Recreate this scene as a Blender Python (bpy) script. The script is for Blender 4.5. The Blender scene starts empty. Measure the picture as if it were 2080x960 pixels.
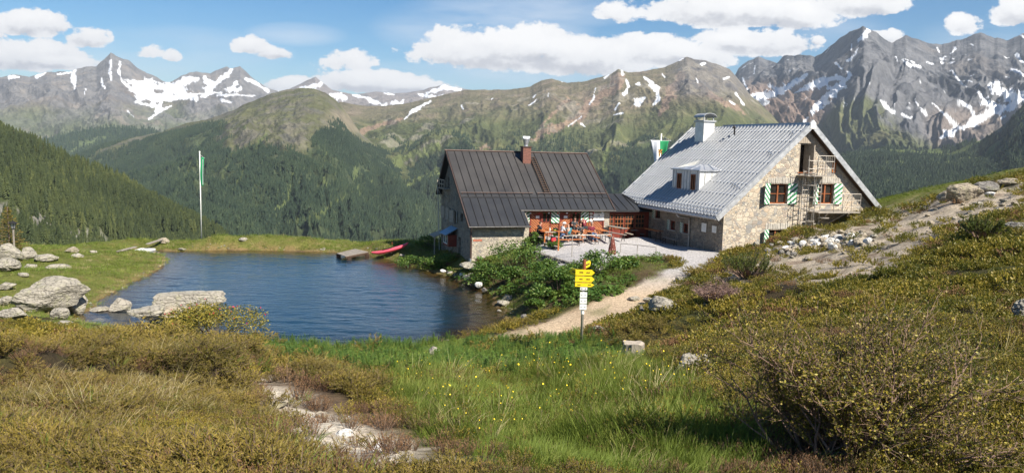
import bpy, bmesh, math, random
import numpy as np
from mathutils import Vector, Matrix
random.seed(7)
rng = np.random.default_rng(11)
S = bpy.context.scene
COL = S.collection

# ------------------------------------------------------------------ camera
FPX, CAMZ = 1550.0, 8.0
PITCH, ROLL = math.atan(183/1550.0), math.atan(.027)
cam_data = bpy.data.cameras.new('camera')
cam_data.sensor_width = 36; cam_data.lens = FPX/2080*36
cam_data.clip_start = .1; cam_data.clip_end = 60000
cam = bpy.data.objects.new('camera', cam_data); COL.objects.link(cam)
CM = Matrix.Rotation(math.pi/2-PITCH, 4, 'X') @ Matrix.Rotation(ROLL, 4, 'Z')
cam.matrix_world = Matrix.Translation((0, 0, CAMZ)) @ CM
S.camera = cam

# ------------------------------------------------------------------ light and exposure
SUN_AZ, SUN_EL = math.radians(46), math.radians(45)      # the sun stands behind the viewer, to the right
TS = Vector((math.sin(SUN_AZ)*math.cos(SUN_EL), -math.cos(SUN_AZ)*math.cos(SUN_EL), math.sin(SUN_EL)))
sun_d = bpy.data.lights.new('sun', 'SUN'); sun_d.energy = 4.6; sun_d.angle = math.radians(.5); sun_d.color = (1, .93, .82)
sun = bpy.data.objects.new('sun', sun_d); COL.objects.link(sun)
sun.rotation_euler = TS.to_track_quat('Z', 'Y').to_euler(); sun.location = (30, -30, 60)
S.view_settings.view_transform = 'Standard'; S.view_settings.look = 'None'
S.view_settings.exposure = 1.13; S.view_settings.gamma = 1; S.view_settings.use_curve_mapping = False
S.render.engine = 'CYCLES'
S.cycles.use_denoising = True
try: S.cycles.denoiser = 'OPENIMAGEDENOISE'
except Exception: pass
S.cycles.max_bounces = 6; S.cycles.diffuse_bounces = 2; S.cycles.glossy_bounces = 3
S.cycles.transmission_bounces = 4; S.cycles.transparent_max_bounces = 12; S.cycles.volume_bounces = 0
S.cycles.sample_clamp_indirect = 4
S.cycles.use_adaptive_sampling = True; S.cycles.adaptive_threshold = .01

# ------------------------------------------------------------------ camera maths: a photo pixel (2080 x 960) to a place
MM = np.array([[CM[i][j] for j in range(3)] for i in range(3)])
def ray(px, py): return MM @ np.array([(px-1040)/FPX, -(py-480)/FPX, -1.])
def onz(px, py, z):
    d = ray(px, py); return np.array([0, 0, CAMZ]) + d*((z-CAMZ)/d[2])
def ony(px, py, Y):
    d = ray(px, py); return np.array([0, 0, CAMZ]) + d*(Y/d[1])
def proj(P):
    P = np.asarray(P, float); q = (P-np.array([0, 0, CAMZ])) @ MM
    w = np.where(-q[..., 2] > .05, -q[..., 2], .05)
    return 1040+FPX*q[..., 0]/w, 480-FPX*q[..., 1]/w

# ------------------------------------------------------------------ noise (numpy)
def _h(x, y, z, s):
    n = (x*374761393 + y*668265263 + z*2147483647 + s*1274126177) & 0xffffffff
    n = ((n ^ (n >> 13))*1274126177) & 0xffffffff
    n = ((n ^ (n >> 16))*2246822519) & 0xffffffff
    return ((n ^ (n >> 15)) & 0xffffff)/float(0xffffff)
def vnoise(x, y, z=0, s=0):
    x, y, z = np.broadcast_arrays(np.asarray(x, float), np.asarray(y, float), np.asarray(z, float))
    xi, yi, zi = np.floor(x).astype(np.int64), np.floor(y).astype(np.int64), np.floor(z).astype(np.int64)
    fx, fy, fz = x-xi, y-yi, z-zi
    fx, fy, fz = [f*f*f*(f*(f*6-15)+10) for f in (fx, fy, fz)]
    r = 0
    for dz in (0, 1):
        wz = fz if dz else 1-fz
        for dy in (0, 1):
            wy = fy if dy else 1-fy
            for dx in (0, 1):
                r = r + (fx if dx else 1-fx)*wy*wz*_h(xi+dx, yi+dy, zi+dz, s)
    return r*2-1
def fbm(x, y, z=0, o=5, s=0, g=.5):
    r, a, t = 0, 1, 0
    for i in range(o):
        r = r+a*vnoise(x*2**i+17.3*i, y*2**i-9.1*i, z*2**i, s+i); t += a; a *= g
    return r/t
def ridged(x, y, z=0, o=5, s=0, g=.5):
    r, a, t = 0, 1, 0
    for i in range(o):
        r = r+a*(1-np.abs(vnoise(x*2**i+7.7*i, y*2**i+3.3*i, z*2**i, s+i))*1.6); t += a; a *= g
    return r/t
def sstep(a, b, x):
    t = np.clip((x-a)/(b-a), 0, 1); return t*t*(3-2*t)
def in_poly(px, py, poly):
    px, py = np.asarray(px, float), np.asarray(py, float)
    c = np.zeros(px.shape, bool); n = len(poly)
    for i in range(n):
        x1, y1 = poly[i]; x2, y2 = poly[(i+1) % n]
        if y1 == y2: continue
        k = ((y1 > py) != (y2 > py)) & (px < (x2-x1)*(py-y1)/(y2-y1)+x1)
        c ^= k
    return c
def dist_line(px, py, pts, closed=False):
    d = np.full(np.shape(px), 1e9)
    n = len(pts)
    for i in range(n if closed else n-1):
        x1, y1 = pts[i][:2]; x2, y2 = pts[(i+1) % n][:2]
        L = (x2-x1)**2+(y2-y1)**2+1e-9
        t = np.clip(((px-x1)*(x2-x1)+(py-y1)*(y2-y1))/L, 0, 1)
        d = np.minimum(d, np.hypot(px-x1-t*(x2-x1), py-y1-t*(y2-y1)))
    return d

# ------------------------------------------------------------------ objects
def tag(o, label=None, cat=None, group=None, kind=None):
    if label: o['label'] = label
    if cat: o['category'] = cat
    if group: o['group'] = group
    if kind: o['kind'] = kind
    return o
def link(name, me, parent=None, mat=None):
    o = bpy.data.objects.new(name, me); COL.objects.link(o)
    if parent: o.parent = parent
    if mat is not None:
        for m in (mat if isinstance(mat, (list, tuple)) else [mat]): me.materials.append(m)
    return o
def empty(name, loc, rz=0, label=None, cat=None, group=None):
    o = bpy.data.objects.new(name, None); COL.objects.link(o)
    o.empty_display_size = .2; o.location = loc; o.rotation_euler = (0, 0, rz)
    return tag(o, label, cat, group)
def copy_tree(o, parent=None):
    c = o.copy(); COL.objects.link(c); c.parent = parent
    for ch in list(o.children): copy_tree(ch, c)
    return c
def np_mesh(name, V, Fq, smooth=False):
    """V (n,3); Fq (m,k) constant-size faces."""
    V = np.asarray(V, np.float32); Fq = np.asarray(Fq, np.int32)
    me = bpy.data.meshes.new(name); k = Fq.shape[1]
    me.vertices.add(len(V)); me.vertices.foreach_set('co', V.ravel())
    me.loops.add(Fq.size); me.loops.foreach_set('vertex_index', Fq.ravel())
    me.polygons.add(len(Fq)); me.polygons.foreach_set('loop_start', np.arange(0, Fq.size, k, dtype=np.int32))
    try: me.polygons.foreach_set('loop_total', np.full(len(Fq), k, np.int32))
    except Exception: pass
    if smooth: me.polygons.foreach_set('use_smooth', np.ones(len(Fq), bool))
    me.update(calc_edges=True); me.validate()
    return me
def grid_faces(nu, nv):
    i = np.arange(nu-1)[:, None]*nv+np.arange(nv-1)[None, :]
    i = i.ravel(); return np.stack([i, i+nv, i+nv+1, i+1], 1)
def add_attr(me, name, val, typ='FLOAT'):
    val = np.asarray(val, np.float32)
    a = me.attributes.new(name, 'FLOAT_COLOR' if typ == 'COL' else ('FLOAT_VECTOR' if typ == 'VEC' else typ), 'POINT')
    if typ == 'COL':
        if val.shape[1] == 3: val = np.concatenate([val, np.ones((len(val), 1), np.float32)], 1)
        a.data.foreach_set('color', val.ravel())
    elif typ == 'VEC': a.data.foreach_set('vector', val.ravel())
    else: a.data.foreach_set('value', val.ravel())

class MB:
    """collects solids and builds them as one mesh object"""
    def __init__(s): s.v = []; s.f = []; s.m = []; s.mi = 0
    def add(s, vs, fs):
        n = len(s.v); s.v += [tuple(v) for v in vs]
        s.f += [tuple(i+n for i in f) for f in fs]; s.m += [s.mi]*len(fs); return s
    def box(s, x0, x1, y0, y1, z0, z1):
        return s.add([(x0,y0,z0),(x1,y0,z0),(x1,y1,z0),(x0,y1,z0),(x0,y0,z1),(x1,y0,z1),(x1,y1,z1),(x0,y1,z1)],
            [(0,3,2,1),(4,5,6,7),(0,1,5,4),(1,2,6,5),(2,3,7,6),(3,0,4,7)])
    def beam(s, p, q, w, h, up=(0, 0, 1)):
        p, q = Vector(p), Vector(q); d = (q-p).normalized(); up = Vector(up)
        sd = d.cross(up)
        if sd.length < 1e-4: sd = d.cross(Vector((0, 1, 0)))
        sd.normalize(); up = sd.cross(d).normalized()
        vs = [e+sd*(a*w/2)+up*(b*h/2) for e in (p, q) for a, b in ((-1,-1),(1,-1),(1,1),(-1,1))]
        return s.add(vs, [(0,1,2,3),(7,6,5,4),(0,4,5,1),(1,5,6,2),(2,6,7,3),(3,7,4,0)])
    def tube(s, pts, r, n=8, cap=True):
        pts = [Vector(p) for p in pts]; rs = r if isinstance(r, (list, tuple)) else [r]*len(pts)
        vs = []; fs = []; N = len(pts)
        for i, p in enumerate(pts):
            d = (pts[min(i+1, N-1)]-pts[max(i-1, 0)]).normalized()
            a = d.cross(Vector((0, 0, 1)))
            if a.length < .05: a = d.cross(Vector((0, 1, 0)))
            a.normalize(); b = d.cross(a)
            for k in range(n):
                t = 2*math.pi*k/n; vs.append(p+(a*math.cos(t)+b*math.sin(t))*rs[i])
        for i in range(N-1):
            for k in range(n):
                fs.append((i*n+k, i*n+(k+1) % n, (i+1)*n+(k+1) % n, (i+1)*n+k))
        if cap: fs.append(tuple(range(n))[::-1]); fs.append(tuple((N-1)*n+k for k in range(n)))
        return s.add(vs, fs)
    def prism(s, poly, d):
        """poly: list of 3D points (convex/planar), extruded by vector d"""
        n = len(poly); d = Vector(d); P = [Vector(p) for p in poly]
        return s.add(P+[p+d for p in P], [tuple(range(n))[::-1], tuple(range(n, 2*n))]+[(i, (i+1) % n, n+(i+1) % n, n+i) for i in range(n)])
    def quad(s, *p): return s.add(p, [tuple(range(len(p)))])
    def build(s, name, mats, parent=None, smooth=False, fix=True, bevel=0):
        me = bpy.data.meshes.new(name); me.from_pydata([tuple(v) for v in s.v], [], s.f)
        for m in (mats if isinstance(mats, (list, tuple)) else [mats]): me.materials.append(m)
        me.polygons.foreach_set('material_index', s.m)
        if smooth: me.polygons.foreach_set('use_smooth', [True]*len(s.f))
        if fix:
            bm = bmesh.new(); bm.from_mesh(me); bmesh.ops.recalc_face_normals(bm, faces=bm.faces); bm.to_mesh(me); bm.free()
        me.update()
        o = bpy.data.objects.new(name, me); COL.objects.link(o)
        if parent: o.parent = parent
        if bevel:
            b = o.modifiers.new('bevel', 'BEVEL'); b.width = bevel; b.segments = 2; b.limit_method = 'ANGLE'
        return o

def cut_boxes(o, boxes):
    """real niches cut from a solid (x0,x1,y0,y1,z0,z1)"""
    c = MB()
    for b in boxes: c.box(*b)
    co = c.build('cutter', []); 
    md = o.modifiers.new('b', 'BOOLEAN'); md.object = co; md.operation = 'DIFFERENCE'; md.solver = 'EXACT'
    par = o.parent; o.parent = None
    bpy.context.view_layer.update()
    me = bpy.data.meshes.new_from_object(o.evaluated_get(bpy.context.evaluated_depsgraph_get()))
    o.modifiers.clear(); o.data = me; o.parent = par
    bpy.data.objects.remove(co)

# ------------------------------------------------------------------ materials
class NT:
    def __init__(s, mat): s.t = mat.node_tree; s.n = s.t.nodes; s.l = s.t.links
    def new(s, typ, **kw):
        nd = s.n.new(typ)
        for k, v in kw.items():
            if k.startswith('i_'):
                key = k[2:]; key = int(key) if key.isdigit() else key
                s.set(nd, key, v)
            else: setattr(nd, k, v)
        return nd
    def set(s, nd, key, v):
        sk = nd.inputs[key]
        if isinstance(v, bpy.types.NodeSocket): s.l.new(v, sk)
        elif isinstance(v, bpy.types.Node): s.l.new(v.outputs[0], sk)
        else:
            if sk.type == 'RGBA' and len(v) == 3: v = (*v, 1)
            sk.default_value = v
    def math(s, op, a, b=0., c=None, clamp=False):
        nd = s.n.new('ShaderNodeMath'); nd.operation = op; nd.use_clamp = clamp
        s.set(nd, 0, a); s.set(nd, 1, b)
        if c is not None: s.set(nd, 2, c)
        return nd.outputs[0]
    def mix(s, f, a, b, mode='MIX'):
        nd = s.n.new('ShaderNodeMix'); nd.data_type = 'RGBA'; nd.blend_type = mode
        s.set(nd, 0, f); s.set(nd, 6, a); s.set(nd, 7, b); return nd.outputs[2]
    def noise(s, vec, scale, detail=4, rough=.55, out=0):
        nd = s.n.new('ShaderNodeTexNoise'); nd.inputs['Scale'].default_value = scale
        nd.inputs['Detail'].default_value = detail; nd.inputs['Roughness'].default_value = rough
        if vec is not None: s.l.new(vec, nd.inputs['Vector'])
        return nd.outputs[out]
    def ramp(s, f, stops, interp='LINEAR'):
        nd = s.n.new('ShaderNodeValToRGB'); s.set(nd, 0, f); cr = nd.color_ramp; cr.interpolation = interp
        while len(cr.elements) < len(stops): cr.elements.new(.5)
        for e, (p, c) in zip(cr.elements, stops):
            e.position = p; e.color = (*c, 1) if isinstance(c, (tuple, list)) else (c, c, c, 1)
        return nd.outputs[0]
    def rng(s, v, a, b, c=0., d=1.):
        nd = s.n.new('ShaderNodeMapRange'); nd.clamp = True
        for i, x in enumerate((v, a, b, c, d)): s.set(nd, i, x)
        return nd.outputs[0]
    def scale(s, vec, sc):
        nd = s.n.new('ShaderNodeMapping'); s.l.new(vec, nd.inputs['Vector']); nd.inputs['Scale'].default_value = sc
        return nd.outputs[0]
    def coord(s, k='Object'): return s.n.new('ShaderNodeTexCoord').outputs[k]
    def pos(s): return s.n.new('ShaderNodeNewGeometry').outputs['Position']
    def attr(s, name, out='Color', typ='GEOMETRY'):
        nd = s.n.new('ShaderNodeAttribute'); nd.attribute_name = name; nd.attribute_type = typ; return nd.outputs[out]
    def bump(s, h, strength=.5, dist=.02, normal=None):
        nd = s.n.new('ShaderNodeBump'); nd.inputs['Strength'].default_value = strength; nd.inputs['Distance'].default_value = dist
        s.l.new(h, nd.inputs['Height'])
        if normal is not None: s.l.new(normal, nd.inputs['Normal'])
        return nd.outputs[0]
def material(name, col=(.5, .5, .5), rough=.8, metal=0., spec=.5, trans=0.):
    m = bpy.data.materials.new(name); m.use_nodes = True; t = NT(m)
    b = m.node_tree.nodes['Principled BSDF']
    b.inputs['Base Color'].default_value = (*col, 1); b.inputs['Roughness'].default_value = rough
    b.inputs['Metallic'].default_value = metal; b.inputs['Specular IOR Level'].default_value = spec
    return m, t, b
def worn(name, col, rough=.7, metal=0., sc=6., amt=.25, bump=.15, spec=.4, vec='Object'):
    """plain material with blotchy wear and a faint bump"""
    m, t, b = material(name, col, rough, metal, spec)
    c = t.coord(vec); n = t.noise(c, sc, 6, .6)
    f = t.rng(n, .3, .7, 1-amt, 1+amt)
    mul = t.new('ShaderNodeVectorMath', operation='SCALE'); mul.inputs[0].default_value = col; t.set(mul, 'Scale', f)
    t.set(b, 'Base Color', mul.outputs[0]); t.set(b, 'Roughness', t.rng(n, .3, .7, max(0, rough-.1), min(1, rough+.1)))
    if bump: t.set(b, 'Normal', t.bump(t.noise(c, sc*5, 4), bump, .02))
    return m
MAT = {}
# ------------------------------------------------------------------ sky: physical sky, with cumulus and veils by direction
W = bpy.data.worlds.new('World'); S.world = W; W.use_nodes = True
def make_world():
    t = NT(W); t.n.clear()
    out = t.new('ShaderNodeOutputWorld'); bg = t.new('ShaderNodeBackground'); t.l.new(bg.outputs[0], out.inputs[0])
    sky = t.new('ShaderNodeTexSky', sky_type='NISHITA'); sky.sun_disc = False
    sky.sun_elevation = SUN_EL
    sky.sun_rotation = math.pi-SUN_AZ            # clockwise from +Y: the sun stands at azimuth 180-52 degrees
    sky.altitude = 2000; sky.air_density = 1.15; sky.dust_density = .6; sky.ozone_density = 2.0
    STR = .052
    dirv = t.n.new('ShaderNodeTexCoord').outputs['Generated']
    sep = t.new('ShaderNodeSeparateXYZ', i_0=dirv)
    x, y, z = sep.outputs
    yy = t.math('MAXIMUM', y, .02)
    a = t.math('DIVIDE', x, yy); e = t.math('DIVIDE', z, yy)      # tangent-plane direction coordinates
    cv = t.new('ShaderNodeCombineXYZ', i_0=a, i_1=e, i_2=0.)
    st = t.scale(cv.outputs[0], (1, 1.35, 1))
    big = t.noise(st, 12, 7, .6); fine = t.noise(st, 42, 7, .66)
    warp = t.math('ADD', t.math('MULTIPLY', t.math('SUBTRACT', big, .5), 2.3), t.math('MULTIPLY', t.math('SUBTRACT', fine, .5), 2.1))
    # (px, py, half width, half height, strength) of each cloud in the picture, turned into directions
    CL = [(60,52,75,28,1),(40,118,110,32,1),(130,130,60,14,.8),(178,80,38,22,.9),(350,116,14,12,.6),(302,106,22,12,.35),(510,96,36,16,.8),(555,110,34,14,.75),
          (700,128,40,16,.3),(1000,110,140,42,1),(1080,95,90,38,1.2),(1180,125,120,38,1.05),(1330,105,80,34,1.15),(1400,120,70,30,1),(770,172,110,24,1.2),
          (600,178,60,18,1.1),(860,180,70,16,1.),(1500,25,160,42,1.1),(1540,90,110,30,1),(1470,90,50,18,.6),(1658,84,16,10,.75),(1755,12,75,28,1),(1800,76,30,14,.9),
          (2060,28,40,32,1),(1955,52,30,20,.6),(1250,28,34,16,.6),(420,198,300,8,.9),(1265,40,20,10,.4),(1620,40,40,30,.8),(-60,60,60,60,1),(2160,60,60,40,.9),
          (300,-60,160,30,.9),(900,-90,220,40,1),(1500,-120,260,50,1),(2200,-60,160,50,1),(-300,80,160,60,1),(2500,120,160,50,1)]
    dens = None; shade = None
    for (px, py, hw, hh, k) in CL:
        d = ray(px, py); ca, ce = d[0]/d[1], d[2]/d[1]; sx, sy = hw/FPX, hh/FPX
        dx = t.math('DIVIDE', t.math('SUBTRACT', a, ca), sx); dy = t.math('DIVIDE', t.math('SUBTRACT', e, ce), sy)
        # flat underside: below the centre the ellipse is tighter
        dyn = t.math('MAXIMUM', dy, t.math('MULTIPLY', dy, -1.5))
        r2 = t.math('ADD', t.math('MULTIPLY', dx, dx), t.math('MULTIPLY', dyn, dyn))
        v = t.math('MULTIPLY', t.math('SUBTRACT', 1., t.math('MULTIPLY', r2, .62)), k)
        v = t.math('MAXIMUM', v, -1.2)
        dens = v if dens is None else t.math('MAXIMUM', dens, v)
        s_ = t.math('MULTIPLY', dy, t.math('MAXIMUM', v, 0.))
        shade = s_ if shade is None else t.math('ADD', shade, s_)
    dn = t.math('ADD', dens, warp)
    mask = t.rng(dn, -.02, .24)
    up = t.rng(t.math('ADD', shade, t.math('MULTIPLY', warp, .55)), -.75, .55)
    ccol = t.ramp(up, [(0, (.56, .58, .64)), (.3, (.70, .71, .75)), (.52, (.97, .97, .98)), (1, (1.1, 1.09, 1.08))])
    # thin veils
    vs = t.scale(cv.outputs[0], (1.2, 6, 1))
    veil = t.noise(vs, 3.2, 5, .55)
    vz = None
    for (px, py, hw, hh, k) in [(980,60,230,70,1.),(600,70,110,26,.6),(1100,20,200,40,.9),(350,110,260,60,.55),(2000,80,140,50,.5),(1000,150,420,30,.6),(1700,60,120,50,.3)]:
        d = ray(px, py); ca, ce = d[0]/d[1], d[2]/d[1]
        dx = t.math('DIVIDE', t.math('SUBTRACT', a, ca), hw/FPX); dy = t.math('DIVIDE', t.math('SUBTRACT', e, ce), hh/FPX)
        g = t.math('MULTIPLY', t.math('MAXIMUM', t.math('SUBTRACT', 1., t.math('ADD', t.math('MULTIPLY', dx, dx), t.math('MULTIPLY', dy, dy))), 0.), k)
        vz = g if vz is None else t.math('MAXIMUM', vz, g)
    vm = t.math('MULTIPLY', t.math('ADD', t.math('MULTIPLY', vz, .95), .03), t.rng(veil, .32, .72))
    front = t.rng(y, .03, .12)
    bgen = t.scale(dirv, (1, 1, 2.2)); other = t.rng(t.noise(bgen, 3.5, 6, .6), .56, .7)     # clouds in the rest of the sky
    other = t.math('MULTIPLY', other, t.math('SUBTRACT', 1., front))
    lowc = .95/STR/2.07
    cs = t.new('ShaderNodeVectorMath', operation='SCALE'); t.set(cs, 0, ccol); cs.inputs['Scale'].default_value = lowc
    skyc = t.new('ShaderNodeHueSaturation'); skyc.inputs['Saturation'].default_value = 1.45; skyc.inputs['Value'].default_value = 1.0; t.set(skyc, 'Color', sky.outputs[0])
    c1 = t.mix(t.math('MULTIPLY', vm, front), skyc.outputs[0], (8.2, 8.6, 9.2))
    c2 = t.mix(t.math('MULTIPLY', mask, front), c1, cs.outputs[0])
    c3 = t.mix(other, c2, (8.5, 8.6, 8.8))
    t.set(bg, 'Color', c3); bg.inputs['Strength'].default_value = STR
make_world()
# ------------------------------------------------------------------ near ground
# (pixel x, pixel y, distance) of ground points read from the photograph
AN = [(-300,960,4.2),(0,960,4.2),(500,960,4.2),(1040,960,4.2),(1500,960,4.2),(2080,960,4.2),(2400,960,4.2),
      (0,800,8.4),(500,815,8.6),(1040,835,8.8),(1400,825,8.2),(1750,800,6.6),(2080,800,6.4),
      (0,732,16),(300,740,17),(600,745,20),(900,752,19),(1100,745,21),(1250,752,18),(1400,712,14),(1700,700,9.8),(2080,700,9.2),(1600,760,8.8),
      (0,640,29),(-300,640,28),(100,640,31),(-300,560,40),(0,560,38),(160,600,37),(250,560,42),(120,545,44),(60,520,47),(0,505,50),(130,502,51),(220,508,53),(-300,500,50),
      (1400,612,25),(1700,628,15.5),(1700,566,24),(1600,566,28),(1850,525,24),(1950,500,22),(2080,618,13),(2400,600,12),(1300,640,29.3),(1240,665,27.5),(1345,610,32.6),(1390,575,34.6),(1430,545,37.2),(1500,545,35),(1470,560,33),(1560,520,38.5),
      (1600,518,38),(1700,480,40),(1800,500,31),(1900,430,38),(1950,388,43),(2000,375,44),(2080,359,42),(2300,300,42),(2080,450,27),(2350,450,24),(1850,440,44),(1840,405,50),(1960,370,50),
      (1520,504,43),(1568,490,44),(1620,474,45),(1700,448,46.5),(1790,430,49),(1750,440,46),
      (1080,680,29.2),(1000,697,28.2),(1181,692,28.7),(1250,620,32),(1180,640,31.4),(1100,650,31.6),(1060,655,32.2),(1180,590,34.6),(1080,600,37),(1100,570,38.5),
      (1180,548,38.6),(1250,560,36.6),(1330,545,37.7),(1050,600,38.4),(1370,525,41.2)]
ANZ = [(1100,505,2.1),(1190,533,2.12),(1250,532,2.15),(1330,522,2.15),(1420,530,2.15),(1466,516,2.2),(1272,482,1.8),(1180,490,2.3),(1240,500,2.2),(1130,490,2.25),(1330,505,2.1),(1400,512,2.15),
       (958,538,.85),(1000,540,1.0),(1050,545,1.2),(890,503,.75),(920,515,.8),(880,520,.6),(850,500,.9),(930,560,.25),(830,522,.25),(870,545,.2),(1000,585,.25),(1030,605,.25),(1040,640,.25),(975,572,.5),
       (700,505,.12),(640,500,.3),(500,500,.3),(400,500,.3),(340,504,.2),(430,482,.85),(520,482,.8),(640,486,.8),(760,492,.7),(850,493,1.0),(290,500,.35),(230,595,.12),(310,545,.15),(290,530,.2),(200,560,.45),(170,650,.15)]
LAKE_PX = [(335,519),(337,526),(322,545),(297,560),(262,577),(222,598),(190,624),(160,640),(150,656),(200,664),(300,672),(400,690),(500,702),(600,708),(700,708),(850,702),(940,690),(1000,676),(1026,660),(1024,640),(1010,620),(1000,600),(978,588),(952,578),(932,569),(900,558),(860,549),(820,537),(790,528),(752,521),(740,514),(700,514),(640,511),(560,509),(480,508),(400,509),(340,510),(285,506),(262,508),(290,514)]
LAKE = [tuple(onz(x, y, 0.)[:2]) for x, y in LAKE_PX]
pts = [ony(x, y, Y) for x, y, Y in AN]+[onz(x, y, z) for x, y, z in ANZ]
pts += [np.array(p, float) for p in [(0,0,6.35),(-4,0,6.3),(5,0,6.4),(0,-8,7.2),(-15,-5,6.3),(18,-5,7.6),(-14,6,5.0),(22,8,6.6),(-35,10,3.6),(35,15,7.6),(40,35,8.2),(34,52,7.0),(-40,40,1.5),
        (-45,55,-2),(-25,60,-3),(-12,64,-2.5),(0,66,-2),(10,68,-1.5),(22,66,1.0),(34,64,3.5),(48,60,4),(-60,75,-16),(-30,78,-15),(0,82,-15),(25,84,-14),(50,84,-13),(-30,56,-.5),(60,20,10),(70,60,3),(-70,30,-1),(-70,-10,3),
        (1.5,52,1.9),(4,54,1.7),(8,55,1.6),(12,56,1.5),(-3,56,.5),(14,48,2.2),(18,50,3.0),(9,60,1.0)]]
# points along the hut bases
UX = np.array([math.cos(math.radians(19.02)), math.sin(math.radians(19.02))]); VX = np.array([-UX[1], UX[0]])
CR = onz(1466, 513, 2.2); AD = onz(958, 535, .9)
def RP(u, v, z): return np.array([*(CR[:2]+u*UX+v*VX), z])
def DP(u, v, z): return np.array([*(AD[:2]+u*UX+v*VX), z])
pts += [RP(-.2,3,2.1), RP(-.2,6,1.98), RP(-.2,9,1.88), RP(-2,3,2.08), RP(-3,8,1.95), DP(3.9,1,2.4), DP(6,1,2.4), DP(9,1,2.4), DP(12,1,2.25), DP(5,-1,2.38), DP(8,-1,2.38), DP(11,-.5,2.2), DP(6,-2.6,2.25), DP(9,-2.6,2.22), DP(4.2,-2.6,2.05), DP(2,-.6,1.35), DP(3.2,-1.0,1.6), DP(-.3,4,.8), DP(-.3,8,.7), RP(3,-.3,2.75), RP(5.5,-.3,3.05), RP(8,-.3,3.8), RP(11,-.3,4.4)]
A = np.array(pts); 
def _k(d): return np.sqrt(d*d+1.2)
_D = np.hypot(A[:, None, 0]-A[None, :, 0], A[:, None, 1]-A[None, :, 1])
_n = len(A)
_K = np.zeros((_n+3, _n+3)); _K[:_n, :_n] = _k(_D)-np.eye(_n)*.03; _K[:_n, _n] = 1; _K[:_n, _n+1:] = A[:, :2]; _K[_n, :_n] = 1; _K[_n+1:, :_n] = A[:, :2].T
_w = np.linalg.solve(_K, np.concatenate([A[:, 2], [0, 0, 0]]))
LEDGE = [tuple(ony(a, b, c)[:2]) for a, b, c in [(-80,812,8.0),(60,806,8.3),(180,786,9.2),(300,776,9.6),(400,768,9.9),(450,775,9.8),(540,745,12),(420,712,17),(0,715,15.5),(-80,760,11)]]
def lake_sd(x, y):
    d = dist_line(x, y, LAKE, True); return np.where(in_poly(x, y, LAKE), -d, d)
def ground_z(x, y, bumps=True):
    x = np.asarray(x, float); y = np.asarray(y, float); sh = x.shape; x = x.ravel(); y = y.ravel()
    z = np.empty(len(x))
    for i in range(0, len(x), 20000):
        xs, ys = x[i:i+20000], y[i:i+20000]
        z[i:i+20000] = _k(np.hypot(xs[:, None]-A[:, 0], ys[:, None]-A[:, 1])) @ _w[:_n] + _w[_n]+_w[_n+1]*xs+_w[_n+2]*ys
    px, py = proj(np.stack([x, y, z], 1))
    smooth = np.where(zone_hard(x, y), .15, 1.)
    sd = lake_sd(x, y)+.25*vnoise(x*1.3, y*1.3, 0, 5)
    ld = dist_line(x, y, LEDGE, True); li = in_poly(x, y, LEDGE); z = z+np.where(li, .36*sstep(0, .22, ld+.06*vnoise(x*5, y*5, 0, 4)), 0)
    # bank: up on land, down into the lake bed
    land = np.maximum(z, .02+.10*np.minimum(sd, 4.))
    bed = -np.minimum(.07+.32*np.abs(sd), 2.6)
    z = np.where(sd > 0, z+(land-z)*(1-sstep(2.5, 6, sd)), bed)
    z = np.where((sd > 0) & (sd < 1.2), z*sstep(0, 1.2, sd)+.05*(1-sstep(0, 1.2, sd)), z)
    if bumps:
        amp = smooth*sstep(-.5, 2.5, sd)
        z = z+amp*(.20*fbm(x*.35, y*.35, 0, 3, 3)+.075*vnoise(x*1.4, y*1.4, 0, 8)+.11*ridged(x*.55, y*.55, 0, 3, 12))
    return z.reshape(sh)
PATH_PX = [(985,690),(1040,672),(1110,650),(1190,632),(1265,605),(1330,575),(1372,552),(1368,537),(1340,526),(1290,528),(1250,530),(1215,545),(1180,541),(1140,535),(1100,517),(1082,500),(1078,484),(1075,440),(1300,440),(1466,512),(1470,524),(1458,540),(1430,556),(1395,575),(1344,603),(1320,624),(1284,645),(1262,670),(1246,702),(1100,705),(1000,702)]
PATH = [tuple(onz(x, y, zz)[:2]) for (x, y), zz in zip(PATH_PX, [.55,.6,.8,.95,1.25,1.6,1.9,2.1,2.1,2.1,2.1,2.1,2.1,2.1,2.1,2.1,2.1,2.1,2.1,2.2,2.2,2.1,2.0,1.8,1.55,1.4,1.25,1.0,.7,.6,.5])]
def zone_hard(x, y): return in_poly(x, y, PATH)
# graded grid: fine in view, coarse beyond
def axis(a, b, steps):
    out = [a]
    while out[-1] < b:
        p = out[-1]; s = [st for lo, hi, st in steps if lo <= p < hi]; out.append(p+(s[0] if s else 2.))
    return np.array(out)
gx = axis(-95, 95, [(-95,-40,1.6),(-40,-26,.5),(-26,34,.22),(34,46,.5),(46,95,1.6)])
gy = axis(-25, 96, [(-25,1,.8),(1,60,.22),(60,96,1.)])
GX, GY = np.meshgrid(gx, gy, indexing='ij')
GZ = ground_z(GX, GY)
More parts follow.
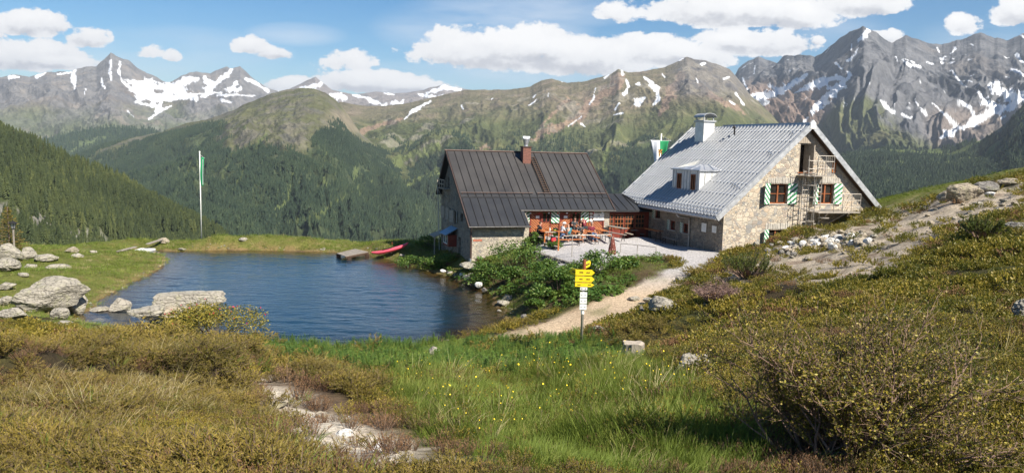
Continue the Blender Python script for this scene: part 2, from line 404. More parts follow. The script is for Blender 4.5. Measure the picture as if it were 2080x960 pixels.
# beyond the knoll the ground falls to the valley
from_edge = np.maximum(np.maximum(GY-80, 0), 0)
GZ = GZ-from_edge*.9
V = np.stack([GX.ravel(), GY.ravel(), GZ.ravel()], 1)
def bil(x, y):
    """height of the finished near ground mesh"""
    x = np.asarray(x, float); y = np.asarray(y, float)
    i = np.clip(np.searchsorted(gx, x)-1, 0, len(gx)-2); j = np.clip(np.searchsorted(gy, y)-1, 0, len(gy)-2)
    fx = np.clip((x-gx[i])/(gx[i+1]-gx[i]), 0, 1); fy = np.clip((y-gy[j])/(gy[j+1]-gy[j]), 0, 1)
    return (GZ[i, j]*(1-fx)+GZ[i+1, j]*fx)*(1-fy)+(GZ[i, j+1]*(1-fx)+GZ[i+1, j+1]*fx)*fy
def onground(px, py, r0=3, r1=75):
    d = ray(px, py); t = np.linspace(r0, r1, 1500)
    P = np.array([0, 0, CAMZ])+t[:, None]*d[None, :]
    k = np.nonzero(P[:, 2] < bil(P[:, 0], P[:, 1]))[0]
    return P[k[0]] if len(k) else P[-1]
# cover zones -------------------------------------------------
TRAIL_PX = [(495,775),(540,770),(600,800),(690,845),(760,880),(850,915),(960,965),(600,965),(590,900),(560,850),(500,800)]
GRAVEL_PX = [(1575,508),(1620,484),(1720,456),(1800,434),(1880,410),(1960,383),(2085,370),(2085,425),(1990,450),(1910,480),(1860,515),(1810,560),(1700,580),(1560,560),(1430,575)]
LUSH_PX = [(560,668),(700,676),(860,660),(1000,690),(1230,690),(1330,740),(1400,790),(1470,850),(1520,975),(900,975),(830,890),(770,810),(700,760),(560,740),(470,700)]
sdl = lake_sd(GX, GY)
ppx, ppy = proj(np.stack([GX, GY, GZ], -1))
front = GY > 1.
w1 = fbm(GX*.8, GY*.8, 0, 4, 21); w2 = fbm(GX*2.5, GY*2.5, 0, 4, 31); w3 = fbm(GX*.22, GY*.22, 0, 3, 41)
def pmask(poly, soft=14, wob=14):
    d = dist_line(ppx+wob*w1, ppy+wob*w2, poly, True); i = in_poly(ppx+wob*w1, ppy+wob*w2, poly)
    return np.where(front, sstep(-soft, soft, np.where(i, d, -d)), 0)
dP = dist_line(GX+.3*w1, GY+.3*w2, PATH, True); pin = in_poly(GX+.3*w1, GY+.3*w2, PATH)
path_m = sstep(-.25, .35, np.where(pin, dP, -dP))
trail_m = pmask(TRAIL_PX, 12, 22); trail_w = pmask(TRAIL_PX, 12, 18) if 0 else np.where(front, sstep(46, 26, np.where(in_poly(ppx, ppy, TRAIL_PX), 0, dist_line(ppx+10*w1, ppy, TRAIL_PX, True))), 0); grav_m = pmask(GRAVEL_PX, 14, 20); lush_m = pmask(LUSH_PX, 16, 20)
ledge_f = np.where(in_poly(GX, GY, LEDGE) & (dist_line(GX, GY, LEDGE[:6])<.17+.3*w2), 1., 0.)*np.where(in_poly(GX, GY, LEDGE), 1, 0)
def lerp3(a, b, m): return a*(1-m[..., None])+np.array(b)*m[..., None]
soil = np.zeros(GX.shape+(3,))+np.array((.085, .062, .03))
soil = lerp3(soil, (.10, .10, .028), sstep(-.2, .3, w1))
soil = lerp3(soil, (.055, .032, .018), sstep(.0, .45, w2)*.7)
grassy = sstep(30, 38, GY)*(1-sstep(.3, .8, w3))
soil = soil*np.where(GY < 30, .55, .85)[..., None]  # dark peat, darkened further in the heath to read as shadow gaps
meadow = np.where(((ppx < 900) & (GY > 30)) | (GY > 44), 1., 0.)
soil = lerp3(soil, (.115, .125, .028), meadow*.9)
soil = lerp3(soil, (.16, .125, .045), meadow*sstep(.1, .5, w2)*.6)
soil = lerp3(soil, (.085, .13, .022), lush_m)
dry = (1-sstep(.1, .9, sdl))*(sdl > -.1)
soil = lerp3(soil, (.19, .13, .06), dry*.8*sstep(-.6, .2, w2))
bedc = sstep(0, -.25, -(-sdl)*0+sdl)
soil = lerp3(soil, (.10, .07, .035), sstep(.02, -.1, sdl))
soil = lerp3(soil, (.40, .335, .255), grav_m*(.75+.25*sstep(-.5, .2, w2)))
rocky = grav_m*sstep(.15, .35, fbm(GX*1.2, GY*1.2, 0, 4, 77))
soil = lerp3(soil, (.10, .055, .035), rocky*.55)
soil = lerp3(soil, (.045, .034, .018), ledge_f*.8)  # ledge face painted darker to imitate the shade under the juniper
tm = trail_m*sstep(-.45, -.15, fbm(GX*3.1, GY*3.1, 0, 4, 55)+.25*fbm(GX*.9, GY*.9, 0, 2, 56))
soil = lerp3(soil, (.15, .10, .06), trail_w*.8)
soil = lerp3(soil, (.56, .49, .39), tm)
gravelgrey = sstep(33, 38, GY)
pc = lerp3(np.zeros(GX.shape+(3,))+np.array((.47, .36, .245)), (.42, .40, .39), gravelgrey)
pc = lerp3(pc, (.27, .18, .11), sstep(.05, .5, w1)*.55*(1-gravelgrey))
pc = lerp3(pc, (.14, .15, .05), sstep(.25, .5, fbm(GX*1.5, GY*.7, 0, 3, 91))*.5*(1-gravelgrey*.9))
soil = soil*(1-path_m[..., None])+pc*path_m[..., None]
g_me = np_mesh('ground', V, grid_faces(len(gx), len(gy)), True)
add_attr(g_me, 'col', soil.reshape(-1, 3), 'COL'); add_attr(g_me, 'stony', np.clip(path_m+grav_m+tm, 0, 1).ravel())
m, t, b = material('ground', rough=.95, spec=.2)
P = t.pos(); n1 = t.noise(P, 9, 6, .65); n2 = t.noise(P, 45, 5, .6); n3 = t.noise(P, 2.2, 4)
vor = t.new('ShaderNodeTexVoronoi', i_Vector=P); vor.inputs['Scale'].default_value = 16
st = t.attr('stony', 'Fac')
f = t.math('MULTIPLY', t.rng(n1, .3, .7, .65, 1.3), t.rng(n2, .3, .7, .75, 1.25))
f2 = t.math('MULTIPLY', f, t.mix(t.math('MULTIPLY', st, .6), (1, 1, 1), t.ramp(vor.outputs['Distance'], [(0, 1.15), (.6, 1.0), (1, .5)])))
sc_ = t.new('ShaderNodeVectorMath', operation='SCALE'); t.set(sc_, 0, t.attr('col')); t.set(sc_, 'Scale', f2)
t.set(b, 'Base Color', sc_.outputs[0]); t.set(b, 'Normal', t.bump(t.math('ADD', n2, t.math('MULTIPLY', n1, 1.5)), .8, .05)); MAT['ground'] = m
tag(link('ground', g_me, None, m), kind='structure')

# ------------------------------------------------------------------ lake water
lx, ly = [p[0] for p in LAKE], [p[1] for p in LAKE]
wx = np.arange(min(lx)-1.2, max(lx)+1.2, .11); wy = np.arange(min(ly)-1.2, max(ly)+1.2, .09)
WX, WY = np.meshgrid(wx, wy, indexing='ij')
wind = .55+.45*sstep(-.3, .35, fbm(WX*.16, WY*.22, 0, 3, 61)); shelter = 1-.6*sstep(-1.5, 3.5, WX)*sstep(46, 38, WY)
WZ = wind*shelter*(.017*fbm((WX+.3*WY)*.85, WY*2.1, 0, 3, 62, .6)*1.6+.006*vnoise(WX*2.4, WY*4.6, 0, 63))
me = np_mesh('lake_water', np.stack([WX.ravel(), WY.ravel(), WZ.ravel()], 1), grid_faces(len(wx), len(wy)), True)
depth = np.maximum(-(bil(WX, WY)), 0)
wpx, wpy = proj(np.stack([WX, WY, 0*WX], -1))
add_attr(me, 'deep', sstep(.1, 1.25, depth).ravel())
calm = sstep(840, 1000, wpx)*.55+.3*(1-sstep(200, 330, wpx))
add_attr(me, 'calm', np.clip(calm, 0, 1).ravel())
m, t, b = material('lake_water'); t.n.remove(b)
o_ = t.n['Material Output']; P = t.pos()
wv = t.scale(P, (.42, .95, 1)); w_a = t.noise(wv, 2.4, 5, .68); w_b = t.noise(t.scale(P, (.9, 2.1, 1)), 3.1, 3, .6); w_c = t.noise(P, .35, 2)
hgt = t.math('ADD', t.math('MULTIPLY', w_a, 1.0), t.math('MULTIPLY', w_b, .45))
bn = t.n.new('ShaderNodeBump'); t.l.new(hgt, bn.inputs['Height']); bn.inputs['Distance'].default_value = .03
t.set(bn, 'Strength', t.math('MULTIPLY', t.rng(t.attr('calm', 'Fac'), 0, 1, 1., .25), t.rng(w_c, .35, .65, .75, 1.)))
gl = t.new('ShaderNodeBsdfGlossy'); gl.inputs['Roughness'].default_value = .05; t.l.new(bn.outputs[0], gl.inputs['Normal']); gl.inputs['Color'].default_value = (.92, .95, 1, 1)
df = t.new('ShaderNodeBsdfDiffuse', i_Color=(.009, .030, .050)); tr = t.new('ShaderNodeBsdfTransparent', i_Color=(.80, .74, .58))
mx = t.new('ShaderNodeMixShader'); t.set(mx, 0, t.attr('deep', 'Fac')); t.l.new(tr.outputs[0], mx.inputs[1]); t.l.new(df.outputs[0], mx.inputs[2])
fr = t.new('ShaderNodeFresnel'); fr.inputs['IOR'].default_value = 1.333; t.l.new(bn.outputs[0], fr.inputs['Normal'])
m2 = t.new('ShaderNodeMixShader'); t.l.new(fr.outputs[0], m2.inputs[0]); t.l.new(mx.outputs[0], m2.inputs[1]); t.l.new(gl.outputs[0], m2.inputs[2])
t.l.new(m2.outputs[0], o_.inputs[0]); MAT['water'] = m
tag(link('lake_water', me, None, m), kind='structure')
# ------------------------------------------------------------------ mountain ranges and forested slopes, at their distances
def interp_pts(pts, xs):
    p = np.array(sorted(pts), float); return np.interp(xs, p[:, 0], p[:, 1])
def dir_to(px, py):
    """unit-forward direction (x/y, z/y) arrays for pixels"""
    px, py = np.asarray(px, float), np.asarray(py, float)
    q = np.stack([(px-1040)/FPX, -(py-480)/FPX, -np.ones_like(px)], -1) @ MM.T
    return q
def make_range(name, crest, base, rc, rb, nt, dpx, amp, spur, seed, prof=1.0, back=.5, jag=1.2, gully=1., step=None):
    """crest/base: lists of (px, py); rc/rb: lists of (px, metres). Returns dict of arrays for a heightfield that
    falls from the crest towards the valley and away behind it"""
    x0, x1 = min(p[0] for p in crest), max(p[0] for p in crest)
    xs = np.arange(x0, x1+.1, dpx)
    cy = interp_pts(crest, xs); by = interp_pts(base, xs); Rc = interp_pts(rc, xs); Rb = interp_pts(rb, xs)
    cy = cy+jag*(3.2*fbm(xs*.03, xs*0+seed, 0, 6, seed, .65))
    T = np.linspace(0, 1, nt)
    # pixel-space guide -> world polar position (azimuth, distance)
    dc, db = dir_to(xs, cy), dir_to(xs, by)
    hc = np.hypot(dc[:, 0], dc[:, 1]); hb = np.hypot(db[:, 0], db[:, 1])
    Zc = CAMZ+dc[:, 2]/hc*Rc; Zb = CAMZ+db[:, 2]/hb*Rb
    az_c = np.arctan2(dc[:, 0], dc[:, 1]); az_b = np.arctan2(db[:, 0], db[:, 1])
    t = T[None, :]
    R = Rc[:, None]*(1-t)+Rb[:, None]*t; AZ = az_c[:, None]*(1-t)+az_b[:, None]*t
    Z = Zc[:, None]+(Zb-Zc)[:, None]*t**prof
    X = R*np.sin(AZ); Y = R*np.cos(AZ)
    L = spur
    # spurs and gullies that run downhill: noise along the range, bent with height
    side = AZ*Rc.mean()/L; down = R/L
    wrp = .55*fbm(side*.8, down*.8, 0, 3, seed+3)
    sp = ridged(side+wrp+.35*down, down*.28, 0, 5, seed+10, .5)
    iso = fbm(side*2.3+wrp*1.4, down*.9, 0, 6, seed+20, .58)
    fine = ridged(side*6+wrp*3+.6*down, down*1.5, 0, 4, seed+30, .6)
    grow = sstep(0, .22, t)
    N = gully*(sp-.45)*1.0+iso*.55+(fine-.4)*.22
    Z = Z+amp*N*grow*(.55+.45*t)
    X = X+np.sin(AZ)*amp*.35*iso*grow; Y = Y+np.cos(AZ)*amp*.35*iso*grow
    # far side
    nb = 8; tb = np.linspace(1, .12, nb)[None, :]
    Rk = Rc[:, None]*(1+.30*tb); Zk = Zc[:, None]-back*.30*Rc[:, None]*tb+amp*.2*fbm(side[:, :1]*3, tb*4, 0, 3, seed)
    Xk = Rk*np.sin(az_c)[:, None]; Yk = Rk*np.cos(az_c)[:, None]
    # skirt towards the valley
    Rs = Rb[:, None]*.9; Zs = Z[:, -1:]-Rb[:, None]*.25
    Xs, Ys = Rs*np.sin(az_b)[:, None], Rs*np.cos(az_b)[:, None]
    X = np.concatenate([Xk, X, Xs], 1); Y = np.concatenate([Yk, Y, Ys], 1); Z = np.concatenate([Zk, Z, Zs], 1)
    tt = np.concatenate([0*tb[0]-.01, T, [1.05]])[None, :]+0*X
    px, py = proj(np.stack([X, Y, Z], -1))
    NN = np.concatenate([np.repeat(N[:, :1], nb, 1), N, N[:, -1:]], 1)
    # slope
    gxx = np.gradient(Z, axis=0); gyy = np.gradient(Z, axis=1)
    dxx = np.hypot(np.gradient(X, axis=0), np.gradient(Y, axis=0))+1e-6; dyy = np.hypot(np.gradient(X, axis=1), np.gradient(Y, axis=1))+1e-6
    slope = np.hypot(gxx/dxx, gyy/dyy)
    return dict(name=name, X=X, Y=Y, Z=Z, px=px, py=py, N=NN, slope=slope, t=tt, seed=seed, L=L)
def paint(r, base, layers):
    c = np.zeros(r['X'].shape+(3,))+np.array(base)
    for col, m in layers: c = lerp3(c, col, np.clip(m, 0, 1))
    return c
def nz(r, k, s, o=5, zs=1.):
    return fbm(r['X']/k, r['Y']/k, r['Z']/k*zs, o, r['seed']+s, .55)
def strokes(r, lines, wob=5):
    """snow lying where the picture shows it: lines of (px, py, half width)"""
    a = fbm(r['px']*.05, r['py']*.05, 0, 4, 300); b_ = fbm(r['px']*.05, r['py']*.05, 5., 4, 301)
    e = 1.15*fbm(r['px']*.11, r['py']*.09, 0, 5, 302, .7)+.8*fbm(r['px']*.02+r['py']*.01, r['py']*.09, 0, 3, 333)
    X = r['px']+wob*a; Y = r['py']+wob*b_; m = np.full(X.shape, -9.)
    for ln in lines:
        for i in range(len(ln)-1):
            (x1, y1, w1_), (x2, y2, w2_) = ln[i], ln[i+1]
            L = (x2-x1)**2+(y2-y1)**2+1e-6
            t = np.clip(((X-x1)*(x2-x1)+(Y-y1)*(y2-y1))/L, 0, 1)
            d = np.hypot(X-x1-t*(x2-x1), Y-y1-t*(y2-y1)); w = (w1_*(1-t)+w2_*t)*.86
            m = np.maximum(m, 1-d/w)
    return sstep(-.03, .08, m-.12+e*1.15*(1-np.clip(m, 0, 1)*.45))*(m > -1.2)
MTN = {}
def mtn_material():
    m, t, b = material('mountain_ground', rough=.95, spec=.1)
    P = t.pos()
    n1 = t.noise(P, .012, 8, .62); n2 = t.noise(t.scale(P, (1, 1, .35)), .05, 6, .65)
    f = t.math('MULTIPLY', t.rng(n1, .3, .7, .72, 1.28), t.rng(n2, .3, .7, .78, 1.22))
    sn = t.attr('snow', 'Fac')
    f = t.mix(sn, t.mix(1., (0, 0, 0), (1, 1, 1)), (1, 1, 1))
    v = t.new('ShaderNodeVectorMath', operation='SCALE'); t.set(v, 0, t.attr('col'))
    ff = t.math('MULTIPLY', t.rng(n1, .3, .7, .72, 1.28), t.rng(n2, .3, .7, .78, 1.22))
    ff = t.math('ADD', t.math('MULTIPLY', ff, t.math('SUBTRACT', 1., sn)), sn); t.set(v, 'Scale', ff)
    t.set(b, 'Base Color', v.outputs[0]); t.set(b, 'Normal', t.bump(t.math('ADD', n1, t.math('MULTIPLY', n2, .7)), .9, 22)); return m
MAT['mountain'] = mtn_material()
def finish(r, col, snow):
    nu, nv = r['X'].shape
    me = np_mesh(r['name'], np.stack([r['X'].ravel(), r['Y'].ravel(), r['Z'].ravel()], 1), grid_faces(nu, nv), True)
    add_attr(me, 'col', lerp3(col, (.74, .76, .79), snow).reshape(-1, 3), 'COL'); add_attr(me, 'snow', snow.ravel())
    o = link(r['name'], me, None, MAT['mountain']); tag(o, kind='structure'); MTN[r['name']] = r; r['ob'] = o; r['snow'] = snow
    return o
ROCK, ROCKD, BROWN, MEAD, MEADL, SCREE, FLOOR = (.17, .162, .155), (.12, .118, .12), (.19, .145, .105), (.085, .10, .04), (.12, .13, .05), (.24, .20, .17), (.05, .07, .032)

# -- far snowy peaks on the left (about 8 km)
r = make_range('far_mountains',
    [(-500,150),(-200,140),(-60,158),(0,156),(25,152),(60,157),(80,150),(105,145),(140,147),(160,140),(195,134),(205,124),(225,108),(240,116),(262,122),(280,138),(300,150),(335,166),(345,168),(365,158),(385,148),(400,146),(428,150),(440,142),(460,136),(470,140),(487,135),(500,148),(515,160),(540,176),(560,184),(600,196),(660,215),(760,250)],
    [(-500,330),(0,330),(400,300),(760,290)], [(-500,8200),(225,8000),(485,8600),(760,8300)], [(-500,4700),(200,4600),(760,5200)], 210, 1.6, 240, 900, 1, .8, jag=1.3)
rk = nz(r, 500, 1); fi = nz(r, 130, 2)
sn = strokes(r, [[(225,125,3),(222,150,4),(226,160,3)],[(243,128,2),(240,150,3),(247,165,4),(262,178,7),(285,190,16),(310,196,18),(335,195,16)],[(262,165,6),(300,185,14),(330,205,9),(318,225,5)],
    [(295,160,5),(315,178,8),(345,178,7)],[(340,180,10),(368,168,8),(385,160,10),(402,162,8)],[(355,185,12),(375,192,14),(400,195,8)],[(415,160,8),(430,172,10),(425,180,7)],[(470,142,4),(455,152,7),(440,168,8),(425,180,10),(408,197,4)],
    [(478,172,9),(468,182,10),(490,180,5)],[(500,160,3),(520,172,3),(545,186,5)],[(290,170,6),(310,160,2)],[(155,142,4),(150,158,4),(149,180,2)],[(20,155,5),(35,160,3)],[(75,155,4),(90,148,3)],[(120,152,3),(145,148,2)],[(205,160,2),(212,180,2)],[(172,178,2),(170,190,2)],
    [(340,205,6),(400,190,4),(450,190,3)],[(275,208,5),(320,216,4)],[(300,240,1.5),(330,225,2),(348,218,2)],[(440,195,2),(480,192,3),(520,194,2)],[(450,205,3),(470,208,1)],[(260,225,2),(270,235,1)],[(560,175,3),(570,188,3)]])
sn = np.maximum(sn, sstep(.42, .46, nz(r, 160, 9)+.2*sstep(0, 80, 215-r['py'])-.14)*sstep(170, 300, r['px'])*sstep(245, 200, r['py'])*.9)
c = paint(r, ROCK, [(ROCKD, sstep(0, .35, fi)*.7), (BROWN, sstep(.0, .4, rk)*sstep(150, 210, r['py'])*.7), ((.11, .125, .07), sstep(205, 265, r['py']+60*rk)), ((.23, .20, .17), sstep(.22, .4, nz(r, 200, 5))*.6)])
finish(r, c, sn)
# -- middle distance snowy peaks behind the saddle (about 9 km)
r = make_range('far_snow_ridge', [(480,240),(540,205),(560,196),(590,180),(612,170),(625,163),(641,157),(655,168),(675,183),(700,189),(720,192),(740,189),(770,187),(800,190),(830,188),(860,184),(872,178),(885,176),(903,171),(915,175),(930,178),(948,181),(990,192),(1100,215)],
    [(480,270),(1100,250)], [(480,9200),(1100,9800)], [(480,6500),(1100,7000)], 80, 1.5, 200, 800, 11, .9, jag=.8)
sn = strokes(r, [[(655,170,3),(630,178,6),(605,183,5)],[(672,190,4),(690,198,9),(700,202,5)],[(718,195,4),(750,203,7),(780,212,8),(815,210,6),(820,200,3)],[(780,190,2),(800,194,3)],[(870,188,3),(890,182,5),(905,178,5),(935,180,4)],[(850,190,2),(880,197,4),(920,195,2)],[(640,185,3),(650,196,4)],[(545,190,4),(575,190,4),(600,190,3)]])
c = paint(r, (.21, .185, .17), [(ROCKD, sstep(.1, .4, nz(r, 150, 2))*.5)]); finish(r, c, sn)
# -- big grey rocky peaks on the right (about 5.5 km)
r = make_range('rocky_mountains', [(1380,260),(1430,190),(1470,172),(1490,158),(1500,138),(1520,124),(1540,116),(1560,122),(1578,127),(1592,116),(1620,113),(1655,115),(1670,106),(1690,90),(1705,76),(1722,66),(1740,58),(1752,53),(1765,60),(1780,66),(1795,78),(1812,88),(1840,70),(1852,76),(1866,78),(1890,88),(1920,90),(1950,82),(1975,72),(1992,67),(2015,76),(2045,82),(2062,74),(2090,64),(2200,40),(2400,90),(2600,60)],
    [(1380,330),(1600,330),(1700,345),(1900,340),(2080,330),(2600,330)], [(1380,6500),(1560,6200),(1640,5600),(1760,5000),(1900,5400),(2600,5400)], [(1380,3800),(1800,2700),(2600,2700)], 300, 1.6, 240, 700, 21, .85, jag=1.7, gully=1.25)
fi = nz(r, 90, 2); rk = nz(r, 420, 1)
sn = strokes(r, [[(1763,64,6),(1752,78,5),(1745,88,3)],[(1742,98,2),(1730,115,4),(1722,122,3)],[(1725,150,5),(1712,168,9),(1700,178,11),(1680,195,10),(1662,215,8),(1648,228,4)],[(1712,160,6),(1690,162,8),(1665,172,7),(1640,178,6),(1615,188,3)],
    [(1640,150,3),(1620,162,6),(1600,178,8),(1580,180,9),(1560,175,4)],[(1590,185,8),(1555,195,8),(1530,200,10),(1520,212,8),(1500,228,7),(1482,240,5)],[(1560,205,4),(1530,220,4),(1505,230,4)],[(1700,128,3),(1712,140,4)],[(1728,90,2),(1727,102,1.5)],
    [(1835,122,3),(1850,132,5),(1870,136,3)],[(1818,114,2),(1820,122,3)],[(1930,110,2),(1938,100,4)],[(1972,88,4),(1976,92,3)],[(1907,98,2),(1910,105,3)],
    [(2065,110,4),(2080,128,4)],[(2055,140,3),(2080,152,5)],[(2030,168,3),(2025,180,10),(2045,190,12),(2075,200,14),(2060,210,12),(2020,225,12),(1990,238,10),(1965,255,8),(1945,262,5)],[(2010,175,6),(2015,190,6)],[(1985,186,3),(2000,205,6),(2020,215,8)],
    [(1948,205,2),(1972,222,4),(1982,240,6),(1960,258,7)],[(1895,210,2),(1925,240,3),(1950,262,6),(1920,270,5)],[(1915,265,3),(1935,270,6),(1910,280,3)],[(1788,203,3),(1805,222,4),(1818,228,5)],[(1835,232,4),(1850,240,5)],[(1868,222,2),(1878,232,5)],[(1858,200,1.5),(1864,215,1.5)],
    [(1935,140,1.5),(1955,170,4),(1965,182,3)],[(1965,160,4),(1975,163,3)],[(1963,308,1),(1990,290,2),(2015,278,2),(2040,268,1)],[(2035,240,3),(2045,235,3)],[(1630,250,2),(1640,240,2)],[(1771,160,1.5),(1765,170,1.5)],[(2060,60,1),(2085,80,3)],[(1510,160,3),(1518,180,2)],[(1535,135,1),(1532,150,1)]])
sn = np.maximum(sn, sstep(.47, .50, nz(r, 60, 9)-.08+.1*(r['N']<0))*sstep(85, 110, r['py'])*sstep(235, 200, r['py'])*.95)
grn = sstep(-12, 22, r['py']-interp_pts([(1380,215),(1500,240),(1640,262),(1700,205),(1760,205),(1830,250),(1900,290),(1960,330),(2050,260),(2200,250),(2600,250)], r['px'])+32*nz(r, 260, 4))
c = paint(r, (.125, .125, .13), [((.065, .068, .075), sstep(-.05, .3, fi)*.8), ((.17, .15, .135), sstep(.1, .45, rk)*.6),
    ((.20, .145, .115), sstep(150, 185, r['py'])*sstep(1470, 1540, r['px'])*sstep(1720, 1650, r['px'])*.9),
    ((.175, .145, .125), sstep(195, 240, r['py']+25*rk)*sstep(1860, 1920, r['px'])*.85),
    ((.09, .10, .04), grn*.9), ((.16, .15, .075), grn*sstep(.1, .4, fi)*.7), (FLOOR, sstep(285, 325, r['py']+30*rk))])
finish(r, c, sn)
# -- long brown-green ridge across the valley (about 4 km)
r = make_range('valley_ridge', [(560,300),(640,240),(690,208),(720,212),(760,216),(800,214),(840,208),(880,198),(910,190),(945,184),(990,183),(1030,181),(1075,176),(1100,164),(1122,159),(1135,163),(1152,168),(1180,167),(1210,158),(1240,150),(1256,141),(1275,148),(1300,146),(1320,142),(1350,138),(1372,128),(1385,120),(1396,117),(1410,121),(1430,122),(1450,128),(1468,134),(1482,140),(1492,152),(1505,168),(1525,195),(1560,225),(1600,262),(1660,300),(1750,330),(1900,345)],
    [(560,500),(1250,500),(1900,520)], [(560,4000),(900,4300),(1250,4000),(1480,4300),(1900,3800)], [(560,1700),(1250,1500),(1900,1500)], 330, 1.5, 120, 560, 31, .95, jag=.9)
rk = nz(r, 330, 1); fi = nz(r, 80, 2)
tl = interp_pts([(560,330),(700,400),(780,395),(850,350),(925,290),(950,300),(1000,400),(1150,390),(1220,350),(1260,330),(1330,290),(1450,310),(1900,330)], r['px'])
bz = interp_pts([(560,230),(700,245),(800,235),(900,232),(1000,230),(1100,228),(1180,245),(1260,235),(1400,210),(1480,215),(1900,300)], r['px'])
brown = 1-sstep(-28, 28, r['py']-bz+45*rk)
sc_m = strokes(r, [[(1255,165,14),(1210,205,14),(1170,240,12),(1120,262,10),(1080,285,6)],[(1150,200,4),(1120,240,3),(1100,260,3)],[(1385,150,10),(1360,200,8),(1340,230,4)],[(820,240,6),(770,255,5),(720,272,5)],[(690,240,5),(705,262,4)],[(990,300,4),(940,312,2)],[(1420,170,8),(1480,215,6),(1510,230,4)]], 8)
sn = strokes(r, [[(1263,145,2),(1265,152,3)],[(1272,162,3),(1275,178,4),(1268,192,3)],[(1310,158,3),(1325,172,6),(1335,185,6),(1338,200,4),(1328,212,2)],[(1292,212,7),(1300,205,8),(1310,200,3)],[(1258,208,3),(1250,222,3)],[(1248,234,2),(1265,229,2)],[(1290,170,3),(1298,170,3)],[(875,206,3),(855,215,4),(835,230,4),(822,242,2)],
    [(1240,148,1),(1228,158,2)],[(1190,258,2),(1180,252,2)],[(1088,192,2),(1082,198,2)],[(938,215,2),(942,222,2)],[(1000,200,2),(1004,198,1)],[(1090,202,1),(1075,214,1)],[(1210,180,1.5),(1205,200,1.5),(1198,212,1)],[(1180,235,1.5),(1165,248,1.5),(1155,256,1)],[(1150,160,2),(1142,166,1)],[(1112,198,1),(1114,190,1)],
    [(1378,122,3),(1388,118,4)],[(1425,130,3),(1432,128,3)],[(1470,160,3),(1480,155,2)],[(1495,190,2),(1510,212,2)],[(1415,158,1),(1418,168,2)],[(1480,205,2),(1490,212,2)],[(1346,150,1),(1352,156,1)]], 3)
clr = strokes(r, [[(930,325,8),(850,370,10),(760,420,8),(680,450,6)],[(1010,330,10),(980,390,9),(940,440,7)],[(880,300,12),(800,330,12),(740,350,8)],[(1160,320,7),(1120,380,7)],[(1240,300,6),(1225,350,6)]], 12)
c = paint(r, (.078, .090, .038), [((.15, .145, .06), sstep(.02, .35, fi)*.55), ((.145, .125, .078), brown*.9), ((.20, .16, .12), brown*sstep(.05, .35, fi)*.6),
    ((.25, .175, .125), sc_m*.85), ((.17, .155, .14), sstep(1340, 1400, r['px'])*sstep(215, 170, r['py'])*.8), ((.09, .088, .09), sstep(1340, 1400, r['px'])*sstep(215, 170, r['py'])*sstep(.0, .3, fi)*.8),
    ((.26, .235, .19), sstep(.26, .36, nz(r, 120, 6))*sstep(-60, 20, tl-r['py']+60)*.5), (FLOOR, sstep(-8, 14, r['py']-tl+40*rk)*.9), ((.12, .145, .05), clr*.85)])
r['forest'] = np.clip(sstep(-8, 14, r['py']-tl+60*rk)*(1-sstep(.16, .26, nz(r, 130, 6)))+.25*sstep(.22, .3, nz(r, 160, 12))*sstep(260, 300, r['py']), 0, 1)*(1-.9*clr)
finish(r, c, sn)
# -- nearer knoll and its forested flank (about 3 km)
r = make_range('forest_knoll', [(100,360),(160,312),(200,296),(260,282),(330,268),(380,250),(420,243),(470,225),(510,208),(540,195),(560,187),(585,181),(610,179),(640,181),(660,187),(680,200),(700,222),(715,246),(735,275),(770,300),(830,345),(900,400),(960,450)],
    [(100,470),(400,520),(960,540)], [(100,3600),(400,3300),(600,3100),(960,2500)], [(100,2000),(400,1200),(960,1200)], 260, 1.4, 95, 400, 41, .95, jag=1.0)
rk = nz(r, 260, 1); fi = nz(r, 55, 2)
tl = interp_pts([(100,290),(200,300),(330,285),(420,265),(480,290),(560,310),(620,320),(660,260),(690,270),(720,300),(960,400)], r['px'])
fm = sstep(-10, 16, r['py']-tl+52*rk)
clear = strokes(r, [[(560,460,5),(640,440,7),(700,400,6),(760,360,4)],[(660,300,3),(655,340,3),(662,380,3)],[(540,270,3),(500,330,4),(470,390,3)],[(440,260,3),(500,262,3)],[(420,300,4),(380,350,4),(350,390,3)],[(600,340,4),(585,400,4),(560,430,3)],[(480,300,3),(450,350,3),(440,420,3)],[(720,330,4),(730,400,5)]], 10)
c = paint(r, (.105, .108, .052), [((.155, .14, .11), sstep(-.1, .3, fi)*.75), ((.10, .098, .085), sstep(.1, .4, nz(r, 35, 3))*.7), ((.24, .20, .14), sstep(640, 690, r['px'])*sstep(215, 240, r['py'])*sstep(275, 262, r['py'])*.7), (FLOOR, fm*.9), ((.10, .125, .045), clear*.8)])
r['forest'] = fm*(1-clear*.9)*(1-sstep(.18, .28, nz(r, 80, 6)))
finish(r, c, 0*rk)
# -- forested valley floor on the left with a bright meadow
r = make_range('valley_floor', [(-500,300),(0,285),(80,285),(130,272),(180,262),(230,258),(300,262),(340,270),(420,300),(520,340)], [(-500,420),(520,480)], [(-500,5200),(200,5000),(520,4200)], [(-500,3000),(520,2600)], 60, 2.5, 90, 500, 51, 1., jag=.5)
mdw = strokes(r, [[(150,305,6),(175,292,6),(210,284,5)],[(60,290,5),(100,278,3)]], 4)
c = paint(r, FLOOR, [((.13, .17, .07), mdw), ((.10, .12, .06), sstep(.1, .3, nz(r, 200, 2))*.5)]); r['forest'] = (1-mdw)*.8
finish(r, c, 0*c[..., 0])
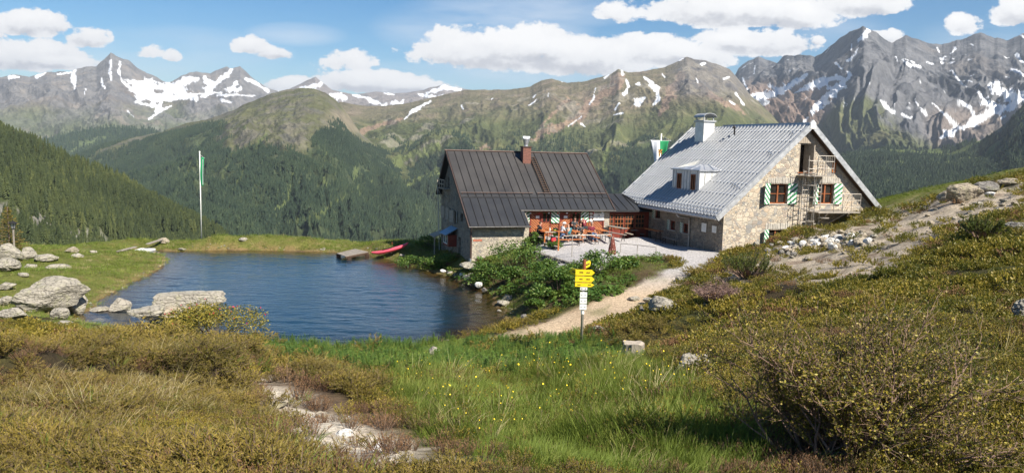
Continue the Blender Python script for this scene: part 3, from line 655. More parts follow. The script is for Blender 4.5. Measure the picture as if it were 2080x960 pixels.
# -- low forested spur right of the silver hut (about 2 km)
r = make_range('forest_slope', [(1560,420),(1640,330),(1690,318),(1730,308),(1800,300),(1870,305),(1930,300),(1990,285),(2030,262),(2060,235),(2085,212),(2200,190),(2600,180)],
    [(1560,520),(2600,520)], [(1560,2500),(1900,2700),(2100,2400),(2600,2200)], [(1560,1100),(2600,1000)], 140, 1.6, 50, 380, 61, 1., jag=1.2)
rk = nz(r, 230, 1); fi = nz(r, 50, 2)
c = paint(r, (.085, .11, .035), [((.14, .15, .06), sstep(.0, .3, fi)*.6), ((.10, .10, .10), sstep(1990, 2040, r['px'])*sstep(300, 270, r['py'])*.7), (FLOOR, sstep(-6, 20, r['py']-322+40*rk)*.85)])
r['forest'] = np.clip(sstep(-10, 16, r['py']-330+46*rk)+sstep(.12, .25, fi)*.35, 0, 1)
finish(r, c, 0*rk)
# -- near hillside on the left, covered in conifers (0.7 - 1 km)
r = make_range('left_hillside', [(-700,120),(-300,190),(-60,250),(0,266),(30,280),(60,290),(100,305),(150,330),(200,350),(240,368),(290,400),(340,428),(390,452),(430,475),(480,510),(520,540)],
    [(-700,620),(0,560),(520,570)], [(-700,1000),(0,980),(250,880),(520,700)], [(-700,420),(0,430),(520,520)], 150, 1.6, 34, 190, 71, 1., jag=.5)
rk = nz(r, 90, 1); fi = nz(r, 18, 2)
cliff = sstep(.05, .22, nz(r, 60, 8)+.25-dist_line(r['px'], r['py'], [(20,410),(60,430),(95,440),(110,470),(190,490)])/90)
c = paint(r, (.06, .075, .026), [((.11, .115, .038), sstep(.05, .4, rk)*.8), ((.20, .19, .16), cliff*.9), ((.16, .11, .05), sstep(.8, 1, 1-dist_line(r['px'], r['py'], [(-10,340),(20,345)])/40))])
r['forest'] = np.clip(sstep(-.25, .2, rk)*.85+.14, 0, 1)*(1-cliff*.8)
finish(r, c, 0*rk)
# -- valley bottom far below, joining everything out to the horizon
va = np.linspace(-math.pi*.55, math.pi*.55, 90); vr = np.array([60, 100, 160, 260, 420, 700, 1200, 2200, 4000, 7000, 10000, 13000], float)
vz = np.array([-30, -60, -110, -180, -260, -330, -380, -400, -380, -300, -200, -100], float)
VA, VR = np.meshgrid(va, vr, indexing='ij'); VZ = vz[None, :]+0*VA+.03*VR*fbm(VA*6, np.log(VR)*2, 0, 3, 9)
vm = np_mesh('valley_terrain', np.stack([(VR*np.sin(VA)).ravel(), (VR*np.cos(VA)).ravel(), VZ.ravel()], 1), grid_faces(len(va), len(vr)), True)
add_attr(vm, 'col', np.zeros((VA.size, 3))+np.array(FLOOR), 'COL'); add_attr(vm, 'snow', np.zeros(VA.size))
tag(link('valley_terrain', vm, None, MAT['mountain']), kind='structure')
# ------------------------------------------------------------------ instancing for what nobody could count
def geo_scatter(name, protos, P, rot, scl, idx, tint, kind='stuff', label=None, cat=None):
    me = bpy.data.meshes.new(name); n = len(P)
    me.vertices.add(n); me.vertices.foreach_set('co', np.asarray(P, np.float32).ravel())
    add_attr(me, 'rot', rot, 'VEC'); add_attr(me, 'scl', scl, 'VEC'); add_attr(me, 'tint', tint)
    a = me.attributes.new('idx', 'INT', 'POINT'); a.data.foreach_set('value', np.asarray(idx, np.int32))
    o = link(name, me); tag(o, label, cat, None, kind)
    pc = bpy.data.collections.new(name+'_kinds')
    for p in protos:
        for c in list(p.users_collection): c.objects.unlink(p)
        pc.objects.link(p)
    ng = bpy.data.node_groups.new(name+'_nodes', 'GeometryNodeTree')
    ng.interface.new_socket('Geometry', in_out='INPUT', socket_type='NodeSocketGeometry'); ng.interface.new_socket('Geometry', in_out='OUTPUT', socket_type='NodeSocketGeometry')
    N = ng.nodes; L = ng.links
    gi = N.new('NodeGroupInput'); go = N.new('NodeGroupOutput')
    mp = N.new('GeometryNodeMeshToPoints'); ip = N.new('GeometryNodeInstanceOnPoints'); ci = N.new('GeometryNodeCollectionInfo')
    ci.inputs['Collection'].default_value = pc; ci.inputs['Separate Children'].default_value = True; ci.inputs['Reset Children'].default_value = True
    def na(nm, ty):
        q = N.new('GeometryNodeInputNamedAttribute'); q.data_type = ty; q.inputs['Name'].default_value = nm; return q.outputs['Attribute']
    L.new(gi.outputs[0], mp.inputs['Mesh']); L.new(mp.outputs[0], ip.inputs['Points']); L.new(ci.outputs[0], ip.inputs['Instance'])
    ip.inputs['Pick Instance'].default_value = True
    L.new(na('idx', 'INT'), ip.inputs['Instance Index']); L.new(na('rot', 'FLOAT_VECTOR'), ip.inputs['Rotation']); L.new(na('scl', 'FLOAT_VECTOR'), ip.inputs['Scale'])
    L.new(ip.outputs[0], go.inputs[0])
    md = o.modifiers.new('scatter', 'NODES'); md.node_group = ng
    return o
def leafy(name, stops, rough=.65, trans=.35, tvar=.35, spec=.25):
    """leaf material; the instance's tint picks the tone along the ramp"""
    m, t, b = material(name, rough=rough, spec=spec)
    ti = t.attr('tint', 'Fac', 'INSTANCER'); lv = t.attr('leaf', 'Fac')
    f = t.math('ADD', t.math('MULTIPLY', ti, 1-tvar), t.math('MULTIPLY', lv, tvar))
    c = t.ramp(f, stops); t.set(b, 'Base Color', c)
    if trans:
        tl = t.new('ShaderNodeBsdfTranslucent'); t.set(tl, 'Color', t.mix(.5, c, (.35, .42, .05), 'MIX'))
        mx = t.new('ShaderNodeMixShader'); mx.inputs[0].default_value = trans*.5
        t.l.new(b.outputs[0], mx.inputs[1]); t.l.new(tl.outputs[0], mx.inputs[2]); t.l.new(mx.outputs[0], t.n['Material Output'].inputs[0])
    MAT[name] = m; return m
def conifer_mesh(name, seed, tiers, seg, mats, trunk=True, droop=.25, width=.17):
    R = random.Random(seed); V = []; F = []; MI = []; LV = []
    if trunk:
        n = 5
        for z, r in ((-.08, .018), (.9, .004)):
            for k in range(n): V.append((r*math.cos(2*math.pi*k/n), r*math.sin(2*math.pi*k/n), z)); LV.append(.5)
        for k in range(n): F.append((k, (k+1) % n, n+(k+1) % n, n+k)); MI.append(1)
    for i in range(tiers):
        f = i/(tiers-1) if tiers > 1 else 0
        z = .10+.88*f**.92; r = width*(1-f)**.8*(R.uniform(.8, 1.2))+.008; h = .9/tiers*R.uniform(1.3, 1.9)
        a0 = R.random()*6.28; b0 = len(V); V.append((0, 0, min(1., z+h))); LV.append(R.random())
        for k in range(seg*2):
            a = a0+math.pi*k/seg; rr = r*(R.uniform(.85, 1.2) if k % 2 == 0 else R.uniform(.35, .6))
            V.append((rr*math.cos(a), rr*math.sin(a), z-droop*rr*(1.3 if k % 2 == 0 else .4)+R.uniform(-.01, .01))); LV.append(R.random())
        for k in range(seg*2): F.append((b0, b0+1+k, b0+1+(k+1) % (seg*2))); MI.append(0)
    me = bpy.data.meshes.new(name); me.from_pydata(V, [], F)
    for m in mats: me.materials.append(m)
    me.polygons.foreach_set('material_index', MI); add_attr(me, 'leaf', LV)
    return me
leafy('needles_far', [(0, (.014, .028, .016)), (.45, (.027, .047, .024)), (.8, (.046, .068, .03)), (1, (.08, .10, .04))], .8, 0)
leafy('needles_near', [(0, (.016, .026, .009)), (.4, (.032, .045, .014)), (.75, (.058, .072, .020)), (1, (.12, .125, .035))], .75, 0)
MAT['bark'] = worn('bark', (.16, .12, .09), .9, sc=12, bump=.4)
def proto(name, me): o = bpy.data.objects.new(name, me); COL.objects.link(o); return o
def forest(name, r, count, h, hv, protos, seed, pw=1.0):
    R = np.random.default_rng(seed); nu, nv = r['X'].shape
    vis = (r['t'] > .0)*(r['px'] > -120)*(r['px'] < 2200)*(r['py'] < 540)*(r['py'] > 0)
    # area of each cell as a weight
    du = np.hypot(np.gradient(r['X'], axis=0), np.gradient(r['Y'], axis=0)); dv = np.hypot(np.gradient(r['X'], axis=1), np.gradient(r['Y'], axis=1))
    w = (r['forest']*vis*du*dv)[:-1, :-1]*(r['snow'][:-1, :-1] < .3)
    w = w.ravel()/w.sum(); k = R.choice(len(w), count, p=w); i, j = k//(nv-1), k % (nv-1)
    fx, fy = R.random(count), R.random(count)
    def s(Q): return (Q[i, j]*(1-fx)+Q[i+1, j]*fx)*(1-fy)+(Q[i, j+1]*(1-fx)+Q[i+1, j+1]*fx)*fy
    P = np.stack([s(r['X']), s(r['Y']), s(r['Z'])], 1); P[:, 2] -= h*.04
    hh = h*(1+hv*R.uniform(-1, 1, count)); tn = np.clip(.45+.45*fbm(P[:, 0]/70, P[:, 1]/70, 0, 3, seed)+R.normal(0, .2, count), 0, 1)
    wd = hh*R.uniform(.85, 1.25, count)
    rot = np.stack([R.normal(0, .03, count), R.normal(0, .03, count), R.uniform(0, 6.28, count)], 1)
    return geo_scatter(name, protos, P, rot, np.stack([wd, wd, hh], 1), R.integers(0, len(protos), count), tn)
far_t = [proto('conifer_kind', conifer_mesh('conifer_kind', 20+i, 4, 4, [MAT['needles_far'], MAT['bark']], False, width=.2)) for i in range(4)]
forest('ridge_forest', MTN['valley_ridge'], 95000, 11, .5, far_t, 1)
far_t2 = [proto('conifer_kind', conifer_mesh('conifer_kind', 30+i, 5, 4, [MAT['needles_far'], MAT['bark']], False, width=.2)) for i in range(4)]
forest('knoll_forest', MTN['forest_knoll'], 100000, 10.5, .5, far_t2, 2)
far_t3 = [proto('conifer_kind', conifer_mesh('conifer_kind', 50+i, 5, 4, [MAT['needles_far'], MAT['bark']], False, width=.2)) for i in range(4)]
forest('slope_forest', MTN['forest_slope'], 34000, 13, .5, far_t3, 3)
far_t4 = [proto('conifer_kind', conifer_mesh('conifer_kind', 60+i, 3, 4, [MAT['needles_far'], MAT['bark']], False, width=.2)) for i in range(3)]
forest('valley_forest', MTN['valley_floor'], 9000, 24, .4, far_t4, 4)
mid_t = [proto('conifer_kind', conifer_mesh('conifer_kind', 70+i, 11, 6, [MAT['needles_near'], MAT['bark']], True, width=.19)) for i in range(6)]
forest('hillside_forest', MTN['left_hillside'], 10500, 9.5, .6, mid_t, 5)

# ------------------------------------------------------------------ the air
def haze():
    zmax = max(float(r['Z'].max()) for r in MTN.values()); zmin = min(min(float(r['Z'].min()) for r in MTN.values()), float(VZ.min()))
    xm = max(float(np.abs(r['X']).max()) for r in MTN.values()); ym = max(float(r['Y'].max()) for r in MTN.values())
    yn = min(float(r['Y'].min()) for r in MTN.values())
    xm = max(xm, 13000); ym = max(ym, 13000); yn = min(yn, -2500)
    h = MB().box(-xm-50, xm+50, yn-50, ym+50, zmin-60, zmax+30)
    m = bpy.data.materials.new('haze'); m.use_nodes = True; t = NT(m); t.n.remove(t.n['Principled BSDF'])
    v = t.new('ShaderNodeVolumePrincipled'); v.inputs['Color'].default_value = (.78, .88, 1, 1); v.inputs['Density'].default_value = 5e-5; v.inputs['Anisotropy'].default_value = .2
    t.l.new(v.outputs[0], t.n['Material Output'].inputs['Volume'])
    o = h.build('haze', m); tag(o, kind='stuff')
haze()
# ------------------------------------------------------------------ building materials
def stone_wall(name, mortar, cols, sc=2.6, dirt=.3):
    m, t, b = material(name, rough=.92, spec=.2)
    P = t.coord('Object'); w = t.noise(P, 3.5, 4, .6, out=1)
    wp = t.new('ShaderNodeVectorMath', operation='MULTIPLY_ADD'); t.set(wp, 0, w); wp.inputs[1].default_value = (.22, .22, .16); t.set(wp, 2, t.scale(P, (1, 1, 1.45)))
    def v(scale, feat, out=0):
        q = t.new('ShaderNodeTexVoronoi', feature=feat); q.inputs['Scale'].default_value = scale; t.set(q, 'Vector', wp.outputs[0]); q.inputs['Randomness'].default_value = .85; return q.outputs[out]
    edge = v(sc, 'DISTANCE_TO_EDGE'); cell = v(sc, 'F1', 1); edge2 = v(sc*2.1, 'DISTANCE_TO_EDGE'); cell2 = v(sc*2.1, 'F1', 1)
    big = t.rng(t.noise(P, .9, 3), .47, .53)
    e = t.mix(big, edge, edge2); c = t.mix(big, cell, cell2)
    sep = t.new('ShaderNodeSeparateColor'); t.set(sep, 0, c)
    stone = t.ramp(sep.outputs[0], [(i/(len(cols)-1), k) for i, k in enumerate(cols)], 'LINEAR')
    fine = t.noise(P, 14, 6, .65)
    stone = t.mix(.75, stone, t.mix(fine, (.45, .45, .45), (1.35, 1.35, 1.35)), 'MULTIPLY')
    jm = t.rng(t.math('ADD', e, t.math('MULTIPLY', t.math('SUBTRACT', fine, .5), .07)), .015, .06)
    mort = t.mix(.6, mortar, t.mix(fine, (.6, .6, .6), (1.3, 1.3, 1.3)), 'MULTIPLY')
    col = t.mix(jm, mort, stone)
    st = t.rng(t.noise(t.scale(P, (1, 1, .35)), 1.1, 5, .6), .42, .7)
    col = t.mix(t.math('MULTIPLY', st, dirt), col, (.16, .13, .095))
    t.set(b, 'Base Color', col)
    h = t.math('ADD', t.math('MULTIPLY', jm, 1.), t.math('MULTIPLY', fine, .6)); t.set(b, 'Normal', t.bump(h, .9, .05)); MAT[name] = m
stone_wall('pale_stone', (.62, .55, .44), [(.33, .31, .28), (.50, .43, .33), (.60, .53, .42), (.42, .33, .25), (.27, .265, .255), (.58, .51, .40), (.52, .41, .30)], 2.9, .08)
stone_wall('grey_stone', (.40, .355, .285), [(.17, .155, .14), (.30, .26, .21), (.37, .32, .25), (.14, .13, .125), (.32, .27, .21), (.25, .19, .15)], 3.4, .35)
stone_wall('cream_stone', (.56, .50, .40), [(.46, .40, .31), (.55, .49, .38), (.34, .29, .24), (.50, .44, .34), (.26, .24, .22), (.52, .46, .37)], 3.4, .12)
MAT['red_wood'] = worn('red_wood', (.17, .032, .018), .6, sc=5); MAT['brown_wood'] = worn('brown_wood', (.26, .085, .03), .55, sc=5)
MAT['dark_wood'] = worn('dark_wood', (.06, .035, .022), .8, sc=8); MAT['grey_wood'] = worn('grey_wood', (.34, .29, .23), .85, sc=8)
MAT['orange_wood'] = worn('orange_wood', (.42, .135, .035), .45, sc=5, amt=.18); MAT['weathered_wood'] = worn('weathered_wood', (.24, .21, .175), .9, sc=6, amt=.3)
MAT['zinc'] = worn('zinc', (.62, .63, .65), .42, .85, sc=3, amt=.15, bump=.03); MAT['zinc_dull'] = worn('zinc_dull', (.42, .43, .44), .55, .5, sc=4, amt=.2, bump=.03)
MAT['pale_metal'] = worn('pale_metal', (.70, .69, .65), .5, .15, sc=3, amt=.15, bump=.02)
MAT['galv'] = worn('galv', (.42, .38, .33), .5, .45, sc=9, amt=.25, bump=.05)
MAT['black_metal'] = worn('black_metal', (.03, .028, .027), .5, .3, sc=8); MAT['copper'] = worn('copper', (.075, .045, .036), .6, .2, sc=6)
MAT['white_paint'] = worn('white_paint', (.74, .74, .70), .6, sc=6, amt=.1); MAT['green_paint'] = worn('green_paint', (.035, .22, .09), .5, sc=6, amt=.2)
MAT['concrete'] = worn('concrete', (.40, .37, .32), .9, sc=4)
def glass():
    m, t, b = material('window_glass', (.012, .012, .012), .06, 0, .6); n = t.noise(t.coord('Object'), 1.2, 2); t.set(b, 'Base Color', t.ramp(n, [(.35, (.008, .007, .006)), (.65, (.035, .03, .026))])); MAT['glass'] = m
glass()
def roof_dark():
    m, t, b = material('dark_roof', rough=.5, metal=.35, spec=.4); P = t.coord('Object'); n = t.noise(P, .55, 5, .6); n2 = t.noise(P, 6, 4)
    sep = t.new('ShaderNodeSeparateXYZ', i_0=P)
    up = t.rng(t.math('ADD', sep.outputs[2], t.math('MULTIPLY', n, .5)), 4.1, 4.6)   # lower sheets painted bluish black like reflected sky, upper ones browner
    c = t.mix(up, t.mix(n, (.026, .028, .033), (.045, .047, .051)), t.mix(n, (.045, .043, .042), (.078, .073, .070)))
    c = t.mix(.4, c, t.mix(n2, (.7, .7, .7), (1.3, 1.3, 1.3)), 'MULTIPLY')
    t.set(b, 'Base Color', c); t.set(b, 'Roughness', t.rng(n, .3, .7, .42, .58)); t.set(b, 'Normal', t.bump(t.noise(P, 1.5, 3), .12, .05)); MAT['dark_roof'] = m
roof_dark()
def roof_silver():
    m, t, b = material('silver_roof', rough=.42, metal=.45); P = t.coord('Object'); n = t.noise(P, 1.1, 5, .6); n2 = t.noise(t.scale(P, (.3, 4, .3)), 3, 4)
    t.set(b, 'Base Color', t.mix(n, (.35, .36, .375), (.53, .54, .55))); t.set(b, 'Roughness', t.rng(n2, .3, .7, .30, .46)); t.set(b, 'Normal', t.bump(t.noise(P, 2.2, 3), .10, .04)); MAT['silver_roof'] = m
roof_silver()
RZ = math.radians(19.02)

def window_unit(root, cx, cz, w, h, y, mull=1, transom=True, ax='x', frame='red_wood', sill=True, name='window'):
    """a window in a wall; ax 'x': wall runs along x and faces -y at y; ax 'y': wall runs along y and faces -x at x=y"""
    def T(a, d, z): return (a, y+d, z) if ax == 'x' else (y+d, a, z)
    def bx(mb, a0, a1, d0, d1, z0, z1):
        p, q = T(a0, d0, z0), T(a1, d1, z1); mb.box(min(p[0], q[0]), max(p[0], q[0]), min(p[1], q[1]), max(p[1], q[1]), z0, z1)
    f = MB(); e = .065
    x0, x1, z0, z1 = cx-w/2, cx+w/2, cz-h/2, cz+h/2
    bx(f, x0, x0+e, .08, .17, z0, z1); bx(f, x1-e, x1, .08, .17, z0, z1); bx(f, x0+e, x1-e, .08, .17, z0, z0+e); bx(f, x0+e, x1-e, .08, .17, z1-e, z1)
    if mull: bx(f, cx-.045, cx+.045, .075, .165, z0+e, z1-e)
    if transom: bx(f, x0+e, cx-.046, .095, .155, cz-.02, cz+.02); bx(f, cx+.046, x1-e, .095, .155, cz-.02, cz+.02)
    fo = f.build(name, MAT[frame], root)
    p = MB(); bx(p, x0+.02, x1-.02, .14, .15, z0+.02, z1-.02); p.build('pane', MAT['glass'], fo)
    if sill: s = MB(); bx(s, x0-.08, x1+.08, -.07, .12, z0-.06, z0-.003); s.build('sill', MAT['concrete'], fo)
    return fo
def shutter(root, hinge, width, h, ang, ax='x', stripe=1, z0=0, n=5):
    """white shutter with green diagonal stripes; hinge (x,y) local, swung by ang from the wall direction"""
    t = .035; W_, G_ = MAT['white_paint'], MAT['green_paint']
    mb = MB(); mb.box(0, width, -t, 0, 0, h)
    o = mb.build('shutter', W_, root); o.location = (hinge[0], hinge[1], z0); o.rotation_euler = (0, 0, ang)
    # stripes are painted battens, clipped to the board on both faces
    sb = MB(); s = h/n*1.0
    tot = h+width
    for k in range(-1, int(tot/s)+2):
        a = k*s*2*.62
        for yf in (-t-.004, .004):
            def clip(poly):
                def cut(P, f):
                    out = []
                    for i in range(len(P)):
                        p, q = P[i], P[(i+1) % len(P)]; a_, b_ = f(p), f(q)
                        if a_ >= 0: out.append(p)
                        if a_*b_ < 0: u_ = a_/(a_-b_); out.append((p[0]+(q[0]-p[0])*u_, p[1]+(q[1]-p[1])*u_))
                    return out
                for f in (lambda p: p[0], lambda p: width-p[0], lambda p: p[1], lambda p: h-p[1]):
                    if len(poly) < 3: return poly
                    poly = cut(poly, f)
                return poly
            if stripe > 0: q = [(-.1, a-width*.9), (-.1, a-width*.9+s*.62), (width+.1, a+s*.62+.2*width*.9), (width+.1, a+.2*width*.9)]
            else: q = [(-.1, a+.2*width*.9), (-.1, a+s*.62+.2*width*.9), (width+.1, a-width*.9+s*.62), (width+.1, a-width*.9)]
            q = clip(q)
            if len(q) >= 3: sb.add([(p[0], yf, p[1]) for p in q], [tuple(range(len(q)))])
    if sb.v: sb.build('stripes', G_, o, fix=False)
    return o

# ------------------------------------------------------------------ the pale stone hut with the silver roof
def silver_hut():
    H = empty('stone_hut', (CR[0], CR[1], 2.2), RZ, 'pale stone mountain hut with a ribbed silver metal roof and dormer', 'hut', )
    Wd, L, K, ZR = 11.0, 12.0, .886, 7.56; XR = 5.45
    zr = lambda x: ZR-K*abs(x-XR)
    g = [(0, -1.6), (Wd, -1.6), (Wd, zr(Wd)-.28), (XR, ZR-.30), (0, zr(0)-.28)]
    wall = MB().prism([(x, 0, z) for x, z in g], (0, L, 0)).build('wall', MAT['pale_stone'], H)
    # the darker stone is the second material, on the faces that look along -x
    niches = [(3.08, 4.28, -.1, .24, 2.85, 4.02), (6.55, 7.65, -.1, .24, 2.85, 4.05), (3.18, 4.22, -.1, .24, .25, 1.30), (4.95, 5.95, -.1, .55, 4.72, 6.42),
              (-.1, .24, 7.25, 7.95, 1.25, 1.95), (-.1, .24, 5.28, 5.95, .70, 1.30), (-.1, .24, 3.72, 4.35, .68, 1.28)]
    cut_boxes(wall, niches)
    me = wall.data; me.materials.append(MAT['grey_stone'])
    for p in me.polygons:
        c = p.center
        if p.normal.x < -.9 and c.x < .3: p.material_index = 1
    # roof slabs
    rf = MB(); th = .2; y0, y1 = -.38, L+.4
    for sgn, xe in ((-1, -.68), (1, 11.55)):
        a, b_ = (xe, zr(xe)), (XR, ZR)
        rf.prism([(a[0], y0, a[1]-th), (b_[0], y0, b_[1]-th), (b_[0], y0, b_[1]), (a[0], y0, a[1])], (0, y1-y0, 0))
    roof = rf.build('roof', MAT['silver_roof'], H)
    rb = MB(); n = Vector((-K, 0, 1)).normalized()
    ys = np.arange(y0+.14, y1-.05, .36)
    for sgn in (-1, 1):
        xe = -.70 if sgn < 0 else 11.57
        nn = Vector((sgn*K, 0, 1)).normalized()
        for y in ys:
            p, q = Vector((xe, y, zr(xe))), Vector((XR+sgn*.10, y, ZR-.1*K))
            if sgn > 0 and y > 4: continue
            for (w_, h_, o_) in ((.17, .07, .03), (.11, .05, .085)):
                rb.beam(p+nn*o_, q+nn*o_, w_, h_, nn)
    rb.build('ribs', MAT['silver_roof'], roof)
    # panel overlaps running across the roof, and snow stops
    ov = MB()
    for k in range(8):
        x = -.05+k*.72; ov.beam((x, y0+.02, zr(x)+.055), (x, y1-.02, zr(x)+.055), .07, .03, Vector((-K, 0, 1)))
    for x in (-.60, -.38): ov.tube([(x, y0+.05, zr(x)+.12), (x, y1-.05, zr(x)+.12)], .022, 6)
    for x, ya, yb in ((1.0, .0, 1.1), (3.2, .1, .9), (4.6, .1, .7)): ov.tube([(x, ya, zr(x)+.13), (x+.28, yb, zr(x+.28)+.13)], .02, 6)
    ov.build('snow_stops', MAT['zinc'], roof)
    for sgn, xe in ((-1, -.72), (1, 11.6)):
        for yy in (y0-.02, y1+.02):
            MB().beam((xe, yy, zr(xe)-.10), (XR+sgn*.05, yy, ZR-.10), .06, .30, Vector((0, 0, 1))).build('verge_board', MAT['zinc_dull'], roof)
    rd = MB(); rd.prism([(XR-.22, y0, ZR-.16), (XR+.22, y0, ZR-.16), (XR+.1, y0, ZR+.10), (XR-.1, y0, ZR+.10)], (0, 8.9, 0)); rd.build('ridge_cap', MAT['zinc_dull'], roof)
    cp = MB(); cp.box(XR-.2, XR+.2, y0-.08, y0+.05, ZR-.28, ZR+.05); cp.prism([(XR-.2, y0-.08, ZR+.05), (XR+.2, y0-.08, ZR+.05), (XR, y0-.08, ZR+.24)], (0, .13, 0)); cp.build('finial', MAT['pale_metal'], roof)
    sf = MB(); 
    for sgn, xe in ((-1, -.55), (1, 11.4)): sf.prism([(xe, y0+.03, zr(xe)-.24), (XR, y0+.03, ZR-.24), (XR, y0+.03, ZR-.205), (xe, y0+.03, zr(xe)-.205)], (0, .34, 0))
    sf.build('soffit', MAT['dark_wood'], roof)
    ra = MB()
    for y in np.arange(0, L+.3, .75): ra.beam((-.62, y, zr(-.62)-.27), (.1, y, zr(.1)-.27), .12, .14)
    ra.build('rafter', MAT['grey_wood'], roof)
    gt = MB(); gt.tube([(-.75, y0, zr(-.7)-.10), (-.75, y1, zr(-.7)-.16)], .075, 8); gt.build('gutter', MAT['zinc_dull'], roof)
    dp = MB(); dp.tube([(-.74, 3.9, 1.86), (-.72, 3.75, 1.74), (-.10, 3.55, 1.66), (-.08, 3.5, 1.5), (-.08, 3.45, -.2), (-.22, 3.4, -.42)], .055, 8); dp.build('downpipe', MAT['galv'], H)
    # vertical boards under the ridge
    tb = MB()
    for i in range(8):
        x = 4.83+i*.16; tb.box(x, x+.145, -.045, -.003, 6.44, min(zr(x), zr(x+.145))-.30)
    tb.build('gable_board', MAT['grey_wood'], H)
    pk = MB(); pk.box(7.42, 7.68, -.05, -.003, 4.75, 5.35); pk.build('wooden_patch', MAT['orange_wood'], H)
    # windows and shutters in the gable
    for cx, cz, w, h in ((3.68, 3.435, 1.2, 1.17), (7.10, 3.45, 1.1, 1.2), (3.70, .775, 1.04, 1.05)):
        window_unit(H, cx, cz, w, h, .02, frame='brown_wood')
        shutter(H, (cx+w/2+.02, -.03), w*.5, h+.05, math.radians(-8), stripe=1, z0=cz-h/2-.02)
        shutter(H, (cx-w/2-.02, -.03), w*.5, h+.05, math.radians(180+25), stripe=1, z0=cz-h/2-.02)
    # stone lintels of upright stones
    for x0, x1, z in ((2.85, 4.6, 4.06), (6.45, 8.0, 4.10), (2.9, 4.5, 1.34)):
        lt = MB(); x = x0
        while x < x1:
            w = random.uniform(.12, .2); lt.box(x, x+w-.015, -.018-random.random()*.02, .1, z, z+.30+random.random()*.06); x += w
        lt.build('lintel', MAT['concrete'], H, bevel=.012)
    # door to the loft
    dr = MB(); dr.box(4.97, 5.93, .40, .46, 4.74, 6.40); d_ = dr.build('door', MAT['glass'], H)
    df = MB(); df.box(4.955, 5.02, .0, .4, 4.725, 6.415); df.box(5.88, 5.945, .0, .4, 4.725, 6.415); df.box(5.02, 5.88, .05, .4, 6.36, 6.415); df.build('frame', MAT['grey_wood'], d_)
    lf = MB(); lf.box(5.60, 5.66, -.5, .38, 4.78, 6.34); lf.build('door_leaf', MAT['grey_wood'], d_)
    th_ = MB(); th_.box(4.93, 5.97, -.02, .38, 4.66, 4.722); th_.build('threshold', MAT['brown_wood'], d_)
    # steel escape stair: balcony, two ladders with hoops, side platform
    es = MB(); gv = MAT['galv']
    es.box(4.85, 6.75, -1.0, -.03, 4.52, 4.57)
    fe = es.build('fire_escape', gv, H)
    rl = MB()
    for x in (4.9, 5.55, 6.1, 6.7):
        rl.tube([(x, -.97, 4.55), (x, -.97, 5.72)], .025, 6)
    for z in (5.0, 5.4, 5.72): rl.tube([(5.5, -.97, z), (6.7, -.97, z)], .02, 6); rl.tube([(6.7, -.97, z), (6.7, -.05, z)], .02, 6)
    for x in (6.25, 6.4, 6.55): rl.tube([(x, -.97, 4.55), (x, -.97, 5.72)], .012, 5)
    for z in (4.98, 5.45): rl.tube([(4.9, -.9, z), (5.1, -.95, z-.03), (5.5, -.97, z)], .018, 5)
    rl.tube([(5.9, -.05, 5.75), (5.9, -.05, 6.3), (6.0, -.1, 6.32)], .03, 6)
    rl.build('balcony_rail', gv, fe)
    def ladder(name, x0, x1, y, z0, z1, hoops=None, lean=0.):
        l = MB(); l.tube([(x0, y, z0), (x0+lean, y, z1)], .028, 6); l.tube([(x1, y, z0), (x1+lean, y, z1)], .028, 6)
        z = z0+.15
        while z < z1-.05:
            k = (z-z0)/(z1-z0)*lean; l.tube([(x0+k, y, z), (x1+k, y, z)], .017, 6); z += .27
        o = l.build(name, gv, fe)
        if hoops:
            hm = MB(); cx = (x0+x1)/2; r = .38; za = hoops[0]
            while za <= hoops[1]+.01:
                hm.tube([(cx+r*math.cos(a), y-.36-.36*math.sin(a)*1.0, za) for a in np.linspace(-.95, math.pi+.95, 13)], .018, 5, False); za += (hoops[1]-hoops[0])/hoops[2]
            for a in (.1, math.pi/2, math.pi-.1): hm.tube([(cx+r*math.cos(a), y-.36-.36*math.sin(a), hoops[0]), (cx+r*math.cos(a), y-.36-.36*math.sin(a), hoops[1])], .012, 5)
            hm.build('hoops', gv, fe)
    ladder('ladder', 5.02, 5.42, -.42, .85, 4.9, (1.9, 4.7, 4))
    ladder('ladder', 5.88, 6.26, -.55, 1.0, 5.5, None)
    pf = MB(); pf.box(5.85, 8.95, -.95, -.05, 2.36, 2.42)
    pf.tube([(7.9, -.9, 2.36), (7.2, -.05, 1.55)], .03, 6); pf.tube([(6.6, -.9, 2.36), (6.6, -.05, 1.7)], .03, 6); pf.build('side_platform', gv, fe)
    sr = MB()
    for x in (6.95, 7.6, 8.25, 8.9): sr.tube([(x, -.93, 2.4), (x, -.93, 3.5)], .024, 6)
    for z in (2.75, 3.12, 3.5): sr.tube([(6.95, -.93, z), (8.9, -.93, z)], .018, 6); sr.tube([(8.9, -.93, z), (8.9, -.05, z)], .018, 6)
    for x in (8.45, 8.6, 8.75): sr.tube([(x, -.93, 2.4), (x, -.93, 3.5)], .01, 5)
    sr.build('platform_rail', gv, fe)
    shl = MB(); shl.add([(6.45+.34*math.cos(a), -.7+.3*math.sin(a), 2.05) for a in np.linspace(0, 6.283, 16, False)]+[(6.45+.34*math.cos(a), -.7+.3*math.sin(a), 2.09) for a in np.linspace(0, 6.283, 16, False)], [tuple(range(16))[::-1], tuple(range(16, 32))]+[(i, (i+1) % 16, 16+(i+1) % 16, 16+i) for i in range(16)]); shl.build('landing_disc', gv, fe)
    # thin darker sheet imitating a shaded recess under the side platform
    ub = MB(); ub.box(6.5, 8.85, -.02, -.004, .9, 2.3); ub.build('recess_shade_sheet', MAT['grey_stone'], H)
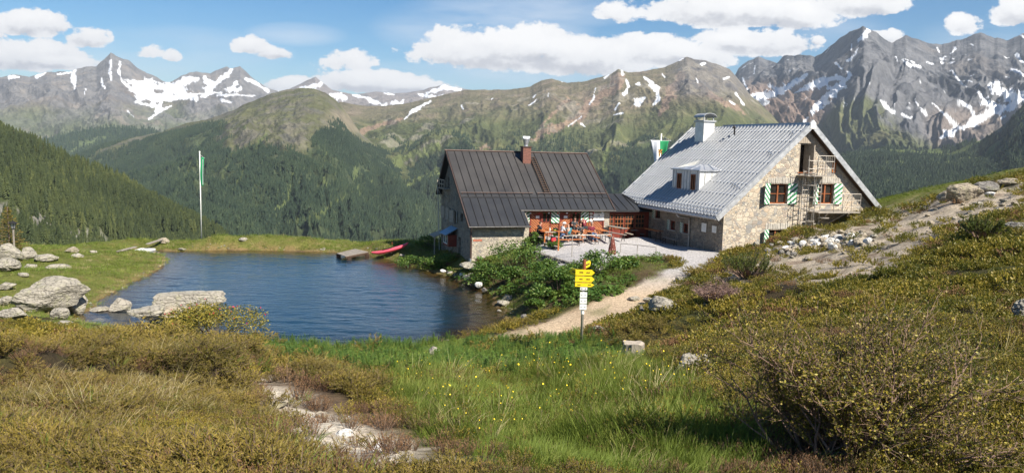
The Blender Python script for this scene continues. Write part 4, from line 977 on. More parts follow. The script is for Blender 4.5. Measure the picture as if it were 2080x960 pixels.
    # windows in the shaded long wall
    for cy, cz, w, h in ((7.60, 1.60, .70, .70), (5.615, 1.0, .67, .60), (4.035, .98, .63, .60)):
        window_unit(H, cy, cz, w, h, .02, ax='y', frame='red_wood', mull=0, transom=False)
        shutter(H, (-.03, cy+w/2+.02), w*.95, h+.04, math.radians(90-6), stripe=-1, z0=cz-h/2-.02)
    # notice boards on the long wall
    for yc, z0, z1, w in ((1.90, .98, 1.55, .55), (.82, 1.05, 1.50, .5)):
        nb = MB(); nb.box(-.05, -.004, yc-w/2, yc+w/2, z0, z1); o = nb.build('notice_board', MAT['grey_wood'], H)
        pp = MB(); pp.box(-.056, -.0503, yc-w/2+.03, yc+w/2-.03, z0+.03, z1-.03); p_ = pp.build('paper', MAT['white_paint'], o)
        ln = MB()
        for i in range(7):
            z = z1-.08-i*(z1-z0-.12)/7; ln.box(-.058, -.0565, yc-w/2+.07, yc+w/2-.07-random.random()*.15, z-.012, z)
        ln.build('writing', MAT['zinc_dull'], o)
    lm = MB(); lm.box(-.16, -.02, 10.35, 10.55, 1.05, 1.45); lm.build('wall_lamp', MAT['pale_metal'], H)
    yb = MB(); yb.box(-.04, -.003, 10.4, 10.75, .35, .85); yb.build('notice_board', MAT['yellow'], H)
    cpst = MB(); cpst.box(-.55, -.38, 11.7, 11.9, -.5, 1.95); cpst.build('corner_post', MAT['grey_wood'], H)
    gb = MB(); gb.box(-.02, .5, 11.2, 11.95, .9, 1.9); 
    # dormer on the left slope
    x0, x1 = .62, 2.95; ya, yb_ = 3.7, 6.95; ztop = 4.62
    dm = MB(); dm.prism([(x0, ya, zr(x0)-.02), (x1, ya, zr(x1)-.02), (x1-.5, ya, ztop), (x0, ya, ztop)], (0, yb_-ya, 0))
    d = dm.build('dormer', MAT['pale_metal'], H)
    for y in (3.95, 4.8, 5.15, 5.5, 6.45, 6.8): MB().box(x0-.03, x0-.003, y-.02, y+.02, zr(x0), ztop).build('seam', MAT['zinc_dull'], d)
    for x in (1.0, 1.5, 2.0): MB().box(x-.015, x+.015, ya-.03, ya-.003, zr(x), ztop).build('seam', MAT['zinc_dull'], d)
    for y in (4.375, 6.025):
        w = MB(); w.box(x0-.02, x0-.004, y-.2, y+.2, zr(x0)+.1, 4.30); wo = w.build('window', MAT['glass'], d)
        f = MB(); 
        for (a, b2, c, e) in ((y-.25, y-.19, zr(x0)+.09, 4.35), (y+.19, y+.25, zr(x0)+.09, 4.35), (y-.19, y+.19, 4.29, 4.35), (y-.19, y+.19, zr(x0)+.09, zr(x0)+.14), (y-.02, y+.02, zr(x0)+.14, 4.29)): f.box(x0-.06, x0-.021, a, b2, c, e)
        f.build('frame', MAT['brown_wood'], wo)
    ym = (ya+yb_)/2; dr_ = MB(); e = .10; zt = ztop+.02
    A1, A2, B1, B2 = (x0-e, ya-e, zt), (x0-e, yb_+e, zt), (x1+.25, ya-e, zt+.02), (x1+.25, yb_+e, zt+.02); M1, M2 = (x0+1.1, ym, zt+.30), (XR-2.3, ym, zt+.30)
    dr_.add([A1, A2, B1, B2, M1, M2, (A1[0], A1[1], zt-.07), (A2[0], A2[1], zt-.07), (B1[0], B1[1], zt-.07), (B2[0], B2[1], zt-.07)], [(0, 1, 4), (0, 4, 5, 2), (1, 3, 5, 4), (2, 5, 3), (0, 6, 7, 1), (0, 2, 8, 6), (1, 7, 9, 3), (6, 8, 9, 7), (2, 3, 9, 8)])
    dro = dr_.build('roof', MAT['zinc'], d)
    rr = MB()
    for f in (.15, .4, .65, .9):
        p = Vector(A1)*(1-f)+Vector(B1)*f; q = Vector(M1)*(1-f)+Vector(M2)*f; rr.beam(p+Vector((0, 0, .02)), q+Vector((0, 0, .02)), .03, .04)
        p = Vector(A2)*(1-f)+Vector(B2)*f; rr.beam(p+Vector((0, 0, .02)), q+Vector((0, 0, .02)), .03, .04)
    for f in (.3, .7):
        p = Vector(A1)*(1-f)+Vector(A2)*f; rr.beam(p+Vector((0, 0, .02)), Vector(M1)+Vector((0, 0, .02)), .03, .04)
    rr.build('ribs', MAT['zinc'], dro)
    # chimney
    ch = MB(); ch.box(4.1, 4.95, 8.95, 10.05, zr(4.1)-.1, 7.85); c = ch.build('chimney', MAT['pale_metal'], H)
    cc = MB(); cc.box(4.02, 5.03, 8.87, 10.13, 7.85, 7.95)
    for x, y in ((4.15, 9.05), (4.9, 9.05), (4.15, 9.95), (4.9, 9.95)): cc.box(x-.03, x+.03, y-.03, y+.03, 7.95, 8.2)
    n_ = 9; 
    prof = [(4.53+.52*math.cos(a), 8.2+.26*math.sin(a)) for a in np.linspace(math.pi, 0, n_)]
    cc.add([(x, 8.85, z) for x, z in prof]+[(x, 10.15, z) for x, z in prof]+[(x, 8.85, z-.04) for x, z in prof]+[(x, 10.15, z-.04) for x, z in prof], [(i, i+1, n_+i+1, n_+i) for i in range(n_-1)]+[(2*n_+i, 3*n_+i, 3*n_+i+1, 2*n_+i+1) for i in range(n_-1)]+[(i, 2*n_+i, 2*n_+i+1, i+1) for i in range(n_-1)])
    cc.build('chimney_cap', MAT['zinc_dull'], c)
    vp = MB(); vp.tube([(4.7, 6.2, zr(4.7)), (4.7, 6.2, zr(4.7)+.55), (4.6, 6.15, zr(4.7)+.62), (4.5, 6.1, zr(4.7)+.5)], .06, 8); vp.build('vent_pipe', MAT['black_metal'], roof)
    return H
MAT['yellow'] = worn('yellow', (.85, .60, .02), .45, sc=5, amt=.08)
silver_hut()

# ------------------------------------------------------------------ the darker hut with the terrace
def dark_hut():
    H = empty('stone_hut', (AD[0], AD[1], .9), RZ, 'old stone hut with a dark standing seam roof beside the pond', 'hut')
    K = .736; zf = lambda y: 2.32+K*(y+.45)             # roof plane, top side
    YR = 5.5; ZR = zf(YR); YB, ZB = 8.1, 3.75; KB = (ZR-ZB)/(YB-YR); zb = lambda y: ZR-KB*(y-YR)
    XR = 9.6
    # main body and the wing that reaches forward on the left
    body = MB().prism([(0, 1.2, -1.2), (0, YR, -1.2), (0, 7.9, -1.2), (0, 7.9, zb(7.9)-.2), (0, YR, ZR-.22), (0, 1.2, zf(1.2)-.2)], (XR-.1, 0, 0))
    w = body.build('wall', MAT['grey_stone'], H)
    cut_boxes(w, [(-.1, .22, 6.28, 6.92, 2.1, 2.9), (-.1, .22, 5.15, 5.75, 2.1, 2.9), (-.1, .22, 3.75, 4.45, 2.05, 2.85), (-.1, .3, 5.75, 6.3, 4.2, 4.95), (-.1, .22, 2.2, 2.75, 2.3, 2.8), (-.1, .3, 2.6, 3.2, .15, 1.25)])
    wing = MB().prism([(0, .0, -1.2), (0, 1.195, -1.2), (0, 1.195, zf(1.195)-.2), (0, .0, zf(0)-.2)], (3.64, 0, 0))
    wg = wing.build('front_wing', MAT['grey_stone'], H); wg.data.materials.append(MAT['cream_stone'])
    for p in wg.data.polygons:
        if p.normal.y < -.9: p.material_index = 1
    bk = MB(); bk.box(.06, .62, -.012, .003, 1.35, 1.47); bk.build('red_bricks', MAT['brick'], wg)
    # roof as thick sheets following the L-shaped eave
    th = .13; rf = MB()
    def slab(x0, x1, ya, yb, f):
        rf.prism([(x0, ya, f(ya)-th), (x0, yb, f(yb)-th), (x0, yb, f(yb)), (x0, ya, f(ya))], (x1-x0, 0, 0))
    slab(-.34, 3.5, -.45, .75, zf); slab(-.34, XR+.2, .75, YR, zf); slab(-.34, XR+.2, YR, YB, zb)
    roof = rf.build('roof', MAT['dark_roof'], H)
    sm = MB(); nf = Vector((0, -K, 1)); nbv = Vector((0, KB, 1))
    xs = np.arange(-.30, XR+.25, .51)
    for x in xs:
        sm.beam((x, 1.72, zf(1.72)+.022), (x, YR-.03, zf(YR-.03)+.022), .028, .05, nf)
        sm.beam((x, YR+.03, zb(YR+.03)+.02), (x, YB, zb(YB)+.02), .028, .05, nbv)
    for x in np.arange(-.30, XR+.25, .50):
        ye = -.44 if x < 3.4 else .77
        sm.beam((x+.06, ye, zf(ye)+.022), (x+.06, 1.62, zf(1.62)+.022), .028, .05, nf)
    sm.beam((-.34, 1.67, zf(1.67)+.012), (XR+.2, 1.67, zf(1.67)+.012), .06, .03, nf)
    sm.build('seams', MAT['black_metal'], roof)
    sg = MB()
    for a, b_ in ((-.25, 4.55), (4.8, XR+.1)):
        sg.tube([(a, 1.9, zf(1.9)+.12), (b_, 1.9, zf(1.9)+.12)], .03, 6)
        for x in np.arange(a+.1, b_, .8): sg.beam((x, 1.9, zf(1.9)), (x, 1.9, zf(1.9)+.12), .03, .03)
    sg.build('snow_guard', MAT['copper'], roof)
    ld = MB(); xa, xb = 5.38, 5.68; ya, yb = 1.98, 4.95
    for x in (xa, xb): ld.beam((x, ya, zf(ya)+.1), (x, yb, zf(yb)+.1), .04, .06, nf)
    for y in np.arange(ya+.08, yb, .19): ld.beam((xa, y, zf(y)+.11), (xb, y, zf(y)+.11), .05, .035, nf)
    ld.build('roof_ladder', MAT['dark_wood'], roof)
    tr = MB(); tr.tube([(-.45, YR, ZR+.03), (XR+.23, YR, ZR+.03)], .055, 6)
    tr.build('ridge_cap', MAT['copper'], roof)
    for x in (-.36, XR+.21):
        ye = -.47 if x < 0 else .73
        MB().beam((x, ye, zf(ye)-.07), (x, YR-.01, ZR-.07), .05, .2, nf).build('verge_board', MAT['copper'], roof); MB().beam((x, YR+.01, ZR-.07), (x, YB, ZB-.07), .05, .2, nbv).build('verge_board', MAT['copper'], roof)
    gt = MB(); gt.tube([(-.38, -.52, zf(-.45)-.06), (3.55, -.52, zf(-.45)-.06)], .06, 8); gt.tube([(3.3, .69, zf(.75)-.07), (XR+.25, .69, zf(.75)-.09)], .06, 8); gt.build('gutter', MAT['black_metal'], roof)
    dp = MB(); dp.tube([(-.2, -.52, zf(-.45)-.1), (-.2, -.42, 2.0), (-.1, -.09, 1.95), (-.09, -.08, .3)], .05, 8); dp.mi = 1; dp.tube([(-.09, -.08, .32), (-.09, -.08, -.6)], .06, 8)
    dp.build('downpipe', [MAT['copper'], MAT['zinc']], H)
    # brick chimney with a steel hood
    ch = MB(); ch.box(4.72, 5.28, 4.5, 5.05, 5.6, 7.05); c = ch.build('chimney', MAT['brick_chimney'], H)
    c2 = MB(); c2.box(4.68, 5.32, 4.46, 5.09, 7.05, 7.12); c2.build('chimney_cap', MAT['copper'], c)
    c3 = MB(); c3.mi = 0
    for i, (z, r, r2) in enumerate(((7.12, .14, .16), (7.12, .0, .0))): 
        if i == 0: c3.tube([(5, 4.78, 7.12), (5, 4.78, 7.2), (5, 4.78, 7.45), (5, 4.78, 7.62)], [.13, .13, .20, .24], 14)
    c3.tube([(4.76, 4.78, 7.70), (5.24, 4.78, 7.70)], .10, 14); c3.box(4.76, 4.80, 4.76, 4.80, 7.5, 7.7); c3.box(5.20, 5.24, 4.76, 4.80, 7.5, 7.7)
    c3.build('steel_hood', MAT['zinc'], c, smooth=False)
    # left wall windows with half open white shutters
    for cy, cz, w_, h in ((6.6, 2.5, .64, .8), (5.45, 2.5, .60, .8), (4.1, 2.45, .70, .8)):
        window_unit(H, cy, cz, w_, h, .02, ax='y', frame='white_paint', mull=1, sill=False)
        for sy, an in ((cy+w_/2+.02, 90+35), (cy-w_/2-.02, -90-35)):
            sh = MB(); sh.box(0, w_*.5, -.03, 0, 0, h); o = sh.build('shutter', MAT['grey_wood'], H); o.location = (-.03, sy, cz-h/2); o.rotation_euler = (0, 0, math.radians(an))
    window_unit(H, 2.475, 2.55, .55, .5, .02, ax='y', frame='dark_wood', mull=0, transom=False, sill=False)
    dd = MB(); dd.box(.2, .25, 5.8, 6.25, 4.25, 4.9); dd.build('loft_door', MAT['dark_wood'], H)
    d2 = MB(); d2.box(.2, .26, 2.62, 3.18, .15, 1.24); d2.build('door', MAT['dark_wood'], H)
    bl = MB(); bl.box(-.42, -.02, 5.6, 7.6, 4.12, 4.17)
    b = bl.build('balcony', MAT['grey_wood'], H)
    br = MB()
    for y in (5.65, 6.3, 6.95, 7.55): br.beam((-.4, y, 4.17), (-.4, y, 4.75), .05, .05)
    for z in (4.45, 4.74): br.beam((-.4, 5.62, z), (-.4, 7.58, z), .04, .05)
    br.beam((-.4, 7.5, 4.15), (-.03, 7.5, 3.3), .05, .05); br.beam((-.4, 5.7, 4.15), (-.03, 5.7, 3.3), .05, .05); br.build('rail', MAT['grey_wood'], b)
    pp = MB(); pp.tube([(-.4, 7.5, 4.15), (-.3, 7.5, 2.6), (-.2, 7.5, -.5)], .03, 6); pp.build('pipe', MAT['zinc_dull'], H)
    # small bay with a blue lean-to roof
    by = MB(); by.box(-.55, -.003, 3.6, 5.0, .55, 1.30); o = by.build('bay', MAT['red_wood'], H)
    wq = MB(); wq.box(-.575, -.555, 3.85, 4.75, .75, 1.25); wq.build('pane', MAT['glass'], o)
    wf = MB()
    for y in (3.82, 4.3, 4.76): wf.box(-.60, -.577, y-.03, y+.03, .7, 1.3)
    for z in (.72, 1.27): wf.box(-.60, -.577, 3.86, 4.73, z-.025, z+.025)
    wf.build('frame', MAT['white_paint'], o)
    bs = MB(); bs.prism([(-.78, 3.5, 1.28), (.0, 3.5, 1.72), (.0, 3.5, 1.77), (-.78, 3.5, 1.33)], (0, 1.65, 0)); bs.build('lean_to_roof', MAT['blue_sheet'], o)
    bp = MB(); bp.prism([(-.9, 6.2, .85), (-.02, 6.2, 1.15), (-.02, 6.2, 1.2), (-.9, 6.2, .9)], (0, 1.5, 0)); bp.beam((-.85, 6.25, -.5), (-.85, 6.25, .86), .07, .07); bp.build('porch_roof', MAT['grey_wood'], H)
    # terrace front clad in diagonal boards
    y = 1.2; x0, x1 = 3.66, 9.5; z0, z1 = 1.0, zf(.75)+.25
    cl = MB(); cl.box(x0, 9.15, y-.06, y-.004, z0-.6, 3.28); clo = cl.build('terrace_cladding', MAT['red_wood'], H)
    post = MB()
    for x in (3.75, 4.12, 4.88, 5.50, 6.10, 6.90, 7.56, 8.14, 9.2): post.box(x-.045, x+.045, y-.11, y-.061, z0, 3.26)
    post.box(x0, 9.25, y-.12, y-.062, 2.98, 3.12); post.build('posts', MAT['red_wood'], clo)
    bd = MB()
    for (xa, xb, sg_) in ((4.17, 4.84, -1), (4.92, 5.46, 1), (5.54, 6.06, -1), (6.14, 6.86, 1), (6.94, 7.52, -1), (7.60, 8.10, 1), (8.18, 9.15, -1)):
        zz = z0-.2
        while zz < 2.95:
            p = [(xa, zz), (xb, zz+(xb-xa)*.9*(1 if sg_ > 0 else -1))]
            za, zb_ = p[0][1], p[1][1]
            if min(za, zb_) > z0-.1 and max(za, zb_) < 2.97: bd.beam((xa, y-.066, za), (xb, y-.066, zb_), .014, .075, (0, 0, 1))
            zz += .16
    bd.build('diagonal_boards', MAT['orange_brown'], clo)
    for cx in (5.19, 7.22):
        f = MB(); f.box(cx-.27, cx+.27, y-.10, y-.066, 2.35, 2.98); fo = f.build('window', MAT['red_wood'], H)
        p = MB(); 
        for sx in (-1, 1): p.box(cx+sx*.13-.10, cx+sx*.13+.10, y-.105, y-.1005, 2.40, 2.94)
        p.build('pane', MAT['glass'], fo)
    for xs_, st in ((5.50, -1), (7.56, 1), (3.68, 1)):
        shutter(H, (xs_, y-.13), .56 if xs_ > 4 else .35, .70, 0, stripe=st, z0=2.33, n=4)
    for cx, cz in ((4.6, 2.70), (6.52, 2.70)):
        s = MB(); s.box(cx-.12, cx+.12, y-.10, y-.075, cz-.09, cz+.07); s.build('small_sign', MAT['white_paint'], H)
    for cz in (2.9, 2.68, 2.47):
        s = MB(); s.add([(8.31+.11*math.cos(a), y-.12, cz+.085*math.sin(a)) for a in np.linspace(0, 6.283, 14, False)]+[(8.31+.11*math.cos(a), y-.09, cz+.085*math.sin(a)) for a in np.linspace(0, 6.283, 14, False)], [tuple(range(14)), tuple(range(14, 28))[::-1]]+[(i, (i+1) % 14, 14+(i+1) % 14, 14+i) for i in range(14)]); s.build('oval_sign', MAT['white_paint'], H)
    s = MB(); s.box(8.46, 9.22, y-.14, y-.10, 2.46, 3.05); so = s.build('hut_sign', MAT['white_paint'], H)
    tx = MB()
    x = 8.52
    while x < 9.14: w_ = random.uniform(.03, .075); tx.box(x, x+w_, y-.143, y-.1405, 2.93, 2.99); x += w_+.012
    for z, a, b_ in ((2.62, 8.62, 8.78), (2.62, 8.86, 9.1), (2.54, 8.9, 9.12)): tx.box(a, b_, y-.143, y-.1405, z-.012, z+.012)
    k = 12
    for i in range(k):
        a, a2 = 6.283*i/k, 6.283*(i+1)/k; r1, r2 = .075, .045; cx, cz = 8.83, 2.78
        tx.add([(cx+r1*math.cos(a), y-.143, cz+r1*math.sin(a)), (cx+r1*math.cos(a2), y-.143, cz+r1*math.sin(a2)), (cx+r2*math.cos(a2), y-.143, cz+r2*math.sin(a2)), (cx+r2*math.cos(a), y-.143, cz+r2*math.sin(a))], [(0, 1, 2, 3)])
    tx.build('lettering', MAT['black_metal'], so, fix=False)
    pil = MB(); pil.box(9.25, 9.62, y-.10, y+.3, -.5, 3.25); pil.build('stone_pillar', MAT['cream_stone'], H)
    # string of lights and small pennants under the eave
    ga = MB(); pr = None
    for i in range(28):
        x = 3.8+i*.2; z = 3.0+.04*math.cos(i*1.57); p = (x, y-.38, z)
        if pr: ga.tube([pr, p], .008, 4)
        pr = p
    g_ = ga.build('garland', MAT['green_paint'], H)
    for i in range(9): x = 4.0+i*.62; MB().box(x-.04, x+.04, y-.41, y-.35, 2.93, 3.0).build('lantern', MAT['red_cloth' if i % 2 else 'white_paint'], g_)
    # red timber veranda at the back right
    v = MB(); v.box(9.75, 13.2, 2.3, 6.0, -.2, 2.95); vo = v.build('veranda', MAT['red_wood'], H)
    for i in range(4):
        cx = 10.15+i*.78
        f = MB(); f.box(cx-.33, cx+.33, 2.25, 2.297, 1.75, 2.75); fo = f.build('window', MAT['brown_wood'], vo)
        p = MB()
        for a in (-.22, 0, .22):
            for z in (1.85, 2.15, 2.45): p.box(cx+a-.085, cx+a+.085, 2.24, 2.2495, z, z+.24)
        p.build('pane', MAT['glass'], fo)
    r = MB(); r.add([(9.5, 1.95, 2.92), (13.5, 1.95, 2.92), (13.5, 6.3, 2.92), (9.5, 6.3, 2.92), (9.5, 1.95, 3.05), (13.5, 1.95, 3.05), (13.5, 6.3, 3.05), (9.5, 6.3, 3.05), (9.0, 4.2, 4.0), (12.0, 4.2, 4.0)],
        [(0, 3, 2, 1), (0, 1, 5, 4), (1, 2, 6, 5), (2, 3, 7, 6), (3, 0, 4, 7), (4, 5, 9, 8), (5, 6, 9), (6, 7, 8, 9), (7, 4, 8)]); ro = r.build('veranda_roof', MAT['dark_roof'], H)
    sr = MB()
    for i in range(7):
        x = 9.6+i*.6; q = (min(x, 11.9), 4.15, 4.0) if x <= 11.9 else (12.0, 4.1, 4.0); sr.beam((x, 1.97, 3.07), (q[0], q[1], q[2]+.01), .03, .04)
    sr.build('seams', MAT['black_metal'], ro)
    return H
MAT['brick'] = worn('brick', (.36, .12, .07), .85, sc=9); MAT['brick_chimney'] = worn('brick_chimney', (.17, .075, .055), .85, sc=10, amt=.4)
MAT['blue_sheet'] = worn('blue_sheet', (.14, .26, .38), .5, .2, sc=5); MAT['orange_brown'] = worn('orange_brown', (.36, .14, .055), .5, sc=6)
MAT['red_cloth'] = worn('red_cloth', (.45, .03, .03), .8, sc=10)
dark_hut()
# ------------------------------------------------------------------ plants
def g_at(Q, x, y):
    i = np.clip(np.searchsorted(gx, x)-1, 0, len(gx)-2); j = np.clip(np.searchsorted(gy, y)-1, 0, len(gy)-2); return Q[i, j]
class LM:
    """leaf mesh builder on numpy lists: quads with a per-leaf value"""
    def __init__(s, seed): s.R = random.Random(seed); s.V = []; s.F = []; s.L = []; s.M = []
    def quad(s, a, b, c, d, v, m=0):
        n = len(s.V); s.V += [tuple(a), tuple(b), tuple(c), tuple(d)]; s.F.append((n, n+1, n+2, n+3)); s.L += [v]*4; s.M.append(m)
    def blade(s, p, d, up, ln, w, bend, seg=3, v=None, m=0):
        v = s.R.random() if v is None else v
        p = Vector(p); d = Vector(d).normalized(); sd = d.cross(Vector(up))
        if sd.length < 1e-3: sd = Vector((1, 0, 0))
        sd.normalize(); a, b = p-sd*w/2, p+sd*w/2
        for i in range(seg):
            f = (i+1)/seg; d = (d+Vector((0, 0, -bend/seg))).normalized(); p = p+d*(ln/seg); ww = w*(1-f)**.7*.5+.0006
            c, e = p+sd*ww, p-sd*ww; s.quad(a, b, c, e, v, m); a, b = e, c
        return p
    def leaf(s, p, d, nrm, ln, w, v=None, m=0):
        """a pointed oval leaf as one folded diamond"""
        v = s.R.random() if v is None else v
        p = Vector(p); d = Vector(d).normalized(); sd = d.cross(Vector(nrm))
        if sd.length < 1e-3: sd = d.orthogonal()
        sd.normalize(); q = p+d*ln*.5; s.quad(p, q+sd*w/2, p+d*ln, q-sd*w/2, v, m)
    def stick(s, p, q, r, m=1, v=.5):
        p, q = Vector(p), Vector(q); d = (q-p).normalized(); a = d.orthogonal().normalized(); b = d.cross(a)
        c = [a, -a*.5+b*.87, -a*.5-b*.87]
        for i in range(3): s.quad(p+c[i]*r, p+c[(i+1) % 3]*r, q+c[(i+1) % 3]*r*.6, q+c[i]*r*.6, v, m)
    def mesh(s, name, mats):
        me = np_mesh(name, s.V, s.F)
        for m in mats: me.materials.append(m)
        me.polygons.foreach_set('material_index', s.M); add_attr(me, 'leaf', s.L); return me
    def rv(s, z0=-1, z1=1):
        a = s.R.random()*6.283; z = s.R.uniform(z0, z1); r = math.sqrt(max(0, 1-z*z)); return Vector((r*math.cos(a), r*math.sin(a), z))
leafy('grass_green', [(0, (.07, .10, .016)), (.4, (.12, .165, .026)), (.75, (.19, .22, .045)), (1, (.32, .30, .10))], .6, .5)
leafy('tall_green', [(0, (.05, .10, .02)), (.5, (.085, .155, .026)), (.85, (.14, .21, .035)), (1, (.22, .24, .05))], .55, .5)
leafy('heath_leaf', [(0, (.05, .065, .012)), (.3, (.11, .105, .018)), (.55, (.205, .16, .026)), (.78, (.30, .225, .036)), (1, (.36, .31, .05))], .5, .4)
leafy('heath_brown', [(0, (.10, .045, .028)), (.4, (.17, .09, .045)), (.75, (.25, .145, .07)), (1, (.36, .25, .13))], .8, .2)
leafy('juniper_leaf', [(0, (.06, .062, .015)), (.4, (.15, .118, .024)), (.75, (.24, .175, .036)), (1, (.34, .25, .06))], .6, .3)
leafy('dry_straw', [(0, (.20, .15, .07)), (.5, (.32, .26, .13)), (1, (.48, .42, .25))], .7, .3)
leafy('broad_green', [(0, (.030, .070, .014)), (.4, (.055, .115, .020)), (.75, (.10, .165, .03)), (1, (.17, .22, .05))], .5, .45)
leafy('pine_needles', [(0, (.035, .055, .012)), (.5, (.07, .095, .018)), (1, (.14, .15, .03))], .6, .2)
MAT['twig'] = worn('twig', (.11, .075, .055), .9, sc=20, bump=0); MAT['twig_grey'] = worn('twig_grey', (.20, .13, .095), .9, sc=20, bump=0)
MAT['flower_yellow'] = worn('flower_yellow', (.85, .60, .02), .6, sc=9, amt=.15, bump=0); MAT['flower_red'] = worn('flower_red', (.55, .03, .07), .6, sc=9, amt=.2, bump=0)
def grass_tuft(seed, n=30, h=.34, w=.006, spread=.10, mat='grass_green', bend=.7):
    s = LM(seed)
    for i in range(n):
        a = s.R.random()*6.283; r = spread*s.R.random()**.6; d = Vector((math.cos(a)*s.R.uniform(.1, .6), math.sin(a)*s.R.uniform(.1, .6), 1))
        s.blade((r*math.cos(a), r*math.sin(a), -.02), d, (math.cos(a+1), math.sin(a+1), .2), h*s.R.uniform(.5, 1.15), w*s.R.uniform(.7, 1.3), bend*s.R.uniform(.4, 1.5))
    return proto('grass_kind', s.mesh('grass_kind', [MAT[mat]]))
def tall_plant(seed, h=.44, n=40, stems=3):
    s = LM(seed)
    for k in range(stems):
        a = s.R.random()*6.283; top = Vector((s.R.uniform(-.10, .10), s.R.uniform(-.10, .10), h*s.R.uniform(.7, 1.1))); p0 = Vector((s.R.uniform(-.08, .08), s.R.uniform(-.08, .08), -.02)); s.stick(p0, p0+top, .0035, 0, .2)
        for i in range(n):
            f = (i+.5)/n; a += 2.4; up = .15+1.1*f
            ln = .115*(1-.55*f)*s.R.uniform(.75, 1.2); d = Vector((math.cos(a), math.sin(a), up)); s.blade(p0+top*(.12+.88*f), d, (0, 0, 1), ln, .021, .9, 2)
    return proto('plant_kind', s.mesh('plant_kind', [MAT['tall_green']]))
def heath(seed, n=30, h=.16, r=.17, leaf=.019, per=15, mat='heath_leaf', lw=.5, stick=True, flat=0.):
    s = LM(seed)
    for i in range(n):
        a = s.R.random()*6.283; rr = r*s.R.random()**.5; base = Vector((rr*.35*math.cos(a), rr*.35*math.sin(a), -.03))
        tip = Vector((rr*math.cos(a), rr*math.sin(a), h*(1-.45*(rr/r)**2)*s.R.uniform(.65, 1.15)))
        if stick: s.stick(base, tip, .0025)
        for k in range(per):
            f = 1-(k/per)**1.25*.75; p = base.lerp(tip, f); d = (s.rv(-.1, 1)+Vector((0, 0, .5-flat))+(tip-base).normalized()*.4)
            s.leaf(p, d, s.rv(0, 1), leaf*s.R.uniform(.7, 1.3), leaf*lw*s.R.uniform(.8, 1.2))
    return proto('heath_kind', s.mesh('heath_kind', [MAT[mat], MAT['twig']]))
def juniper(seed, n=26, r=.26, h=.15, per=30, leaf=.022):
    s = LM(seed)
    for i in range(n):
        a = s.R.random()*6.283; rr = r*s.R.uniform(.4, 1); b = Vector((0, 0, -.04)); m = Vector((rr*.6*math.cos(a), rr*.6*math.sin(a), h*.75*s.R.uniform(.6, 1.2))); t_ = Vector((rr*math.cos(a+.2), rr*math.sin(a+.2), h*s.R.uniform(.5, 1.3)))
        s.stick(b, m, .004); s.stick(m, t_, .003)
        for k in range(per):
            f = .25+.75*k/per; p = b.lerp(m, f*2) if f < .5 else m.lerp(t_, f*2-1)
            side = s.rv(-.4, 1); s.blade(p, side+(t_-m).normalized()*.9, s.rv(), leaf*s.R.uniform(.8, 1.7), leaf*.28, .1, 1)
    return proto('juniper_kind', s.mesh('juniper_kind', [MAT['juniper_leaf'], MAT['twig']]))
def broadleaf(seed, n=16, ln=.24, w=.11, h=.22, mat='broad_green'):
    s = LM(seed)
    for i in range(n):
        a = s.R.random()*6.283; t_ = s.R.uniform(.2, 1.1); d = Vector((math.cos(a), math.sin(a), t_)); p = Vector((.05*math.cos(a), .05*math.sin(a), 0)); q = p+d.normalized()*h*s.R.uniform(.4, 1)
        s.stick(p, q, .006, 0, .3); l = ln*s.R.uniform(.7, 1.2); v = s.R.random(); sd = d.cross(Vector((0, 0, 1))).normalized()
        d2 = (d+Vector((0, 0, -.35))).normalized(); m1 = q+d2*l*.45; d3 = (d2+Vector((0, 0, -.5))).normalized(); e = m1+d3*l*.5
        s.quad(q, m1+sd*w/2+Vector((0, 0, .02)), m1, q, v); s.quad(q, m1, m1-sd*w/2+Vector((0, 0, .02)), q, v)
        s.quad(m1+sd*w/2+Vector((0, 0, .02)), e, m1, m1, v); s.quad(m1, e, m1-sd*w/2+Vector((0, 0, .02)), m1, v)
    me = bpy.data.meshes.new('leaf_kind'); F = [tuple(dict.fromkeys(f)) for f in s.F]
    # merge repeated corners
    F2 = []
    for f in s.F:
        vs = []; 
        for i in f:
            if not any((Vector(s.V[i])-Vector(s.V[j])).length < 1e-6 for j in vs): vs.append(i)
        F2.append(tuple(vs))
    me.from_pydata(s.V, [], [f for f in F2 if len(f) > 2]); me.materials.append(MAT[mat]); add_attr(me, 'leaf', s.L)
    return proto('leaf_kind', me)
def flower(seed, h=.38, mat='flower_yellow'):
    s = LM(seed); 
    for k in range(3):
        p0 = Vector((s.R.uniform(-.1, .1), s.R.uniform(-.1, .1), 0)); top = p0+Vector((s.R.uniform(-.06, .06), s.R.uniform(-.06, .06), h*s.R.uniform(.7, 1.1))); s.stick(p0, top, .002, 0, .4)
        tilt = s.rv(.5, 1); a_ = tilt.orthogonal().normalized(); b_ = tilt.cross(a_)
        for i in range(8):
            an = i*math.pi/4; d = a_*math.cos(an)+b_*math.sin(an)+tilt*.2; s.leaf(top, d, tilt, .009, .005, .5, 1)
        for i in range(3): s.blade(p0+Vector((0, 0, .02)), Vector((math.cos(i*2.1), math.sin(i*2.1), .8)), (0, 0, 1), .12, .02, .8, 2)
    return proto('flower_kind', s.mesh('flower_kind', [MAT['grass_green'], MAT[mat]]))
